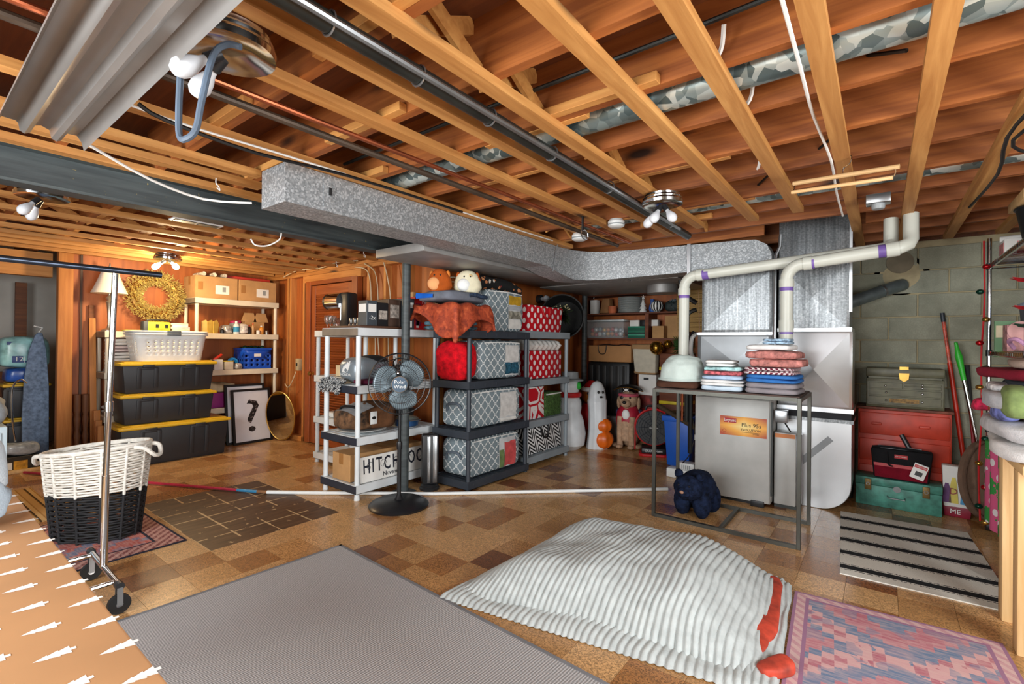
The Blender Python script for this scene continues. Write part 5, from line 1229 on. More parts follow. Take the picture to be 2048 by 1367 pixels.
# ================================================================ BLACK SHELVING
BK = M('black_shelf', (52, 58, 66), .42, var=.06)
bs = shelf_unit('black resin shelving unit stacked with patterned storage bags', (-2.885, 3.135, 0), .465, .92, [.085, .53, .975, 1.435], BK, slots=BK, foot=.012, pr=.021)
def trellis(name, g, wcol):
    k = NT(name); o = k.sep(); u = k.m_('MULTIPLY', k.m_('ADD', o[0], o[1]), 9.5); v = k.m_('MULTIPLY', o[2], 9.5)
    def lat(du):
        fu = k.m_('ABSOLUTE', k.m_('SUBTRACT', k.m_('FRACT', k.m_('ADD', u, du+10)), .5)); fv = k.m_('ABSOLUTE', k.m_('SUBTRACT', k.m_('FRACT', k.m_('ADD', v, du+10)), .5))
        def dist(cu, cv): return k.m_('SQRT', k.m_('ADD', k.m_('POWER', k.m_('SUBTRACT', fu, cu), 2.0), k.m_('POWER', k.m_('SUBTRACT', fv, cv), 2.0)))
        return k.m_('SUBTRACT', k.m_('MINIMUM', dist(.2, 0.0), dist(0.0, .2)), .20)
    d = k.m_('MINIMUM', lat(0.0), lat(.5))
    line = k.m_('LESS_THAN', k.m_('ABSOLUTE', k.m_('SUBTRACT', d, .018)), .028)
    k.bump(k.noise(sc=6, det=2), .3, .02)
    return k.fin(k.mix(line, g, wcol), .75, spec=.2)
TRL = trellis('grey_trellis', (122, 136, 142), (228, 230, 228))
def storage_bag(label, loc, size, win, seed=0, handle=True):
    t = thing('storage_bag', label, 'storage bag', loc)
    sx, sy, sz = size
    b = MB().ell((0, 0, sz/2), (sx/2, sy/2, sz/2), 40, 20, .28, .22)
    b.v = [(p[0]+.012*noise.noise(Vector((p[1]*6, p[2]*6, seed))), p[1], max(0, p[2]+.012*noise.noise(Vector((p[0]*7, p[1]*5, seed+3))))) for p in b.v]
    b.build('bag_body', TRL, t, ang=60)
    wn = MB().grid(lambda u, v: (sx/2+.006+.006*sin(pi*u), sy*(.04+.32*u), sz*(.08+.8*v)), 8, 8).build('clear_window', M('window_film', (206, 208, 208), .2, var=.1, vs=8), t)
    for (v0, v1, u0, u1, mm) in win:
        MB().grid(lambda u, v: (sx/2+.011+.008*sin(pi*v), sy*(.04+.32*(u0+(u1-u0)*u)), sz*(.08+.8*(v0+(v1-v0)*v))), 6, 6).build('contents', mm, wn)
    MB().tube(smoothpts([(sx/2-.005, -sy*.4, sz*.93), (sx/2+.004, 0, sz*.95), (sx/2-.005, sy*.42, sz*.93)]), .006, 6).build('zip_piping', MATS['white'], t)
    if handle: MB().tube(smoothpts([(-.09, -sy/2, sz*.45), (-.06, -sy/2-.025, sz*.62), (.06, -sy/2-.025, sz*.66), (.10, -sy/2, sz*.5)]), .012, 8).build('handle', M('slate_webbing', (84, 94, 104), .8), t)
    return t
mus = cloth_m('mustard_plush', (196, 152, 40), .15); ivy = cloth_m('ivory_cloth', (222, 220, 214), .08); tealp = cloth_m('teal_plaid', (40, 84, 104), .4, 30); knit = M('ivory_rib', (206, 204, 200), .9, var=.1, vs=20)
coral = cloth_m('coral_satin', (204, 84, 84), .15); sage = cloth_m('sage_plush', (112, 132, 84), .2); fauxf = cloth_m('grey_fur', (150, 146, 132), .4, 22)
storage_bag('grey trellis storage bag with mustard plush in its window on the top tier', (-3.118, 3.72, 1.436), (.36, .62, .41), [(.72, 1, 0, 1, mus), (.56, .7, 0, 1, cloth_m('pale_grey', (170, 174, 180))), (.3, .54, 0, 1, fauxf), (0, .28, 0, 1, ivy)], 1, False)
storage_bag('grey trellis storage bag with teal plaid in its window beside the red cushion', (-3.118, 3.67, .976), (.36, .66, .375), [(.45, 1, 0, 1, knit), (.05, .43, 0, 1, tealp)], 2, False)
storage_bag('grey trellis storage bag with ivory cloth filling its window', (-3.118, 3.59, .531), (.36, .80, .355), [(0, .12, 0, 1, ivy), (.14, 1, 0, 1, knit)], 3)
storage_bag('grey trellis storage bag with coral pillow in its window on the bottom tier', (-3.118, 3.59, .086), (.36, .80, .355), [(.0, .85, .3, 1, coral), (0, .6, 0, .28, sage)], 4)
rp = cloth_m('red_plush', (204, 16, 30), .25, 20, .9, 90)
soft((.36, .26, .36), .5, wob=.012, ws=14).build('red_cushion', rp, None, (-3.118, 3.21, .976), label='bright red plush cushion beside a trellis storage bag', cat='cushion', ang=80)
# folded blankets on the top tier, near end
folded('folded_blanket', 'teal and grey printed blanket at the bottom of the pile on the black shelf', M('teal_print', (70, 96, 108), .9, var=.7, vs=22), (-3.105, 3.125, 1.436), (.42, .34, .085), 0, 'blanket', layers=2, seed=1)
folded('folded_blanket', 'pale grey blanket lying on the teal printed blanket', cloth_m('pale_lilac', (196, 196, 208), .08), (-3.105, 3.125, 1.522), (.38, .34, .05), .05, 'blanket', layers=1, seed=2)
folded('folded_blanket', 'hot pink blanket peeping out below the orange throw', cloth_m('hot_pink', (224, 36, 140), .08), (-3.105, 3.125, 1.573), (.36, .32, .045), -.05, 'blanket', layers=1, seed=3)
org = NT('rust_velvet'); f_ = org.noise(sc=16, det=4, dist=1.0)
org.bump(org.noise(sc=120, det=2), .4, .004)
org.fin(org.ramp(f_, [(.3, (116, 38, 18)), (.55, (168, 66, 32)), (.75, (206, 100, 56))]), .7); ORG = org.m
def drape(hx, hy, drop, wob, seed, nx=44, ny=44, ztop=0.0, cut=0.0):
    def fn(u, v):
        def ax(t, h):
            s = (t*2-1)*(h+drop)
            if abs(s) <= h: return s, 0.0
            e = abs(s)-h; return math.copysign(h+.012+.15*e, s), e
        x, ex = ax(u, hx); y, ey = ax(v, hy)
        e = max(ex, ey)+.25*min(ex, ey)
        z = ztop-e*(.85+cut*noise.noise(Vector((x*3+seed, y*3, 0))))
        fold = wob*(noise.noise(Vector((x*9+seed, y*9, 0)))+.6*sin((x+y)*26+seed))
        k_ = min(1, e/.06)
        return (x+fold*k_*.8, y+fold*k_*.8, z+fold*(1-k_)*.9)
    return fn
o = MB().grid(drape(.245, .20, .20, .016, 2, cut=1.2), 60, 60).build('throw_blanket', ORG, None, (-3.105, 3.125, 1.645), (0, 0, 0), label='rust orange velvet throw draped over the folded blankets', cat='blanket', ang=80)
md = o.modifiers.new('thickness', 'SOLIDIFY'); md.thickness = .022; md.offset = 1
bg = M('slate_fleece', (104, 108, 118), .9, var=.1, vs=14)
t = thing('folded_blanket', 'slate grey blanket with blue edge folded over the rust orange throw', 'blanket', (-3.12, 3.14, 1.685), rz=.0)
soft((.44, .50, .095), .4, wob=.014, ws=7).build('fleece', bg, t, ang=70)
MB().grid(lambda u, v: (-.19+.22*u, -.256-.006*sin(pi*v), .03+.05*v*(1-.4*u)), 10, 5).build('blue_edge', cloth_m('royal_blue', (26, 96, 196), .1), t)
MB().tube(smoothpts([(.21, .0, .055), (.225, .06, .07), (.225, .16, .06), (.21, .24, .06)]), [.02]*13, 8).build('inner_lining', M('navy_print_cloth', (38, 54, 76), .8, var=.6, vs=40), t)
# plush toys
def plush(label, loc, rz, body, belly, ear, patch=None, sx=1.0):
    t = thing('plush_toy', label, 'plush toy', loc, rz)
    MB().lathe([(.0, 0), (.09, .005), (.118, .05), (.11, .11), (.085, .165), (.05, .2), (0, .212)], 28, sx=.8, sy=sx).build('body', body, t)
    MB().ell((.062, -.03, .07), (.045, .065, .06), 16, 10).build('belly', belly, t)
    for s_ in (-1, 1): MB().ell((.0, s_*.078*sx, .155), (.022, .022, .04), 12, 8).build('ear', ear, t)
    e_ = MATS['black']
    for y in (-.03, .025): MB().ell((.072, y, .145), (.006, .008, .009), 10, 6).build('eye', e_, t)
    if patch: MB().ell((.064, .025, .145), (.008, .024, .024), 14, 8).build('eye_patch', patch, t); MB().ell((-.01, .085, .09), (.06, .04, .08), 14, 8).build('side_patch', ear, t)
    return t
rust = cloth_m('rust_plush', (178, 84, 28), .1); crm = cloth_m('cream_plush', (228, 220, 190), .05); pch = cloth_m('peach_plush', (236, 168, 112), .05); wplush = cloth_m('white_plush', (236, 236, 232), .04)
plush('round cream plush toy with tan eye patch and rust ear on the slate blanket', (-3.01, 3.235, 1.776), R_(-48), crm, wplush, rust, cloth_m('tan_plush', (206, 178, 128)), 1.1)
plush('round rust plush toy with peach belly beside the cream plush toy', (-3.15, 3.02, 1.776), R_(-60), rust, pch, M('orange_tuft', (226, 130, 50), .9), None, .95)
gp = NT('holiday_print'); vd = gp.voro(sc=15); vc = gp.voro(sc=15, out='Color'); sp = gp.n('ShaderNodeSeparateColor'); gp.put(sp.inputs[0], vc)
mk = gp.m_('LESS_THAN', gp.m_('ADD', vd, gp.m_('MULTIPLY', gp.noise(sc=40), .35)), .5)
gp.fin(gp.mix(mk, (24, 24, 24), gp.ramp(sp.outputs[0], [(0, (214, 134, 86)), (.55, (190, 36, 44)), (.7, (236, 226, 214)), (.85, (222, 150, 100))], 'CONSTANT')), .85)
t = thing('bolster_roll', 'rolled black blanket with gingerbread-coloured figures above the mustard window bag', 'blanket', (-3.14, 3.80, 1.848))
m = MB().tube(smoothpts([(0, -.30, .078), (.0, -.1, .076), (0.0, .15, .07), (.0, .36, .02)], 5), [.067]*16, 18)
m.build('roll', gp.m, t, wobble=.008, ws=9)
folded('folded_blanket', 'grey and teal blanket wedged between the plush toy and the trellis bag', M('navy_lining', (56, 72, 90), .85, var=.6, vs=30), (-3.17, 3.368, 1.776), (.24, .06, .17), 0, 'blanket', layers=2, seed=6)

# ================================================================ GREY SHELVING
gsf = shelf_unit('grey resin shelving unit holding red polka dot bags', (-2.945, 4.10, 0), .45, .86, [.115, .495, .935, 1.455], M('grey_shelf', (140, 150, 156), .42, var=.05), rim=.075, foot=.04)
pk = NT('polka'); o_ = pk.sep(); u = pk.m_('MULTIPLY', pk.m_('ADD', o_[0], o_[1]), 8.5); v = pk.m_('MULTIPLY', o_[2], 8.5)
def dots(du):
    a = pk.m_('SUBTRACT', pk.m_('FRACT', pk.m_('ADD', u, 20+du)), .5); b = pk.m_('SUBTRACT', pk.m_('FRACT', pk.m_('ADD', v, 20+du)), .5)
    return pk.m_('ADD', pk.m_('MULTIPLY', a, a), pk.m_('MULTIPLY', pk.m_('MULTIPLY', b, b), .6))
d_ = pk.m_('MINIMUM', dots(0.0), dots(.5))
POLKA = pk.fin(pk.mix(pk.m_('LESS_THAN', d_, .034), (196, 18, 34), (240, 232, 228)), .5)
def gift_bag(label, loc, size, mat, name='tote_bag', handle=True, hm_=None, flare=.03):
    t = thing(name, label, 'bag', loc); sx, sy, sz = size
    m = MB().taper(-sx/2, sx/2, -sy/2, sy/2, 0, -sx/2-flare*.3, sx/2+flare*.3, -sy/2-flare, sy/2+flare, sz)
    o = m.build('body', mat, t, bevel=.012, wobble=.006, ws=7)
    if handle:
        MB().tube(smoothpts([(sx/2+.01, -.10, sz*.95), (sx/2+.025, -.06, sz*.6), (sx/2+.025, .02, sz*.55), (sx/2+.01, .06, sz*.95)]), .011, 8).build('handle', hm_ or MATS['red'], t)
    return t
gift_bag('red polka dot bag with red handles on top of the grey shelf', (-3.165, 4.53, 1.456), (.32, .64, .285), POLKA)
gift_bag('red polka dot bag topped with white knit on the second tier of the grey shelf', (-3.165, 4.53, .936), (.32, .68, .31), POLKA, handle=False, flare=.0)
t = thing('chunky_knit', 'chunky white knitted throw lying on the polka dot bag', 'blanket', (-3.165, 4.53, 1.25)); cw = cloth_m('chunky_white', (226, 222, 216), .1, 12)
for i in range(7): MB().torus((0, -.27+.09*i, .055), .085, .045, 16, 10, 1, 1.8, .22).build('knit_loop', cw, t)
hk = NT('hearts'); o_ = hk.sep(); u = hk.m_('MULTIPLY', hk.m_('ADD', o_[0], o_[1]), 4.2); v = hk.m_('MULTIPLY', o_[2], 4.6)
vd = hk.voro(hk.comb(u, v), 1.0, 'DISTANCE_TO_EDGE')
hk.fin(hk.mix(hk.m_('MULTIPLY', hk.m_('LESS_THAN', hk.m_('ABSOLUTE', hk.m_('SUBTRACT', vd, .10)), .055), hk.m_('GREATER_THAN', hk.voro(hk.comb(u, v), 7.0), .12)), (196, 20, 36), (238, 232, 228)), .5)
gift_bag('red bag with white garland hearts on the third tier of the grey shelf', (-3.165, 4.34, .496), (.32, .34, .355), hk.m, handle=False, flare=0)
t = thing('tote_bag', 'green fringed bag beside the red garland bag on the grey shelf', 'bag', (-3.165, 4.70, .496)); gm = M('grass_fringe', (74, 104, 50), .8, var=.5, vs=60)
rbox('body', gm, (.32, .34, .27), (0, 0, 0), t, .02, wob=.004); q = random.Random(8); m = MB()
for i in range(420):
    p = Vector((.162, q.uniform(-.165, .165), q.uniform(.02, .25))); d = Vector((.018, q.uniform(-.02, .02), -.025)); m.add([p+Vector((0, -.003, 0)), p+Vector((0, .003, 0)), p+d], [(0, 1, 2)])
m.build('fringe', gm, t, smooth=False, kind='stuff')
MB().tube([(.166, -.15, .25), (.17, .15, .255)], .008, 6).build('white_trim', MATS['white'], t)
bw = NT('zebra_leaf'); o_ = bw.sep(); u = bw.m_('ADD', o_[0], o_[1]); v = o_[2]
cell = bw.m_('ABSOLUTE', bw.m_('SUBTRACT', bw.m_('FRACT', bw.m_('MULTIPLY', bw.m_('ADD', u, bw.m_('MULTIPLY', v, .5)), 5.5)), .5))
st_ = bw.m_('FRACT', bw.m_('MULTIPLY', bw.m_('ADD', bw.m_('MULTIPLY', cell, .22), bw.m_('SUBTRACT', v, bw.m_('MULTIPLY', u, .3))), 17.0))
bw.fin(bw.mix(bw.m_('LESS_THAN', st_, .5), (238, 238, 236), (20, 20, 22)), .6)
gift_bag('black and white leaf patterned bag with black handles on the bottom tier', (-3.165, 4.53, .116), (.32, .70, .295), bw.m, hm_=MATS['black'], flare=0)
# black basket with greenery hung behind the grey shelf
bb = thing('plant_basket', 'large black round basket tipped on its side with greenery inside', 'basket', (-3.28, 5.36, 1.34), rz=R_(-66))
bkx = M('black_wicker', (26, 26, 24), .7, var=.2, vs=60, bump=.5, bs=120)
prof_ = [(.0, .0), (.24, .0), (.275, .26), (.285, .40), (.27, .40), (.255, .26), (.22, .03), (0, .03)]
MB().lathe(prof_, 30).build('body', bkx, bb, (-.22, 0, .33), (0, pi/2, 0))
lf = M('fir_green', (46, 62, 34), .7, var=.4, vs=30)
def sprig(parent, base, n, L_, mat, seed=0, name='greenery', spread=1.0, d0=Vector((1, 0, 0)), w_=.012, lo=(-9, -9, -9)):
    q = random.Random(seed); m = MB()
    for i in range(n):
        d = (d0+Vector((q.uniform(-1, 1), q.uniform(-1, 1), q.uniform(-1, 1)))*spread*.7).normalized(); p = Vector(base)
        s_ = d.orthogonal().normalized()*w_; e = p+d*L_*q.uniform(.5, 1); mid = (p+e)/2+Vector((0, 0, .01))
        m.add([tuple(max(a, b) for a, b in zip(p_, lo)) for p_ in (p, mid-s_, e, mid+s_)], [(0, 1, 2, 3)])
    return m.build(name, mat, parent, smooth=False, kind='stuff')
sprig(bb, (.12, .0, .34), 200, .22, lf, 2, w_=.012)
m = MB(); q = random.Random(3)
for i in range(22): m.ell((.22+q.uniform(-.05, .05), q.uniform(-.1, .1), .42+q.uniform(-.04, .05)), (.008, .008, .008), 6, 4)
m.build('berries', M('cream_berry', (226, 214, 160), .4), bb, kind='stuff')
bl_ = thing('wall_socket_bulb', 'bare bulb in a dark socket fixed to the side wall', 'lamp', (-3.64, 5.30, 1.92)); MB().cyl((-.008, 0, 0), (.05, 0, 0), .055, 16).build('socket', MATS['black_plastic'], bl_); MB().lathe([(.02, 0), (.03, .03), (.045, .07), (.03, .11), (0, .125)], 16).build('bulb', MATS['opal_bulb'], bl_, (.05, 0, 0), (0, pi/2, 0))

# ================================================================ CORNER FIGURES
sn = thing('snowman_figure', 'tall white plastic snowman with red scarf and grey hat beyond the grey shelf', 'figure', (-3.13, 5.28, 0), rz=R_(40))
swh = M('blow_mold_white', (214, 218, 220), .35, var=.05)
MB().lathe([(.12, 0), (.19, .06), (.205, .2), (.18, .36), (.14, .46), (.15, .52), (.145, .6), (.11, .68), (.105, .7), (.12, .75), (.125, .82), (.1, .88), (0, .9)], 30).build('body', swh, sn)
MB().torus((0, 0, .685), .115, .035, 24, 10, 2).build('scarf', MATS['red'], sn); MB().box(.08, .12, .06, .13, .5, .68).build('scarf_end', M('green_scarf', (40, 150, 70), .5), sn, bevel=.015)
MB().lathe([(.17, .86), (.175, .875), (.11, .89), (.105, .97), (0, .985)], 24).build('hat', MATS['grey_plastic'], sn)
MB().ell((.1, -.08, .8), (.03, .05, .05), 12, 8).build('ear_muff', M('muff_green', (46, 170, 60), .4), sn)
for y in (-.03, .03): MB().ell((.118, y, .83), (.01, .012, .014), 8, 6).build('eye', MATS['black'], sn)
be = thing('bear_figure', 'brown plastic bear in a santa hat and red coat behind the ghost', 'figure', (-3.10, 5.80, 0), rz=R_(-60))
bbr = M('bear_amber', (170, 92, 30), .35, var=.15)
MB().lathe([(.13, 0), (.15, .05), (.12, .18), (.13, .3), (.14, .42), (.1, .52)], 26).build('legs', bbr, be)
MB().lathe([(.14, .18), (.16, .2), (.155, .4), (.11, .53), (.0, .54)], 26).build('coat', MATS['red'], be)
MB().ell((0, 0, .64), (.125, .135, .13), 24, 16).build('head', bbr, be); MB().ell((.11, 0, .61), (.06, .055, .045), 16, 10).build('muzzle', M('bear_tan', (196, 130, 60), .4), be); MB().ell((.17, 0, .625), (.018, .022, .018), 10, 8).build('nose', MATS['black'], be)
for y in (-.05, .05): MB().ell((.108, y, .67), (.012, .014, .018), 8, 6).build('eye', MATS['black'], be)
MB().torus((0, 0, .72), .11, .032, 24, 10, 2).build('hat_brim', MATS['white'], be); MB().lathe([(.11, .72), (.09, .78), (.04, .83), (0, .84)], 20).build('hat', MATS['red'], be)
gh = thing('ghost_figure', 'white plastic ghost holding two orange pumpkins', 'figure', (-2.88, 5.55, 0), rz=R_(-45))
def gfn(u, v):
    a = 2*pi*u; z = .86*v; r_ = (.13+.02*cos(2*a)) if v < .3 else .105
    r_ = .135-.02*sin(pi*min(1, v*1.2)) if v < .72 else .115*math.sqrt(max(0, 1-((v-.72)/.28)**2))
    r_ *= 1+.05*sin(a*9)*(1-v); return (r_*cos(a)*.9+.02*sin(v*5), r_*sin(a), z)
MB().grid(gfn, 48, 30, wrap=True).build('sheet', swh, gh, ang=70)
for x, y, z in ((.115, -.025, .72), (.115, .035, .72)): MB().ell((x, y, z), (.012, .014, .02), 10, 6).build('eye', MATS['black'], gh)
MB().ell((.117, .01, .66), (.01, .02, .014), 10, 6).build('mouth', MATS['black'], gh)
po_ = M('blow_mold_orange', (226, 104, 22), .35, var=.15)
for (x, y, z, r_) in ((.075, .06, .0, .125), (.07, .06, .19, .105)):
    MB().grid(lambda u, v: (x+r_*sin(pi*v)*(1+.06*cos(2*pi*u*8))*cos(2*pi*u)*.8, y+r_*sin(pi*v)*(1+.06*cos(2*pi*u*8))*sin(2*pi*u), z+r_*.95*(1-cos(pi*v))), 40, 14, wrap=True).build('pumpkin', po_, gh)
dg = thing('dog_figure', 'tan dog figure dressed as a pirate with black hat and red coat', 'figure', (-2.59, 5.86, 0), rz=R_(-82))
fur = M('tan_fur', (186, 152, 122), .8, var=.15, vs=20, bump=.8, bs=50)
MB().ell((-.05, 0, .2), (.15, .15, .2), 24, 16).build('haunches', fur, dg)
MB().lathe([(.13, .1), (.135, .3), (.12, .42), (.08, .52)], 24).build('torso', fur, dg, (.02, 0, 0))
for y in (-.075, .075):
    MB().tube(smoothpts([(.1, y, .4), (.13, y, .2), (.12, y, .04)]), [.045, .043, .042, .04, .04, .038, .038, .04, .042], 12).build('front_leg', fur, dg); MB().ell((.15, y, .028), (.06, .045, .028), 14, 8).build('front_paw', fur, dg)
    MB().ell((.06, y*2.0, .03), (.09, .045, .03), 14, 8).build('hind_paw', fur, dg)
MB().lathe([(.145, .28), (.15, .36), (.135, .46), (.09, .53)], 24, sy=1.1).build('coat', M('crimson_coat', (170, 26, 50), .5), dg, (.0, 0, 0))
MB().box(-.13, .04, -.17, .17, .38, .49).build('epaulettes', M('navy_coat', (44, 58, 96), .5), dg, bevel=.04)
MB().ell((.13, 0, .43), (.03, .05, .07), 14, 8).build('jabot', MATS['white'], dg); MB().torus((.14, 0, .31), .035, .008, 18, 6, 0).build('buckle', MATS['brass'], dg)
MB().ell((.02, 0, .61), (.12, .125, .115), 24, 16).build('head', fur, dg); MB().ell((.13, 0, .575), (.075, .065, .055), 18, 12).build('muzzle', fur, dg); MB().ell((.205, 0, .595), (.02, .026, .02), 12, 8).build('nose', MATS['black'], dg)
for y in (-.13, .13): MB().ell((.0, y, .57), (.04, .025, .08), 12, 8).build('ear', fur, dg)
MB().ell((.122, .05, .645), (.01, .014, .014), 10, 6).build('eye', MATS['black'], dg); MB().ell((.12, -.05, .645), (.012, .03, .026), 12, 8).build('eye_patch', MATS['black'], dg)
MB().torus((.01, 0, .675), .11, .022, 24, 8, 2).build('bandana', M('pink_bandana', (206, 90, 110), .6), dg)
hat = MB().grid(lambda u, v: ((.02+(.16*v)*cos(2*pi*u)*.75), .19*v*sin(2*pi*u), .70+.06*v*v*(1+.5*cos(4*pi*u))+.105*max(0, 1-v*v*1.3)**.5), 36, 8, wrap=True).build('tricorn_hat', MATS['black'], dg, ang=70)
MB().ell((.125, 0, .745), (.006, .022, .018), 12, 8).build('skull_emblem', MATS['white'], hat)
MB().bar((.128, -.035, .725), (.128, .035, .762), .008, .006).bar((.128, .035, .725), (.128, -.035, .762), .008, .006).build('crossbones', MATS['white'], hat)
MB().tube([(.02+.155*cos(2*pi*i/30)*.77, .188*sin(2*pi*i/30), .752+.025*cos(4*pi*i/30)) for i in range(30)], .005, 5, closed=True).build('gold_braid', MATS['brass'], hat)
# red floor fan
rfn = thing('drum_fan', 'black round floor fan on a red and black base', 'fan', (-2.18, 5.66, 0), rz=R_(-68))
MB().prism([(-.13, -.17), (.14, -.17), (.17, -.12), (.17, .12), (.14, .17), (-.13, .17)], 2, 0, .03).build('red_base', MATS['red'], rfn, bevel=.008)
MB().box(-.12, .15, -.14, .14, .03, .1).build('battery_base', MATS['black_plastic'], rfn, bevel=.02)
text('CRAFTSMAN', .035, MATS['white'], rfn, (.1515, 0, .065), FX)
MB().cyl((-.07, 0, .33), (.07, 0, .33), .205, 32).build('drum', MATS['black_plastic'], rfn); MB().torus((.0, 0, .33), .215, .014, 36, 8, 0).build('red_guard', MATS['red'], rfn)
g_ = MB()
for r_ in (.05, .08, .11, .14, .17, .195): g_.torus((.078, 0, .33), r_, .002, 36, 5, 0)
for i in range(10): g_.tube([(.079, .03*cos(2*pi*i/10), .33+.03*sin(2*pi*i/10)), (.079, .2*cos(2*pi*i/10), .33+.2*sin(2*pi*i/10))], .002, 4)
g_.build('front_grille', MATS['charcoal_plastic'], rfn)
MB().cyl((.075, 0, .33), (.09, 0, .33), .045, 20).build('badge', MATS['black'], rfn); text('CRAFTSMAN', .018, MATS['white'], rfn, (.091, 0, .33), FX)
MB().tube(smoothpts([(0, -.09, .53), (0, -.07, .58), (0, .07, .58), (0, .09, .53)]), .014, 8).build('carry_handle', MATS['black_plastic'], rfn)
for s_ in (-1, 1): MB().box(-.02, .02, s_*.215-.008, s_*.215+.008, .05, .35).build('bracket', MATS['red'], rfn, bevel=.004)

# ================================================================ BACK WALL SHELVES
bsv = thing('wall_shelves', 'brown wooden wall shelves across the back corner', 'shelf', (-2.7, 6.24, 0)); shw = wood('shelf_brown', (96, 48, 26), (138, 76, 42), 0, knots=False)
for z, th_ in ((2.0, .018), (1.735, .02), (1.39, .02)): MB().box(-.72, .78, -.15, .155, z, z+th_).build('board', shw, bsv, bevel=.002, seg=1)
MB().box(.225, .275, -.15, .155, 1.41, 1.735).build('divider', shw, bsv)
for x in (-.72, .755): MB().box(x, x+.025, -.1, .155, 1.30, 2.0).build('side_cleat', shw, bsv)
SA, SB = 1.7555, 1.4105
t = thing('white_box', 'tall slim white box with a cord on the upper wall shelf', 'box', (-3.27, 6.2, SA)); rbox('carton', MATS['paper'], (.1, .1, .2), (0, 0, 0), t, .003)
MB().tube([(-3.25, 6.12, 1.97), (-3.24, 6.11, 1.99)], .004, 6).build('pull_cord', MATS['paper'], t, (3.27, -6.2, -SA))
t = thing('paper_bag', 'brown paper bag slumped on the upper wall shelf', 'bag', (-3.10, 6.24, SA)); MB().taper(-.08, .08, -.07, .07, 0, -.06, .06, -.05, .05, .22).build('body', M('kraft_bag', (150, 104, 62), .8), t, bevel=.01, wobble=.02, ws=14)
MB().lathe([(.05, 0), (.06, .03), (.06, .1), (.05, .1), (.045, .03), (0, .02)], 18).build('terracotta_pot', M('terracotta', (186, 98, 58), .7), None, (-2.97, 6.15, SA), label='small terracotta pot in front of the brown paper bag', cat='pot')
plm = M('plate_glaze', (186, 190, 186), .4, var=.05)
pm = MB().lathe([(.09, 0), (.1, .003), (.165, .012), (.166, .016), (.1, .007), (0, .006)], 30).mesh('charger_plate'); pm.materials.append(plm)
for i in range(15): link('charger_plate', pm, None, None, (-2.75, 6.235, SA+.0142*i), label='grey glazed charger plate in the tall plate stack', cat='plate', group='stack of charger plates')
t = thing('ceramic_tree', 'white ceramic christmas tree on the upper wall shelf', 'ornament', (-2.535, 6.17, SA)); MB().lathe([(.055, 0), (.03, .05), (.05, .05), (.022, .1), (.038, .1), (.012, .15), (.024, .15), (0, .2)], 18).build('tree', MATS['white'], t)
for i in range(5): MB().ell((0, 0, 0), (.006, .004, .02), 6, 4).build('star_ray', MATS['white'], t, (.012*sin(2*pi*i/5), 0, .205+.012*cos(2*pi*i/5)), (0, 2*pi*i/5, 0))
MB().lathe([(.03, 0), (.045, .05), (.04, .1), (.02, .14), (.03, .18)], 18).build('ginger_jar', M('delft', (60, 96, 160), .3, var=.7, vs=50), None, (-2.45, 6.275, SA), label='blue and white ginger jar behind the ceramic tree', cat='jar')
so_ = NT('bw_stripe'); o_ = so_.sep(); an = so_.m_('ARCTAN2', o_[1], o_[0]); so_.fin(so_.mix(so_.m_('GREATER_THAN', so_.m_('SINE', so_.m_('MULTIPLY', an, 12.0)), 0.0), (18, 18, 18), (236, 236, 230)), .4)
MB().lathe([(.03, 0), (.075, .04), (.085, .08), (.07, .125), (.03, .15)], 26).build('striped_pumpkin', so_.m, None, (-2.34, 6.16, SA), label='black and white striped ceramic pumpkin on the upper wall shelf', cat='ornament')
t = thing('berry_garland', 'dark leafy garland with pale berries on the upper wall shelf', 'garland', (-2.13, 6.2, SA)); soft((.22, .18, .15), .7, wob=.02).build('core', M('dark_leaf', (34, 46, 44), .7, var=.3, vs=40), t)
sprig(t, (0, -.02, .08), 220, .10, M('frosted_leaf', (96, 116, 120), .6, var=.5, vs=60), 4, spread=2.0, d0=Vector((0, 0, .6)), w_=.012, lo=(-.1, -9, .0))
t = thing('ornament_bin', 'clear plastic bin full of christmas ornaments on the lower wall shelf', 'storage bin', (-3.06, 6.235, SB))
MB().box(-.28, .28, -.14, .14, .002, .235).build('bin', M('clear_bin', (214, 220, 220), .15, alpha=.28, var=.02), t, bevel=.012); MB().box(-.285, .285, -.145, .145, .235, .255).build('lid', M('frost_lid', (214, 220, 220), .3), t, bevel=.006)
q = random.Random(6); oc_ = [M('orn_%d' % i, c, .2, .3, var=.1) for i, c in enumerate([(196, 120, 70), (170, 40, 40), (206, 206, 206), (150, 160, 166), (206, 160, 90)])]
for i in range(30): MB().ell((0, 0, 0), (.032, .032, .032), 12, 8).build('bauble', oc_[i % 5], None, (-3.28+.062*(i % 8)+.01*q.random(), 6.14+.075*((i//8) % 2), SB+.045+.062*(i//16)+.02*q.random()), label='round bauble inside the clear ornament bin', cat='ornament', group='baubles in the clear bin')
gst = NT('green_stripe'); o_ = gst.sep(); gst.fin(gst.ramp(gst.m_('FRACT', gst.m_('MULTIPLY', gst.m_('ADD', o_[2], gst.m_('MULTIPLY', gst.noise(sc=9), .02)), 9.0)), [(0, (20, 92, 70)), (.35, (36, 130, 100)), (.5, (110, 190, 160)), (.56, (24, 66, 54)), (.8, (28, 112, 84))], 'CONSTANT'), .7)
rbox('striped_box', gst.m, (.24, .24, .16), (-2.62, 6.26, SB), label='green striped box on the lower wall shelf beside the divider', cat='box')
rbox('small_box', MATS['paper'], (.13, .1, .085), (-2.66, 6.22, SB+.161), label='small white box with red marks on the green striped box', cat='box')
rbox('small_box', MATS['black'], (.1, .1, .085), (-2.53, 6.22, SB+.161), label='small black box between the two small white boxes', cat='box')
rbox('small_box', MATS['paper'], (.10, .1, .085), (-2.39, 6.24, SB+.161), label='small white box past the wooden divider', cat='box')
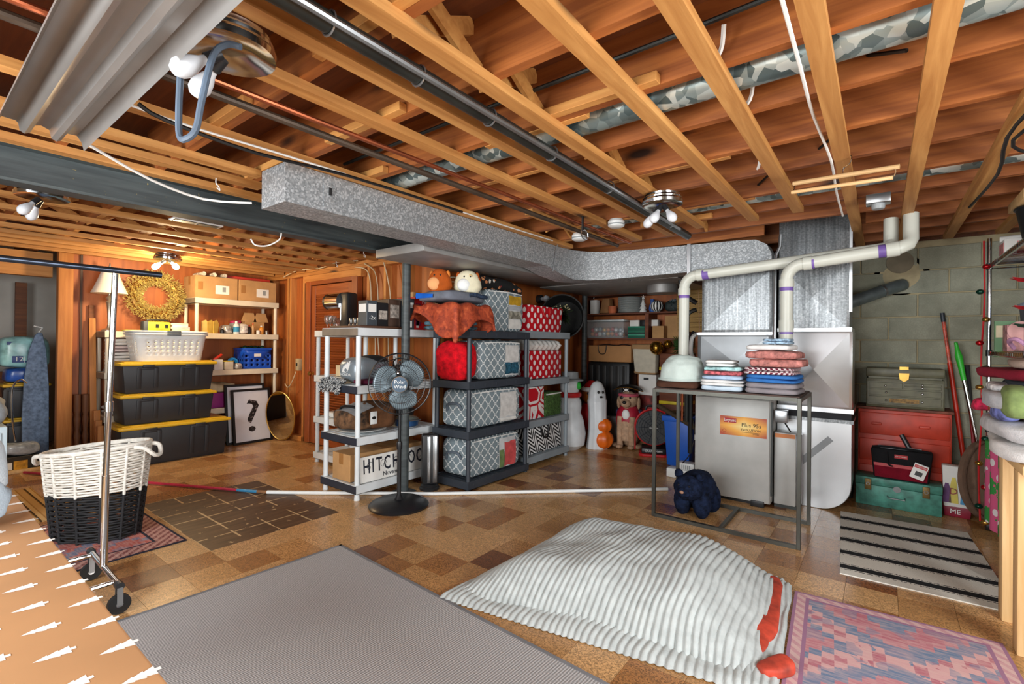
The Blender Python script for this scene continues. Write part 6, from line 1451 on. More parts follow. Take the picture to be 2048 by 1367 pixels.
carton('small cardboard box at the front of the lower wall shelf', (-2.30, 6.15, SB), (.15, .12, .16), 0, None, False)
carton('cardboard box standing behind the small cardboard box', (-2.15, 6.31, SB), (.22, .16, .3), 0, None, False)
sh_ = thing('bamboo_blind', 'rolled-down bamboo blind hanging behind the vent pipe', 'blind', (-1.86, 6.05, 1.49), rot=(R_(6), 0, 0)); bmb = NT('bamboo'); o_ = bmb.sep(); bmb.bump(bmb.m_('SINE', bmb.m_('MULTIPLY', o_[2], 500.0)), .5, .004); bmb.fin(bmb.ramp(bmb.noise(bmb.map((3, 3, 120)), 1.0, 3), [(.3, (134, 100, 52)), (.7, (190, 154, 92))]), .7)
for i in range(9): MB().box(-.17, .17, -.006, .006, .058*i, .058*i+.055).build('slat_band', bmb.m, sh_)
for x in (-.1, .1): MB().box(x-.004, x+.004, -.009, .009, 0, .55).build('cord', MATS['tape'], sh_)
# below the shelves
rbox('grey_bin', MATS['grey_plastic'], (.62, .34, .34), (-3.0, 6.22, 0), bevel=.02, label='grey plastic bin on the floor under the black suitcase', cat='storage bin')
sc_ = thing('suitcase', 'upright black hard suitcase on the grey bin behind the pirate dog', 'suitcase', (-3.0, 6.21, .341))
MB().box(-.32, .32, -.13, .13, 0, .74).build('shell', MATS['black'], sc_, bevel=.04)
for i in range(6): MB().box(-.28+.1*i, -.225+.1*i, -.138, -.128, .05, .69).build('groove_rib', M('ribbed_black', (36, 34, 32), .5), sc_, bevel=.004)
t = thing('kraft_bag', 'wide kraft paper bag with dark ribbon handles on the suitcase', 'bag', (-3.0, 6.2, 1.082)); MB().box(-.31, .33, -.1, .1, 0, .225).build('body', M('kraft_plain', (178, 128, 78), .75, var=.05), t, bevel=.004)
MB().tube(smoothpts([(-.16, -.105, .23), (-.15, -.11, .15), (-.12, -.11, .11), (-.05, -.11, .12), (-.03, -.11, .23)]), .006, 6).build('ribbon_handle', MATS['black'], t)
MB().tube(smoothpts([(-.2, -.05, .225), (-.05, -.06, .24), (.1, -.05, .228), (.2, -.06, .245), (.3, -.05, .23)]), .007, 6).build('ribbon_handle', MATS['black'], t)
abox('white shipping carton with printed side under the canvas bag', (-2.44, 6.22, .66), (.24, .24, .27), MATS['paper'], [('y', -.05, .02, .2, .23, MATS['black'])])
abox('dark red picture carton between the white carton and the red carton', (-2.44, 6.22, .48), (.25, .24, .18), M('maroon_box', (126, 40, 34), .5, var=.5, vs=14), [])
b = abox('bright red carton with white lettering under the picture carton', (-2.44, 6.22, .34), (.26, .24, .14), MATS['red'], [('y', .06, .12, .03, .11, M('lime_print', (90, 190, 90), .5)), ('y', -.1, -.06, .03, .1, MATS['paper'])])
carton('plain cardboard carton at the bottom of the carton pile', (-2.44, 6.22, 0), (.28, .26, .338), 0, None, False)
t = thing('canvas_bag', 'cream canvas bag with tan bands standing on the white shipping carton', 'bag', (-2.475, 6.16, .9305)); MB().taper(-.15, .15, -.07, .07, 0, -.18, .16, -.08, .08, .38).build('body', cloth_m('cream_canvas', (206, 198, 178), .05), t, bevel=.03, wobble=.014, ws=9)
MB().taper(-.153, .153, -.073, .073, .002, -.157, .155, -.075, .075, .05).build('lower_band', M('tan_band', (168, 130, 88), .8), t, bevel=.025)
MB().taper(-.182, .162, -.083, .083, .33, -.185, .165, -.085, .085, .40).build('upper_band', MATS['tan_band'], t, bevel=.02)
t = thing('bauble_cluster', 'cluster of gold mirror baubles beside fir branches', 'ornament', (-2.285, 6.02, 1.285)); gb = M('gold_mirror', (196, 152, 60), .1, .95, var=.3, vs=30); MB().ell((0, 0, 0), (.09, .09, .09), 22, 14).build('large_bauble', gb, t); MB().ell((.13, .04, .05), (.055, .055, .055), 16, 10).build('small_bauble', gb, t)
t = thing('fir_branch', 'artificial fir branches lying on the brown boxes', 'garland', (-2.0, 6.12, 1.2155)); sprig(t, (0, 0, .05), 260, .22, M('fir_bright', (56, 92, 40), .7, var=.4, vs=40), 5, spread=1.6, d0=Vector((.2, -.3, .5)), w_=.006, lo=(-.09, -9, .0))
YL = M('yellow_band', (214, 190, 30), .5)
for i, (z0, z1, lb) in enumerate(((0, .57, 'brown wood-grain box at the bottom under a yellow band'), (.6105, 1.0, 'brown wood-grain box in the middle between two yellow bands'), (1.0405, 1.215, 'brown wood-grain box on top carrying fir branches'))):
    t = thing('wooden_crate', lb, 'box', (-2.08, 6.2, z0)); rbox('body', shw, (.36, .30, z1-z0), (0, 0, 0), t, .006)
    if i < 2: rbox('yellow_band', YL, (.365, .305, .04), (0, 0, z1-z0), t, .004)
    else: MB().box(.02, .08, -.153, -.151, .06, .12).build('price_tag', MATS['paper'], t, (0, 0, 0), (0, .5, 0))
# ================================================================ CONSOLE TABLE AND ITS TOWELS
ct = thing('console_table', 'slim dark metal console table with brown top in front of the furnace', 'table', (-.905, 3.90, 0))
TX, TY, TH = .485, .275, .985; bmx = M('bronze_steel', (84, 84, 78), .4, .75, var=.1)
for x in (-TX, TX):
    for y in (-TY, TY): MB().box(x-.0125, x+.0125, y-.0125, y+.0125, 0, TH).build('leg', bmx, ct, bevel=.002, seg=1)
for y in (-TY, TY):
    MB().box(-TX+.0125, TX-.0125, y-.0125, y+.0125, .0, .025).build('foot_rail', bmx, ct); MB().box(-TX+.0125, TX-.0125, y-.0125, y+.0125, TH-.025, TH).build('top_rail', bmx, ct)
for x in (-TX, TX): MB().box(x-.0125, x+.0125, -TY+.0125, TY-.0125, TH-.025, TH).build('top_rail', bmx, ct)
MB().box(-.0125, .0125, -TY+.0125, TY-.0125, 0, .025).build('cross_rail', bmx, ct)
MB().box(-TX, TX, -TY, TY, TH, TH+.008).build('table_top', wood('espresso', (60, 38, 30), (92, 62, 48), 0, knots=False), ct)
TZ = TH+.0085
cbr = cloth_m('brown_towel', (78, 50, 38), .1)
folded('folded_towel', 'dark brown folded towel under the pale cushion on the console table', cbr, (-1.24, 3.80, TZ), (.31, .36, .055), .05, layers=1)
def dome(u, v):
    a = 2*pi*u; r_ = math.sin(pi/2*v)**.7
    wk = noise.noise(Vector((cos(a)*2.2*v, sin(a)*2.2*v, 2)))+.5*noise.noise(Vector((cos(a)*6*v, sin(a)*6*v, 5)))
    return (.158*r_*cos(a)*(1+.06*wk)+.03*(1-v), .165*r_*sin(a)*(1+.08*wk), .195*cos(pi/2*v)**.6*(1+.10*wk))
t = thing('shower_cap', 'pale mint rounded cloth cap resting on the dark brown towel', 'cap', (-1.245, 3.80, TZ+.055)); MB().grid(dome, 40, 16, wrap=True).build('crown', cloth_m('mint_cloth', (196, 210, 204), .05, 8), t, ang=80); MB().torus((0, 0, .008), .163, .01, 36, 6, 2, 1, 1.05).build('hem', MATS['mint_cloth'], t)
def pile(cx_, cy_, z0, items, rz=0.0):
    z = z0
    for (lb, mt, sx, sy, h, ly, dx) in items:
        folded('folded_towel', lb, mt, (cx_+dx, cy_, z), (sx, sy, h), rz+dx, layers=ly, seed=int(z*100)); z += h+.001
lb_ = cloth_m('ice_blue', (196, 214, 228), .08); wht = cloth_m('white_towel', (232, 232, 230), .05)
pile(-.92, 3.80, TZ, [('ice blue towel at the bottom of the middle towel pile', lb_, .29, .30, .035, 1, 0), ('white towel lying on the ice blue towel in the middle pile', wht, .30, .31, .045, 2, .0), ('pale blue towel in the middle pile under the red print cloth', cloth_m('sky_towel', (176, 200, 226), .08), .29, .29, .03, 1, -.0),
    ('red and white print cloth in the middle towel pile', M('red_print', (214, 90, 96), .9, var=.7, vs=34), .28, .27, .03, 1, .0), ('teal and white print cloth on the red print cloth', M('teal_white', (150, 190, 208), .9, var=.6, vs=22), .27, .27, .03, 1, .0), ('white crumpled bib topping the middle towel pile', wht, .2, .22, .045, 2, -.02)], .03)
chk = NT('maroon_check'); o_ = chk.sep(); ck_ = chk.n('ShaderNodeTexChecker'); chk.put(ck_.inputs['Vector'], chk.comb(chk.m_('ADD', o_[0], o_[1]), o_[2], 0.0)); ck_.inputs['Scale'].default_value = 60; chk.fin(chk.mix(ck_.outputs['Fac'], (110, 28, 52), (226, 214, 214)), .9)
rose = M('rose_chenille', (190, 124, 116), .95, var=.3, vs=30, bump=.9, bs=90)
pile(-.59, 3.80, TZ, [('thick grey towel at the bottom of the tall towel pile', cloth_m('grey_towel', (142, 136, 140), .06), .33, .33, .075, 2, 0), ('bright blue towel with white tag lying on the thick grey towel', cloth_m('cobalt_towel', (56, 116, 186), .08), .33, .32, .055, 2, .0), ('maroon and white checked towel in the tall towel pile', chk.m, .33, .31, .05, 2, -.015),
    ('rose chenille mat folded below the other rose mat', rose, .33, .32, .055, 1, .02), ('rose chenille mat folded above the other rose mat', rose, .32, .31, .06, 1, .0), ('white textured towel on top of the rose mats', wht, .28, .28, .04, 1, -.02), ('blue and white checked cloth topping the tall towel pile', M('blue_check', (150, 176, 206), .9, var=.5, vs=60), .18, .2, .04, 2, .02)], -.05)

# ---- navy plush bear
br_ = thing('plush_bear', 'fluffy navy blue plush bear standing on all fours under the console table', 'plush toy', (-1.15, 3.86, 0), rz=R_(-96))
nv = M('navy_fur', (24, 32, 52), .95, var=.45, vs=30, bump=1.0, bs=120, spec=.1)
def fluff(c, r, nm, n=26, m_=16, w_=.006):
    b = MB().ell(c, r, n, m_); b.v = [tuple(Vector(p)+Vector(noise.noise_vector(Vector(p)*70))*w_*.7+Vector(noise.noise_vector(Vector(p)*14))*w_*.5) for p in b.v]
    return b.build(nm, nv, br_, ang=80)
fluff((-.05, 0, .205), (.17, .135, .135), 'body'); fluff((.12, 0, .235), (.095, .11, .095), 'head')
for x in (.05, -.15):
    for y in (-.075, .075): fluff((x, y, .11), (.072, .066, .112), 'leg')
for y in (-.085, .085): fluff((.1, y, .325), (.03, .035, .035), 'ear', 14, 10, .004)
fluff((.2, 0, .215), (.04, .05, .04), 'muzzle', 16, 10, .004); MB().ell((.24, 0, .225), (.01, .016, .012), 10, 8).build('nose', M('tan_nose', (170, 126, 100), .6), br_)
for y in (-.04, .04): MB().ell((.2, y, .265), (.008, .008, .008), 8, 6).build('eye', MATS['black'], br_)
fluff((-.21, 0, .27), (.03, .03, .03), 'tail', 12, 8, .004)
# ---- recycling bin, pump, tube
rb = thing('recycling_bin', 'tall blue plastic recycling bin behind the console table legs', 'bin', (-1.75, 5.36, 0)); BL = M('bin_blue', (24, 90, 190), .45, var=.06)
MB().taper(-.12, .12, -.11, .11, 0, -.15, .15, -.14, .14, .52).build('body', BL, rb, bevel=.015); MB().box(-.165, .165, -.155, .155, .49, .55).build('rim', BL, rb, bevel=.008)
rbox('bin_liner', MATS['black'], (.27, .25, .03), (-1.75, 5.36, .5505), bevel=.012, wob=.006, label='black liner showing in the mouth of the blue bin', cat='liner')
MB().cyl((-1.93, 5.15, .66), (-1.45, 4.92, .49), .026, 14).build('metal_tube', M('bronze_tube', (92, 80, 62), .4, .6), label='bronze metal tube slanting between the furnace and the blue bin', cat='tube')
pu = thing('condensate_pump', 'white condensate pump with black lead on the floor behind the bear', 'pump', (-1.56, 4.86, 0)); MB().box(-.15, .15, -.07, .07, 0, .09).build('tank', WP, pu, bevel=.01); MB().box(-.05, .12, -.06, .06, .09, .16).build('motor_cover', WP, pu, bevel=.012)
for i in range(5): MB().box(.0+.018*i, .008+.018*i, -.0625, -.06, .1, .14).build('vent_slot', MATS['grey_plastic'], pu)
MB().tube(smoothpts([(.0, -.05, .15), (.08, -.08, .25), (.12, -.06, .42), (.1, -.04, .6)]), .005, 6).build('lead', MATS['black'], pu)
dp = thing('drain_line', 'white plastic drain line running down beside the furnace', 'pipe', (-1.37, 4.66, 0)); MB().tube([(0, 0, 0), (0, 0, .46)], .02, 12).build('pipe', WP, dp); MB().tube([(0, 0, .43), (0, 0, .48)], .026, 12).build('coupling', WP, dp)
for z in (.2, .3): MB().torus((0, 0, z), .022, .003, 14, 5, 2).build('tie', MATS['black'], dp)

# ================================================================ TOOL CORNER
DR = M('red_paint', (200, 62, 38), .45, var=.12, vs=8)
rcb = thing('red_dresser', 'worn red painted wooden drawer chest against the block wall', 'drawers', (.15, 5.452, 0))
MB().box(-.31, .31, -.15, .17, 0, .775).build('carcass', DR, rcb, bevel=.006); MB().box(-.325, .325, -.165, .17, .775, .80).build('top', M('worn_top', (112, 58, 40), .6, var=.4, vs=16), rcb, bevel=.006)
for z0, z1 in ((.56, .75), (.33, .52), (.10, .29)):
    d_ = MB().box(-.30, .30, -.165, -.148, z0, z1).build('drawer', DR, rcb, bevel=.012)
    for x in (-.18, .14): MB().box(x-.035, x+.035, -.182, -.165, (z0+z1)/2-.012, (z0+z1)/2+.012).build('pull', DR, d_, bevel=.006)
OL = M('olive_paint', (94, 92, 68), .42, .1, var=.2, vs=10)
tc = thing('machinist_chest', 'olive steel machinist tool chest with brass latch on the red drawers', 'tool chest', (.155, 5.45, .801))
MB().box(-.26, .26, -.15, .15, 0, .25).build('body', OL, tc, bevel=.004); MB().box(-.262, .262, -.152, .152, .266, .34).build('lid', OL, tc, bevel=.006); MB().box(-.245, .245, -.135, .14, .25, .268).build('lid_gap', OL, tc)
MB().box(-.25, .25, -.1525, -.15, .022, .222).build('drawer_recess', OL, tc)
for (x0, x1, z0, z1) in ((-.24, -.01, .165, .215), (.0, .24, .195, .215), (.0, .24, .168, .19), (-.24, .24, .105, .155), (-.24, .24, .03, .095)):
    d_ = MB().box(x0, x1, -.158, -.15, z0, z1).build('drawer', OL, tc, bevel=.002, seg=1)
    for x in ((x0+x1)/2,) if x1-x0 < .3 else (-.12, .12): MB().ell((x, -.162, (z0+z1)/2), (.009, .007, .009), 10, 6).build('knob', MATS['chrome'], d_)
MB().box(-.10, .10, -.1595, -.158, .045, .08).build('worn_label', M('worn_brass', (150, 116, 60), .6, var=.4, vs=40), tc)
MB().prism([(-.035, .30), (.035, .30), (.03, .25), (0, .225), (-.03, .25)], 1, -.166, -.152).build('latch', MATS['brass'], tc); MB().box(-.03, .03, -.16, -.14, .33, .355).build('handle_clip', MATS['brass'], tc)
TEAL = M('teal_paint', (72, 138, 122), .5, .1, var=.25, vs=14)
tb = thing('teal_toolbox', 'long battered teal metal toolbox on the floor', 'toolbox', (.112, 5.135, 0), rz=R_(-2))
MB().box(-.275, .275, -.11, .11, 0, .17).build('body', TEAL, tb, bevel=.004); MB().box(-.278, .278, -.113, .113, .172, .235).build('lid', TEAL, tb, bevel=.006)
for x in (-.19, .18):
    l_ = MB().box(x-.022, x+.022, -.122, -.11, .13, .22).build('latch', M('old_brass', (130, 106, 62), .5, .6), tb, bevel=.003); MB().torus((x, -.124, .18), .012, .003, 12, 5, 1).build('ring', MATS['steel'], l_)
MB().tube([(-.06, -.115, .10), (-.06, -.135, .09), (.05, -.135, .09), (.05, -.115, .10)], .005, 6).build('handle', MATS['steel'], tb)
MB().cyl((0, -.125, .165), (0, -.11, .165), .025, 14).build('padlock', MATS['steel'], tb)
cs = thing('steel_case', 'low dark steel case wedged between the drawers and the return duct', 'tool case', (-.295, 5.28, 0))
MB().box(-.1, .1, -.13, .13, 0, .39).build('body', M('dark_case', (52, 50, 46), .5, .3, var=.2), cs, bevel=.005); MB().box(.0, .04, -.14, -.13, .28, .36).build('latch', MATS['old_brass'], cs)
# tool bag
tg_ = thing('tool_bag', 'black and dark red canvas tool bag with a hang tag on the teal toolbox', 'tool bag', (.135, 5.12, .236), rz=R_(-4))
nb = cloth_m('black_nylon', (30, 30, 32), .1)
m = MB().taper(-.175, .175, -.085, .085, 0, -.2, .2, -.05, .05, .24); m.build('body', nb, tg_, bevel=.015)
MB().add([(-.165, -.0885, .012), (.165, -.0885, .012), (.172, -.0765, .10), (-.172, -.0765, .10)], [(0, 1, 2, 3)]).build('red_panel', cloth_m('wine_nylon', (120, 18, 36), .1), tg_)
MB().add([(-.173, -.0765, .10), (.173, -.0765, .10), (.176, -.073, .125), (-.176, -.073, .125)], [(0, 1, 2, 3)]).build('red_stripe', MATS['red'], tg_)
MB().box(-.04, .045, -.064, -.062, .175, .205).build('logo_patch', MATS['red'], tg_, rot=(0, 0, 0)); text('CRAFTSMAN', .0125, MATS['white'], tg_, (.0025, -.0645, .19), FY)
MB().box(-.15, .13, -.01, .0, .22, .262).build('inner_flap', M('grey_liner', (170, 172, 176), .7), tg_, bevel=.003)
MB().tube(smoothpts([(-.19, 0, .24), (-.1, -.02, .255), (.1, -.02, .25), (.19, 0, .24)]), .01, 8).build('zip_edge', nb, tg_)
MB().cyl((.08, .0, .2), (.0, .03, .36), .018, 10).build('tool_handle', MATS['black_plastic'], tg_)
MB().tube(smoothpts([(-.09, -.06, .22), (-.08, -.09, .13), (-.05, -.09, .11)]), .007, 6).build('carry_strap', nb, tg_)
tgx = MB().box(-.045, .045, -.001, .001, -.12, 0).build('hang_tag', MATS['white'], tg_, (.135, -.097, .155), (R_(-10), R_(18), 0))
MB().box(-.04, .04, -.0018, -.001, -.035, -.012).build('tag_band', MATS['red'], tgx); MB().box(-.02, .025, -.0018, -.001, -.095, -.06).build('tag_picture', MATS['black'], tgx); text('CRAFTSMAN', .012, MATS['white'], tgx, (0, -.002, -.0235), FY)
# poles leaning in the corner
t = thing('telescopic_pole', 'red telescopic pole with grey tip leaning on the block wall', 'pole', (.60, 5.54, 0), rot=(R_(-3), R_(-6.3), 0)); MB().cyl((0, 0, 0), (0, 0, 1.2), .017, 12).build('outer_tube', M('pole_red', (200, 44, 22), .35), t); MB().cyl((0, 0, 1.2), (0, 0, 1.56), .013, 12).build('inner_tube', M('pole_red_worn', (206, 90, 70), .4, var=.3, vs=30), t); MB().cyl((0, 0, 1.56), (0, 0, 1.64), .016, 12).build('tip', MATS['charcoal_plastic'], t)
t = thing('duster_pole', 'silver pole with bright green grip leaning beside the red pole', 'pole', (.66, 5.47, .361), rot=(R_(-3), R_(-9), 0)); MB().cyl((0, 0, 0), (0, 0, .72), .014, 12).build('tube', MATS['chrome'], t); MB().lathe([(.017, .70), (.02, .8), (.026, .9), (.014, .97), (.012, 1.02), (0, 1.03)], 14).build('grip', M('lime_grip', (50, 190, 50), .4), t)
t = thing('broom_pole', 'dark red pole standing behind the silver pole', 'pole', (.66, 5.605, 0), rot=(0, R_(-4), 0)); MB().cyl((0, 0, 0), (0, 0, .85), .014, 10).build('shaft', M('maroon_pole', (140, 24, 34), .4), t); MB().cyl((0, 0, .85), (0, 0, 1.18), .018, 10).build('grip', MATS['black_plastic'], t)
rbox('support_block', MATS['cardboard'], (.1, .1, .36), (.68, 5.49, 0), label='narrow cardboard box under the silver pole', cat='box')
t = thing('round_case', 'large flat round brown fabric case leaning beside the wire rack', 'case', (.675, 5.13, .0), rot=(R_(-5), 0, R_(53))); MB().lathe([(0, -.03), (.27, -.03), (.30, -.015), (.30, .015), (.27, .03), (0, .03)], 36).build('cover', cloth_m('taupe_fabric', (116, 92, 76), .08), t, (0, 0, .315), (pi/2, 0, 0)); MB().torus((0, -.031, .315), .285, .004, 36, 5, 1).build('piping', cloth_m('dark_taupe', (86, 66, 54)), t)
sb = thing('shopping_bag', 'white printed shopping bag with dark red base beside the teal toolbox', 'bag', (.472, 5.14, 0), rz=R_(-8))
MB().taper(-.07, .09, -.045, .045, .07, -.085, .075, -.05, .05, .40).build('body', MATS['paper'], sb, bevel=.01, wobble=.012, ws=8); MB().taper(-.065, .085, -.045, .045, 0, -.075, .095, -.049, .049, .085).build('base', M('wine_red', (136, 24, 48), .5), sb, bevel=.008)
for x, mm, h_ in ((-.05, M('print_purple', (100, 50, 110), .5), .15), (-.01, M('print_yellow', (230, 210, 90), .5), .2), (.055, M('print_blue', (60, 150, 200), .5), .14)): MB().prism([(x-.028, .11), (x+.028, .11), (x+.02, .11+h_*.7), (x+.01, .11+h_), (x-.01, .11+h_), (x-.02, .11+h_*.7)], 1, -.058, -.05).build('printed_shape', mm, sb)
text('D', .07, MATS['wine_red'], sb, (-.01, -.059, .2), FY); text('ME', .05, MATS['white'], sb, (0, -.055, .045), FY)

# ================================================================ WIRE RACK AND BENCH
wr_ = thing('wire_rack', 'chrome wire shelving rack on casters along the right-hand side', 'rack', (.62, 3.72, 0))
CH = MATS['chrome']
for x in (0, .42):
    for y in (0, 1.16):
        MB().tube([(x, y, .10), (x, y, 2.12)], .0135, 12).build('post', CH, wr_)
        c_ = MB().cyl((x, y, .08), (x, y, .11), .02, 12).build('caster', MATS['steel'], wr_); MB().cyl((x-.012, y, .042), (x+.012, y, .042), .042, 18).build('wheel', MATS['black_plastic'], c_)
for z in (.16, .72, 1.27, 1.90):
    s_ = MB()
    for y in (0, 1.16): s_.cyl((0, y, z), (.42, y, z), .005, 6); s_.cyl((0, y, z+.03), (.42, y, z+.03), .004, 6)
    for x in (0, .42): s_.cyl((x, 0, z), (x, 1.16, z), .005, 6); s_.cyl((x, 0, z+.03), (x, 1.16, z+.03), .004, 6)
    for x in (0, .42):
        pts = []
        for i in range(47): pts.append((x, 1.16*i/46, z+(.03 if i % 2 else 0)))
        s_.tube(pts, .003, 4)
    for i in range(1, 24): s_.cyl((0, 1.16*i/24, z+.031), (.42, 1.16*i/24, z+.031), .003, 5)
    s_.build('wire_shelf', CH, wr_)
    for x in (0, .42):
        for y in (0, 1.16): MB().tube([(x, y, z-.005), (x, y, z+.04)], .018, 10).build('clip', MATS['black_plastic'], wr_)
R1, R0, R2z = 1.9355, 1.3055, 1.9355
t = thing('black_tub', 'black plastic tub on the top shelf of the wire rack', 'tub', (.82, 4.28, R1)); MB().lathe([(.12, 0), (.16, .24), (.165, .25), (.155, .25), (.115, .01), (0, .01)], 28).build('body', MATS['black_plastic'], t); MB().torus((0, 0, .25), .163, .008, 28, 6, 2).build('rim', MATS['black_plastic'], t)
rbox('pine_box', w_pine, (.3, .44, .06), (.80, 4.24, R1+.262), label='shallow pine box resting across the black tub', cat='box'); 
rbox('booklet', M('blue_cover', (40, 90, 180), .5), (.18, .26, .012), (.82, 4.24, R1+.3225), label='blue booklet lying on the shallow pine box', cat='book')
MB().cyl((.66, 4.78, R1+.15), (.98, 4.70, R1+.15), .024, 14).build('paper_roll', MATS['paper'], label='white paper roll lying on the boxed gift on the wire rack', cat='paper roll')
t = thing('gift_package', 'white and pink window gift box on the top shelf of the wire rack', 'box', (.76, 4.66, R1)); rbox('carton', MATS['paper'], (.22, .2, .12), (0, 0, 0), t, .003); MB().box(-.112, -.11, -.08, .06, .02, .1).build('window', M('pink_print', (206, 130, 130), .4, var=.4, vs=16), t); MB().box(-.05, .08, -.102, -.1, .02, .1).build('window', MATS['pink_print'], t)
t = thing('navy_bin', 'navy blue plastic bin with pale lid on the middle shelf of the wire rack', 'storage bin', (.895, 4.70, R0)); MB().taper(-.11, .11, -.14, .14, 0, -.13, .13, -.15, .15, .30).build('body', M('navy_plastic', (34, 44, 96), .4), t, bevel=.012); MB().box(-.14, .14, -.16, .16, .30, .33).build('lid', M('frost_blue', (150, 170, 200), .4), t, bevel=.008)
t = thing('card_display', 'green framed card propped before the navy bin', 'card', (.685, 4.585, R0), rz=R_(10)); MB().box(-.08, .08, -.006, .006, 0, .2).build('panel', M('sage_card', (120, 160, 120), .6), t); MB().box(-.075, .06, -.012, -.006, .09, .17).build('cream_note', M('cream_note', (232, 220, 186), .6), t)
t = thing('pink_box', 'rose patterned box with pink flap on the wire rack', 'box', (.70, 4.46, R0)); rbox('carton', M('rose_paper', (196, 140, 140), .6, var=.4, vs=18), (.12, .14, .17), (0, 0, 0), t, .004); MB().lathe([(0, 0), (.06, 0), (.06, .004), (0, .004)], 20).build('flap', M('blush', (214, 160, 156), .6), t, (0, -.071, .13), (pi/2, 0, 0))
rbox('white_box', MATS['paper'], (.14, .18, .2), (.83, 4.42, R0), label='plain white box beside the rose patterned box', cat='box')
t = thing('poinsettia', 'red poinsettia stem with dark leaves standing on the wire rack', 'flower', (.72, 4.25, R0)); MB().tube(smoothpts([(0, 0, 0), (.01, 0, .12), (-.01, 0, .24)]), .006, 6).build('stem', lf, t)
for zz, mm, L_ in ((.25, M('poinsettia_red', (190, 24, 36), .6), .09), (.42, MATS['poinsettia_red'], .1), (.14, M('dark_green_leaf', (30, 70, 52), .6), .09)):
    for i in range(7): MB().prism([(0, 0), (L_*.5, .025), (L_, 0), (L_*.5, -.025)], 2, 0, .002).build('petal' if mm != MATS['dark_green_leaf'] else 'leaf', mm, t, (0, 0, zz), (R_(15), R_(-20), 2*pi*i/7))
MB().tube(smoothpts([(.66, 3.95, R0+.03), (.62, 3.98, R0+.07), (.60, 4.05, R0+.06), (.63, 4.12, R0+.02)]), .012, 8).build('pink_band', M('lilac_band', (214, 160, 200), .6), label='loop of lilac ribbon on the edge of the wire rack', cat='ribbon')
# bell garland down the rack post
ga = thing('bell_garland', 'red ribbon garland with coloured jingle bells hanging down the rack post', 'garland', (.585, 4.84, .05))
MB().tube(smoothpts([(0, 0, 2.05), (.005, 0, 1.6), (-.012, -.01, 1.2), (-.005, 0, .8), (-.02, 0, .4), (-.01, 0, .02)]), .006, 6).build('ribbon', MATS['red'], ga)
bc = [M('bell_red', (190, 20, 30), .2, .6), M('bell_green', (20, 70, 54), .25, .5), M('bell_gold', (206, 160, 80), .2, .9)]
for i, (z, k_) in enumerate(((1.86, 0), (1.68, 1), (1.48, 2), (1.31, 0), (1.13, 1), (.99, 2), (.62, 1), (.44, 2), (.27, 0), (.13, 1), (.02, 2))):
    MB().ell(((-.02 if i % 2 else .012), -.016, z), (.023, .023, .019), 14, 10).build('bell', bc[k_], ga)
t = thing('flower_apron', 'pink and green flowered apron hanging from the wire rack', 'apron', (.615, 4.55, .0)); fl_ = NT('flower_print'); vd = fl_.voro(sc=11); base_ = fl_.mix(fl_.m_('GREATER_THAN', fl_.noise(sc=5), .5), (226, 96, 140), (60, 150, 70)); fl_.fin(fl_.mix(fl_.m_('LESS_THAN', vd, .28), base_, (240, 232, 230)), .7)
MB().grid(lambda u, v: (-.02+.018*sin(u*14), -.22+.44*u, .12+.56*v), 24, 10).build('cloth', fl_.m, t)
MB().tube([(.60, 4.02, .05), (.60, 4.02, .66)], .008, 8).build('orange_strap', M('orange_webbing', (226, 104, 40), .6), label='thin orange strap hanging beside the flowered apron', cat='strap')
t = thing('picture_frame', 'thin gold picture frame standing on edge behind the pine bench', 'picture frame', (.57, 3.84, .0)); gl = M('old_gold', (150, 112, 60), .4, .6)
for a in ((-.11, .11, 0, .03), (-.11, .11, .62, .65), (-.11, -.08, .03, .62), (.08, .11, .03, .62)): MB().box(-.012, .012, a[0], a[1], a[2], a[3]).build('frame_rail', gl, t)
MB().box(-.004, .004, -.08, .08, .03, .62).build('backing', MATS['charcoal_plastic'], t)
# pine bench with heaped laundry
pb = thing('pine_bench', 'chunky pine bench loaded with laundry', 'bench', (.72, 3.22, 0))
for x in (-.205, .205):
    for y in (-.2, .13): MB().box(x-.045, x+.045, y-.045, y+.045, 0, .79).build('leg', w_pine, pb, bevel=.004)
MB().box(-.25, .25, -.33, .33, .79, .83).build('seat_board', wood('pine_board', (206, 162, 104), (236, 200, 146), 1), pb, bevel=.004)
L_ = [('thick pale grey blanket folded at the bottom of the laundry heap', (206, 204, 202), (.54, .74, .075), .0), ('pale grey blanket with rolled edge in the laundry heap', (194, 194, 196), (.58, .70, .085), .0), ('rust brown sweater in the laundry heap', (150, 78, 52), (.5, .4, .06), .0), ('grey knit pullover on the rust sweater', (168, 170, 174), (.56, .62, .075), -.02), ('dark charcoal trousers folded in the laundry heap', (52, 56, 62), (.5, .5, .05), .04), ('burgundy shirt near the top of the laundry heap', (130, 30, 48), (.52, .6, .05), -.01), ('taupe fleece on the burgundy shirt', (150, 132, 120), (.46, .5, .05), .03), ('blush white blanket topping the laundry heap', (232, 214, 206), (.4, .46, .06), .04)]
z = .831
for i, (lb, c, sz, dx) in enumerate(L_):
    b = soft((sz[0], sz[1], sz[2]*1.12), .42, 22, 8, wob=.03, ws=5.5, seed=i*1.7); b.v = [(p[0], p[1], min(sz[2], p[2])) for p in b.v]; b.build('laundry_item', cloth_m('laundry_%d' % i, c, .1), None, (.69+dx, 3.24+.02*(i % 3), z), (0, 0, .12*((i % 3)-1)), label=lb, cat='laundry', ang=80); z += sz[2]
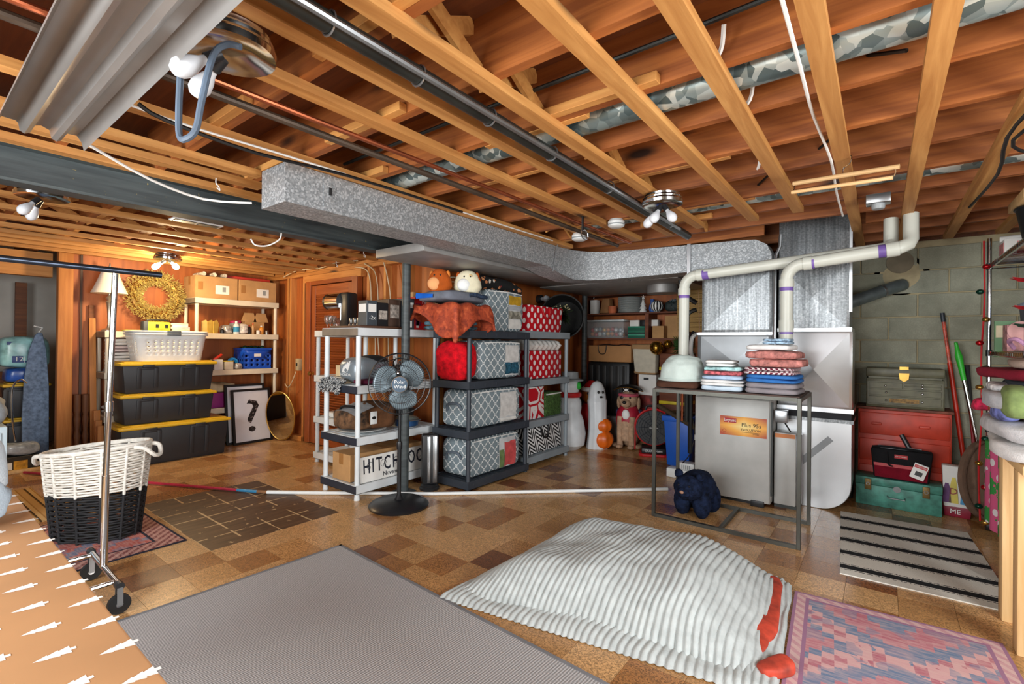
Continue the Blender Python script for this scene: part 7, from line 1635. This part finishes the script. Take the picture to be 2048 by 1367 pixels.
for i, (lb, c, sz, loc) in enumerate((('olive green garment sleeve hanging over the heap', (110, 128, 74), (.10, .2, .14), (.47, 3.02, 1.02)), ('patterned blue garment poking out of the heap', (96, 104, 160), (.10, .2, .08), (.45, 3.1, .995)), ('hot pink and black garment corner poking out of the heap', (186, 30, 70), (.08, .14, .06), (.42, 3.44, 1.0)), ('white patterned garment corner on the grey pullover', (214, 216, 222), (.12, .2, .05), (.46, 3.22, 1.11)))):
    soft(sz, .6, wob=.014, seed=i).build('laundry_item', M('garment_%d' % i, c, .9, var=.5 if i else .15, vs=26), None, loc, label=lb, cat='laundry', ang=70)

# ================================================================ MATS AND THE RIBBED THROW
k = NT('stripe_mat'); o_ = k.sep(); nn = k.m_('MULTIPLY', k.noise(sc=30, det=2), .010)
yy = k.m_('FRACT', k.m_('MULTIPLY', k.m_('ADD', k.m_('ADD', o_[1], nn), .64), 4.05)); band = k.m_('ABSOLUTE', k.m_('SUBTRACT', yy, .5))
core = k.m_('LESS_THAN', band, .12); edge = k.m_('MULTIPLY', k.m_('LESS_THAN', k.m_('ABSOLUTE', k.m_('SUBTRACT', band, .175)), .016), k.m_('GREATER_THAN', k.noise(k.map((120, 10, 1)), 1.0, 1), .46))
cc = k.mix(k.noise(sc=200, det=2), (206, 204, 192), (244, 242, 232)); k.bump(k.noise(sc=220, det=2), .6, .004)
rug('striped_mat', 'cream woven mat with dark broken stripes in front of the teal toolbox', (.155, 4.045, 0), .745, 1.27, k.fin(k.mix(k.m_('MINIMUM', k.m_('ADD', core, edge), 1.0), cc, (46, 48, 50)), .95, spec=.1), rz=R_(3), th=.009)
rug('patterned_rug', 'faded pink and blue patterned rug beside the ribbed throw', (.08, 2.42, 0), .80, 1.20, rugmat('pink_rug', [(186, 122, 132), (206, 160, 160), (104, 126, 154), (176, 104, 118), (212, 184, 176)], 4.2, .2, (.40, .60, .06, ((190, 140, 150), (206, 172, 170), (156, 116, 142)))), rz=R_(4))
th = thing('ribbed_throw', 'pale grey ribbed plush throw spread over a floor cushion', 'blanket', (-1.08, 2.5, 0))
RIB = M('ribbed_plush', (186, 193, 192), .95, var=.07, vs=18, bump=.35, bs=160, spec=.15)
A, B_, C_, D_ = Vector((-.71, -.665)), Vector((-.62, .52)), Vector((.66, .58)), Vector((.735, -.40))
def heap(scale, H, rib, seed, skirt):
    NR = 46
    def fn(u, v):
        p = (A*(1-u)+D_*u)*(1-v)+(B_*(1-u)+C_*u)*v
        c = (A+B_+C_+D_)/4; p = c+(p-c)*scale
        eu, ev = min(u, 1-u)*2, min(v, 1-v)*2
        f = (1-(1-min(1, eu*1.5))**2.4)*(1-(1-min(1, ev*1.7))**2.6)
        if skirt: f = (1-(1-min(1, eu*5))**2)*(1-(1-min(1, ev*5))**2)
        bulge = .70+.34*noise.noise(Vector((p.x*1.7+seed, p.y*1.9, 0)))+.22*(1-abs(u-.42)*1.6)
        wr = .010*noise.noise(Vector((p.x*7, p.y*7, seed)))+.03*noise.noise(Vector((p.x*3.3+4, p.y*3.1, seed)))
        r_ = abs(sin(pi*NR*(u+.012*noise.noise(Vector((p.x*4, p.y*5, seed+5))))))
        z = .012+H*f*bulge+wr*f+rib*r_
        if min(u, 1-u, v, 1-v) < .004: z = .004
        sway = .012*noise.noise(Vector((p.y*6, u*3, seed)))
        return (p.x+sway, p.y+.012*r_*(1 if v > .5 else -1)*(1-ev), z)
    return fn
o = MB().grid(heap(1.0, .235, .009, 0, False), 46*7, 70).build('ribbed_plush', RIB, th, ang=80)
o = MB().grid(heap(1.045, .022, .008, 4, True), 46*7, 40).build('lower_layer', RIB, th, (.012, -.055, 0), ang=80)
m = soft((.13, .80, .05), .6, wob=.015, ws=8, seed=1); m.build('rust_lining', M('rust_lining', (176, 62, 42), .7, var=.3, vs=14), th, (.635, .14, .003), (0, 0, R_(4)), ang=80)
m = soft((.08, .16, .05), .6, wob=.015, ws=9, seed=3); m.build('rust_lining', MATS['rust_lining'], th, (.75, -.31, .0085), (0, 0, R_(-35)), ang=80)
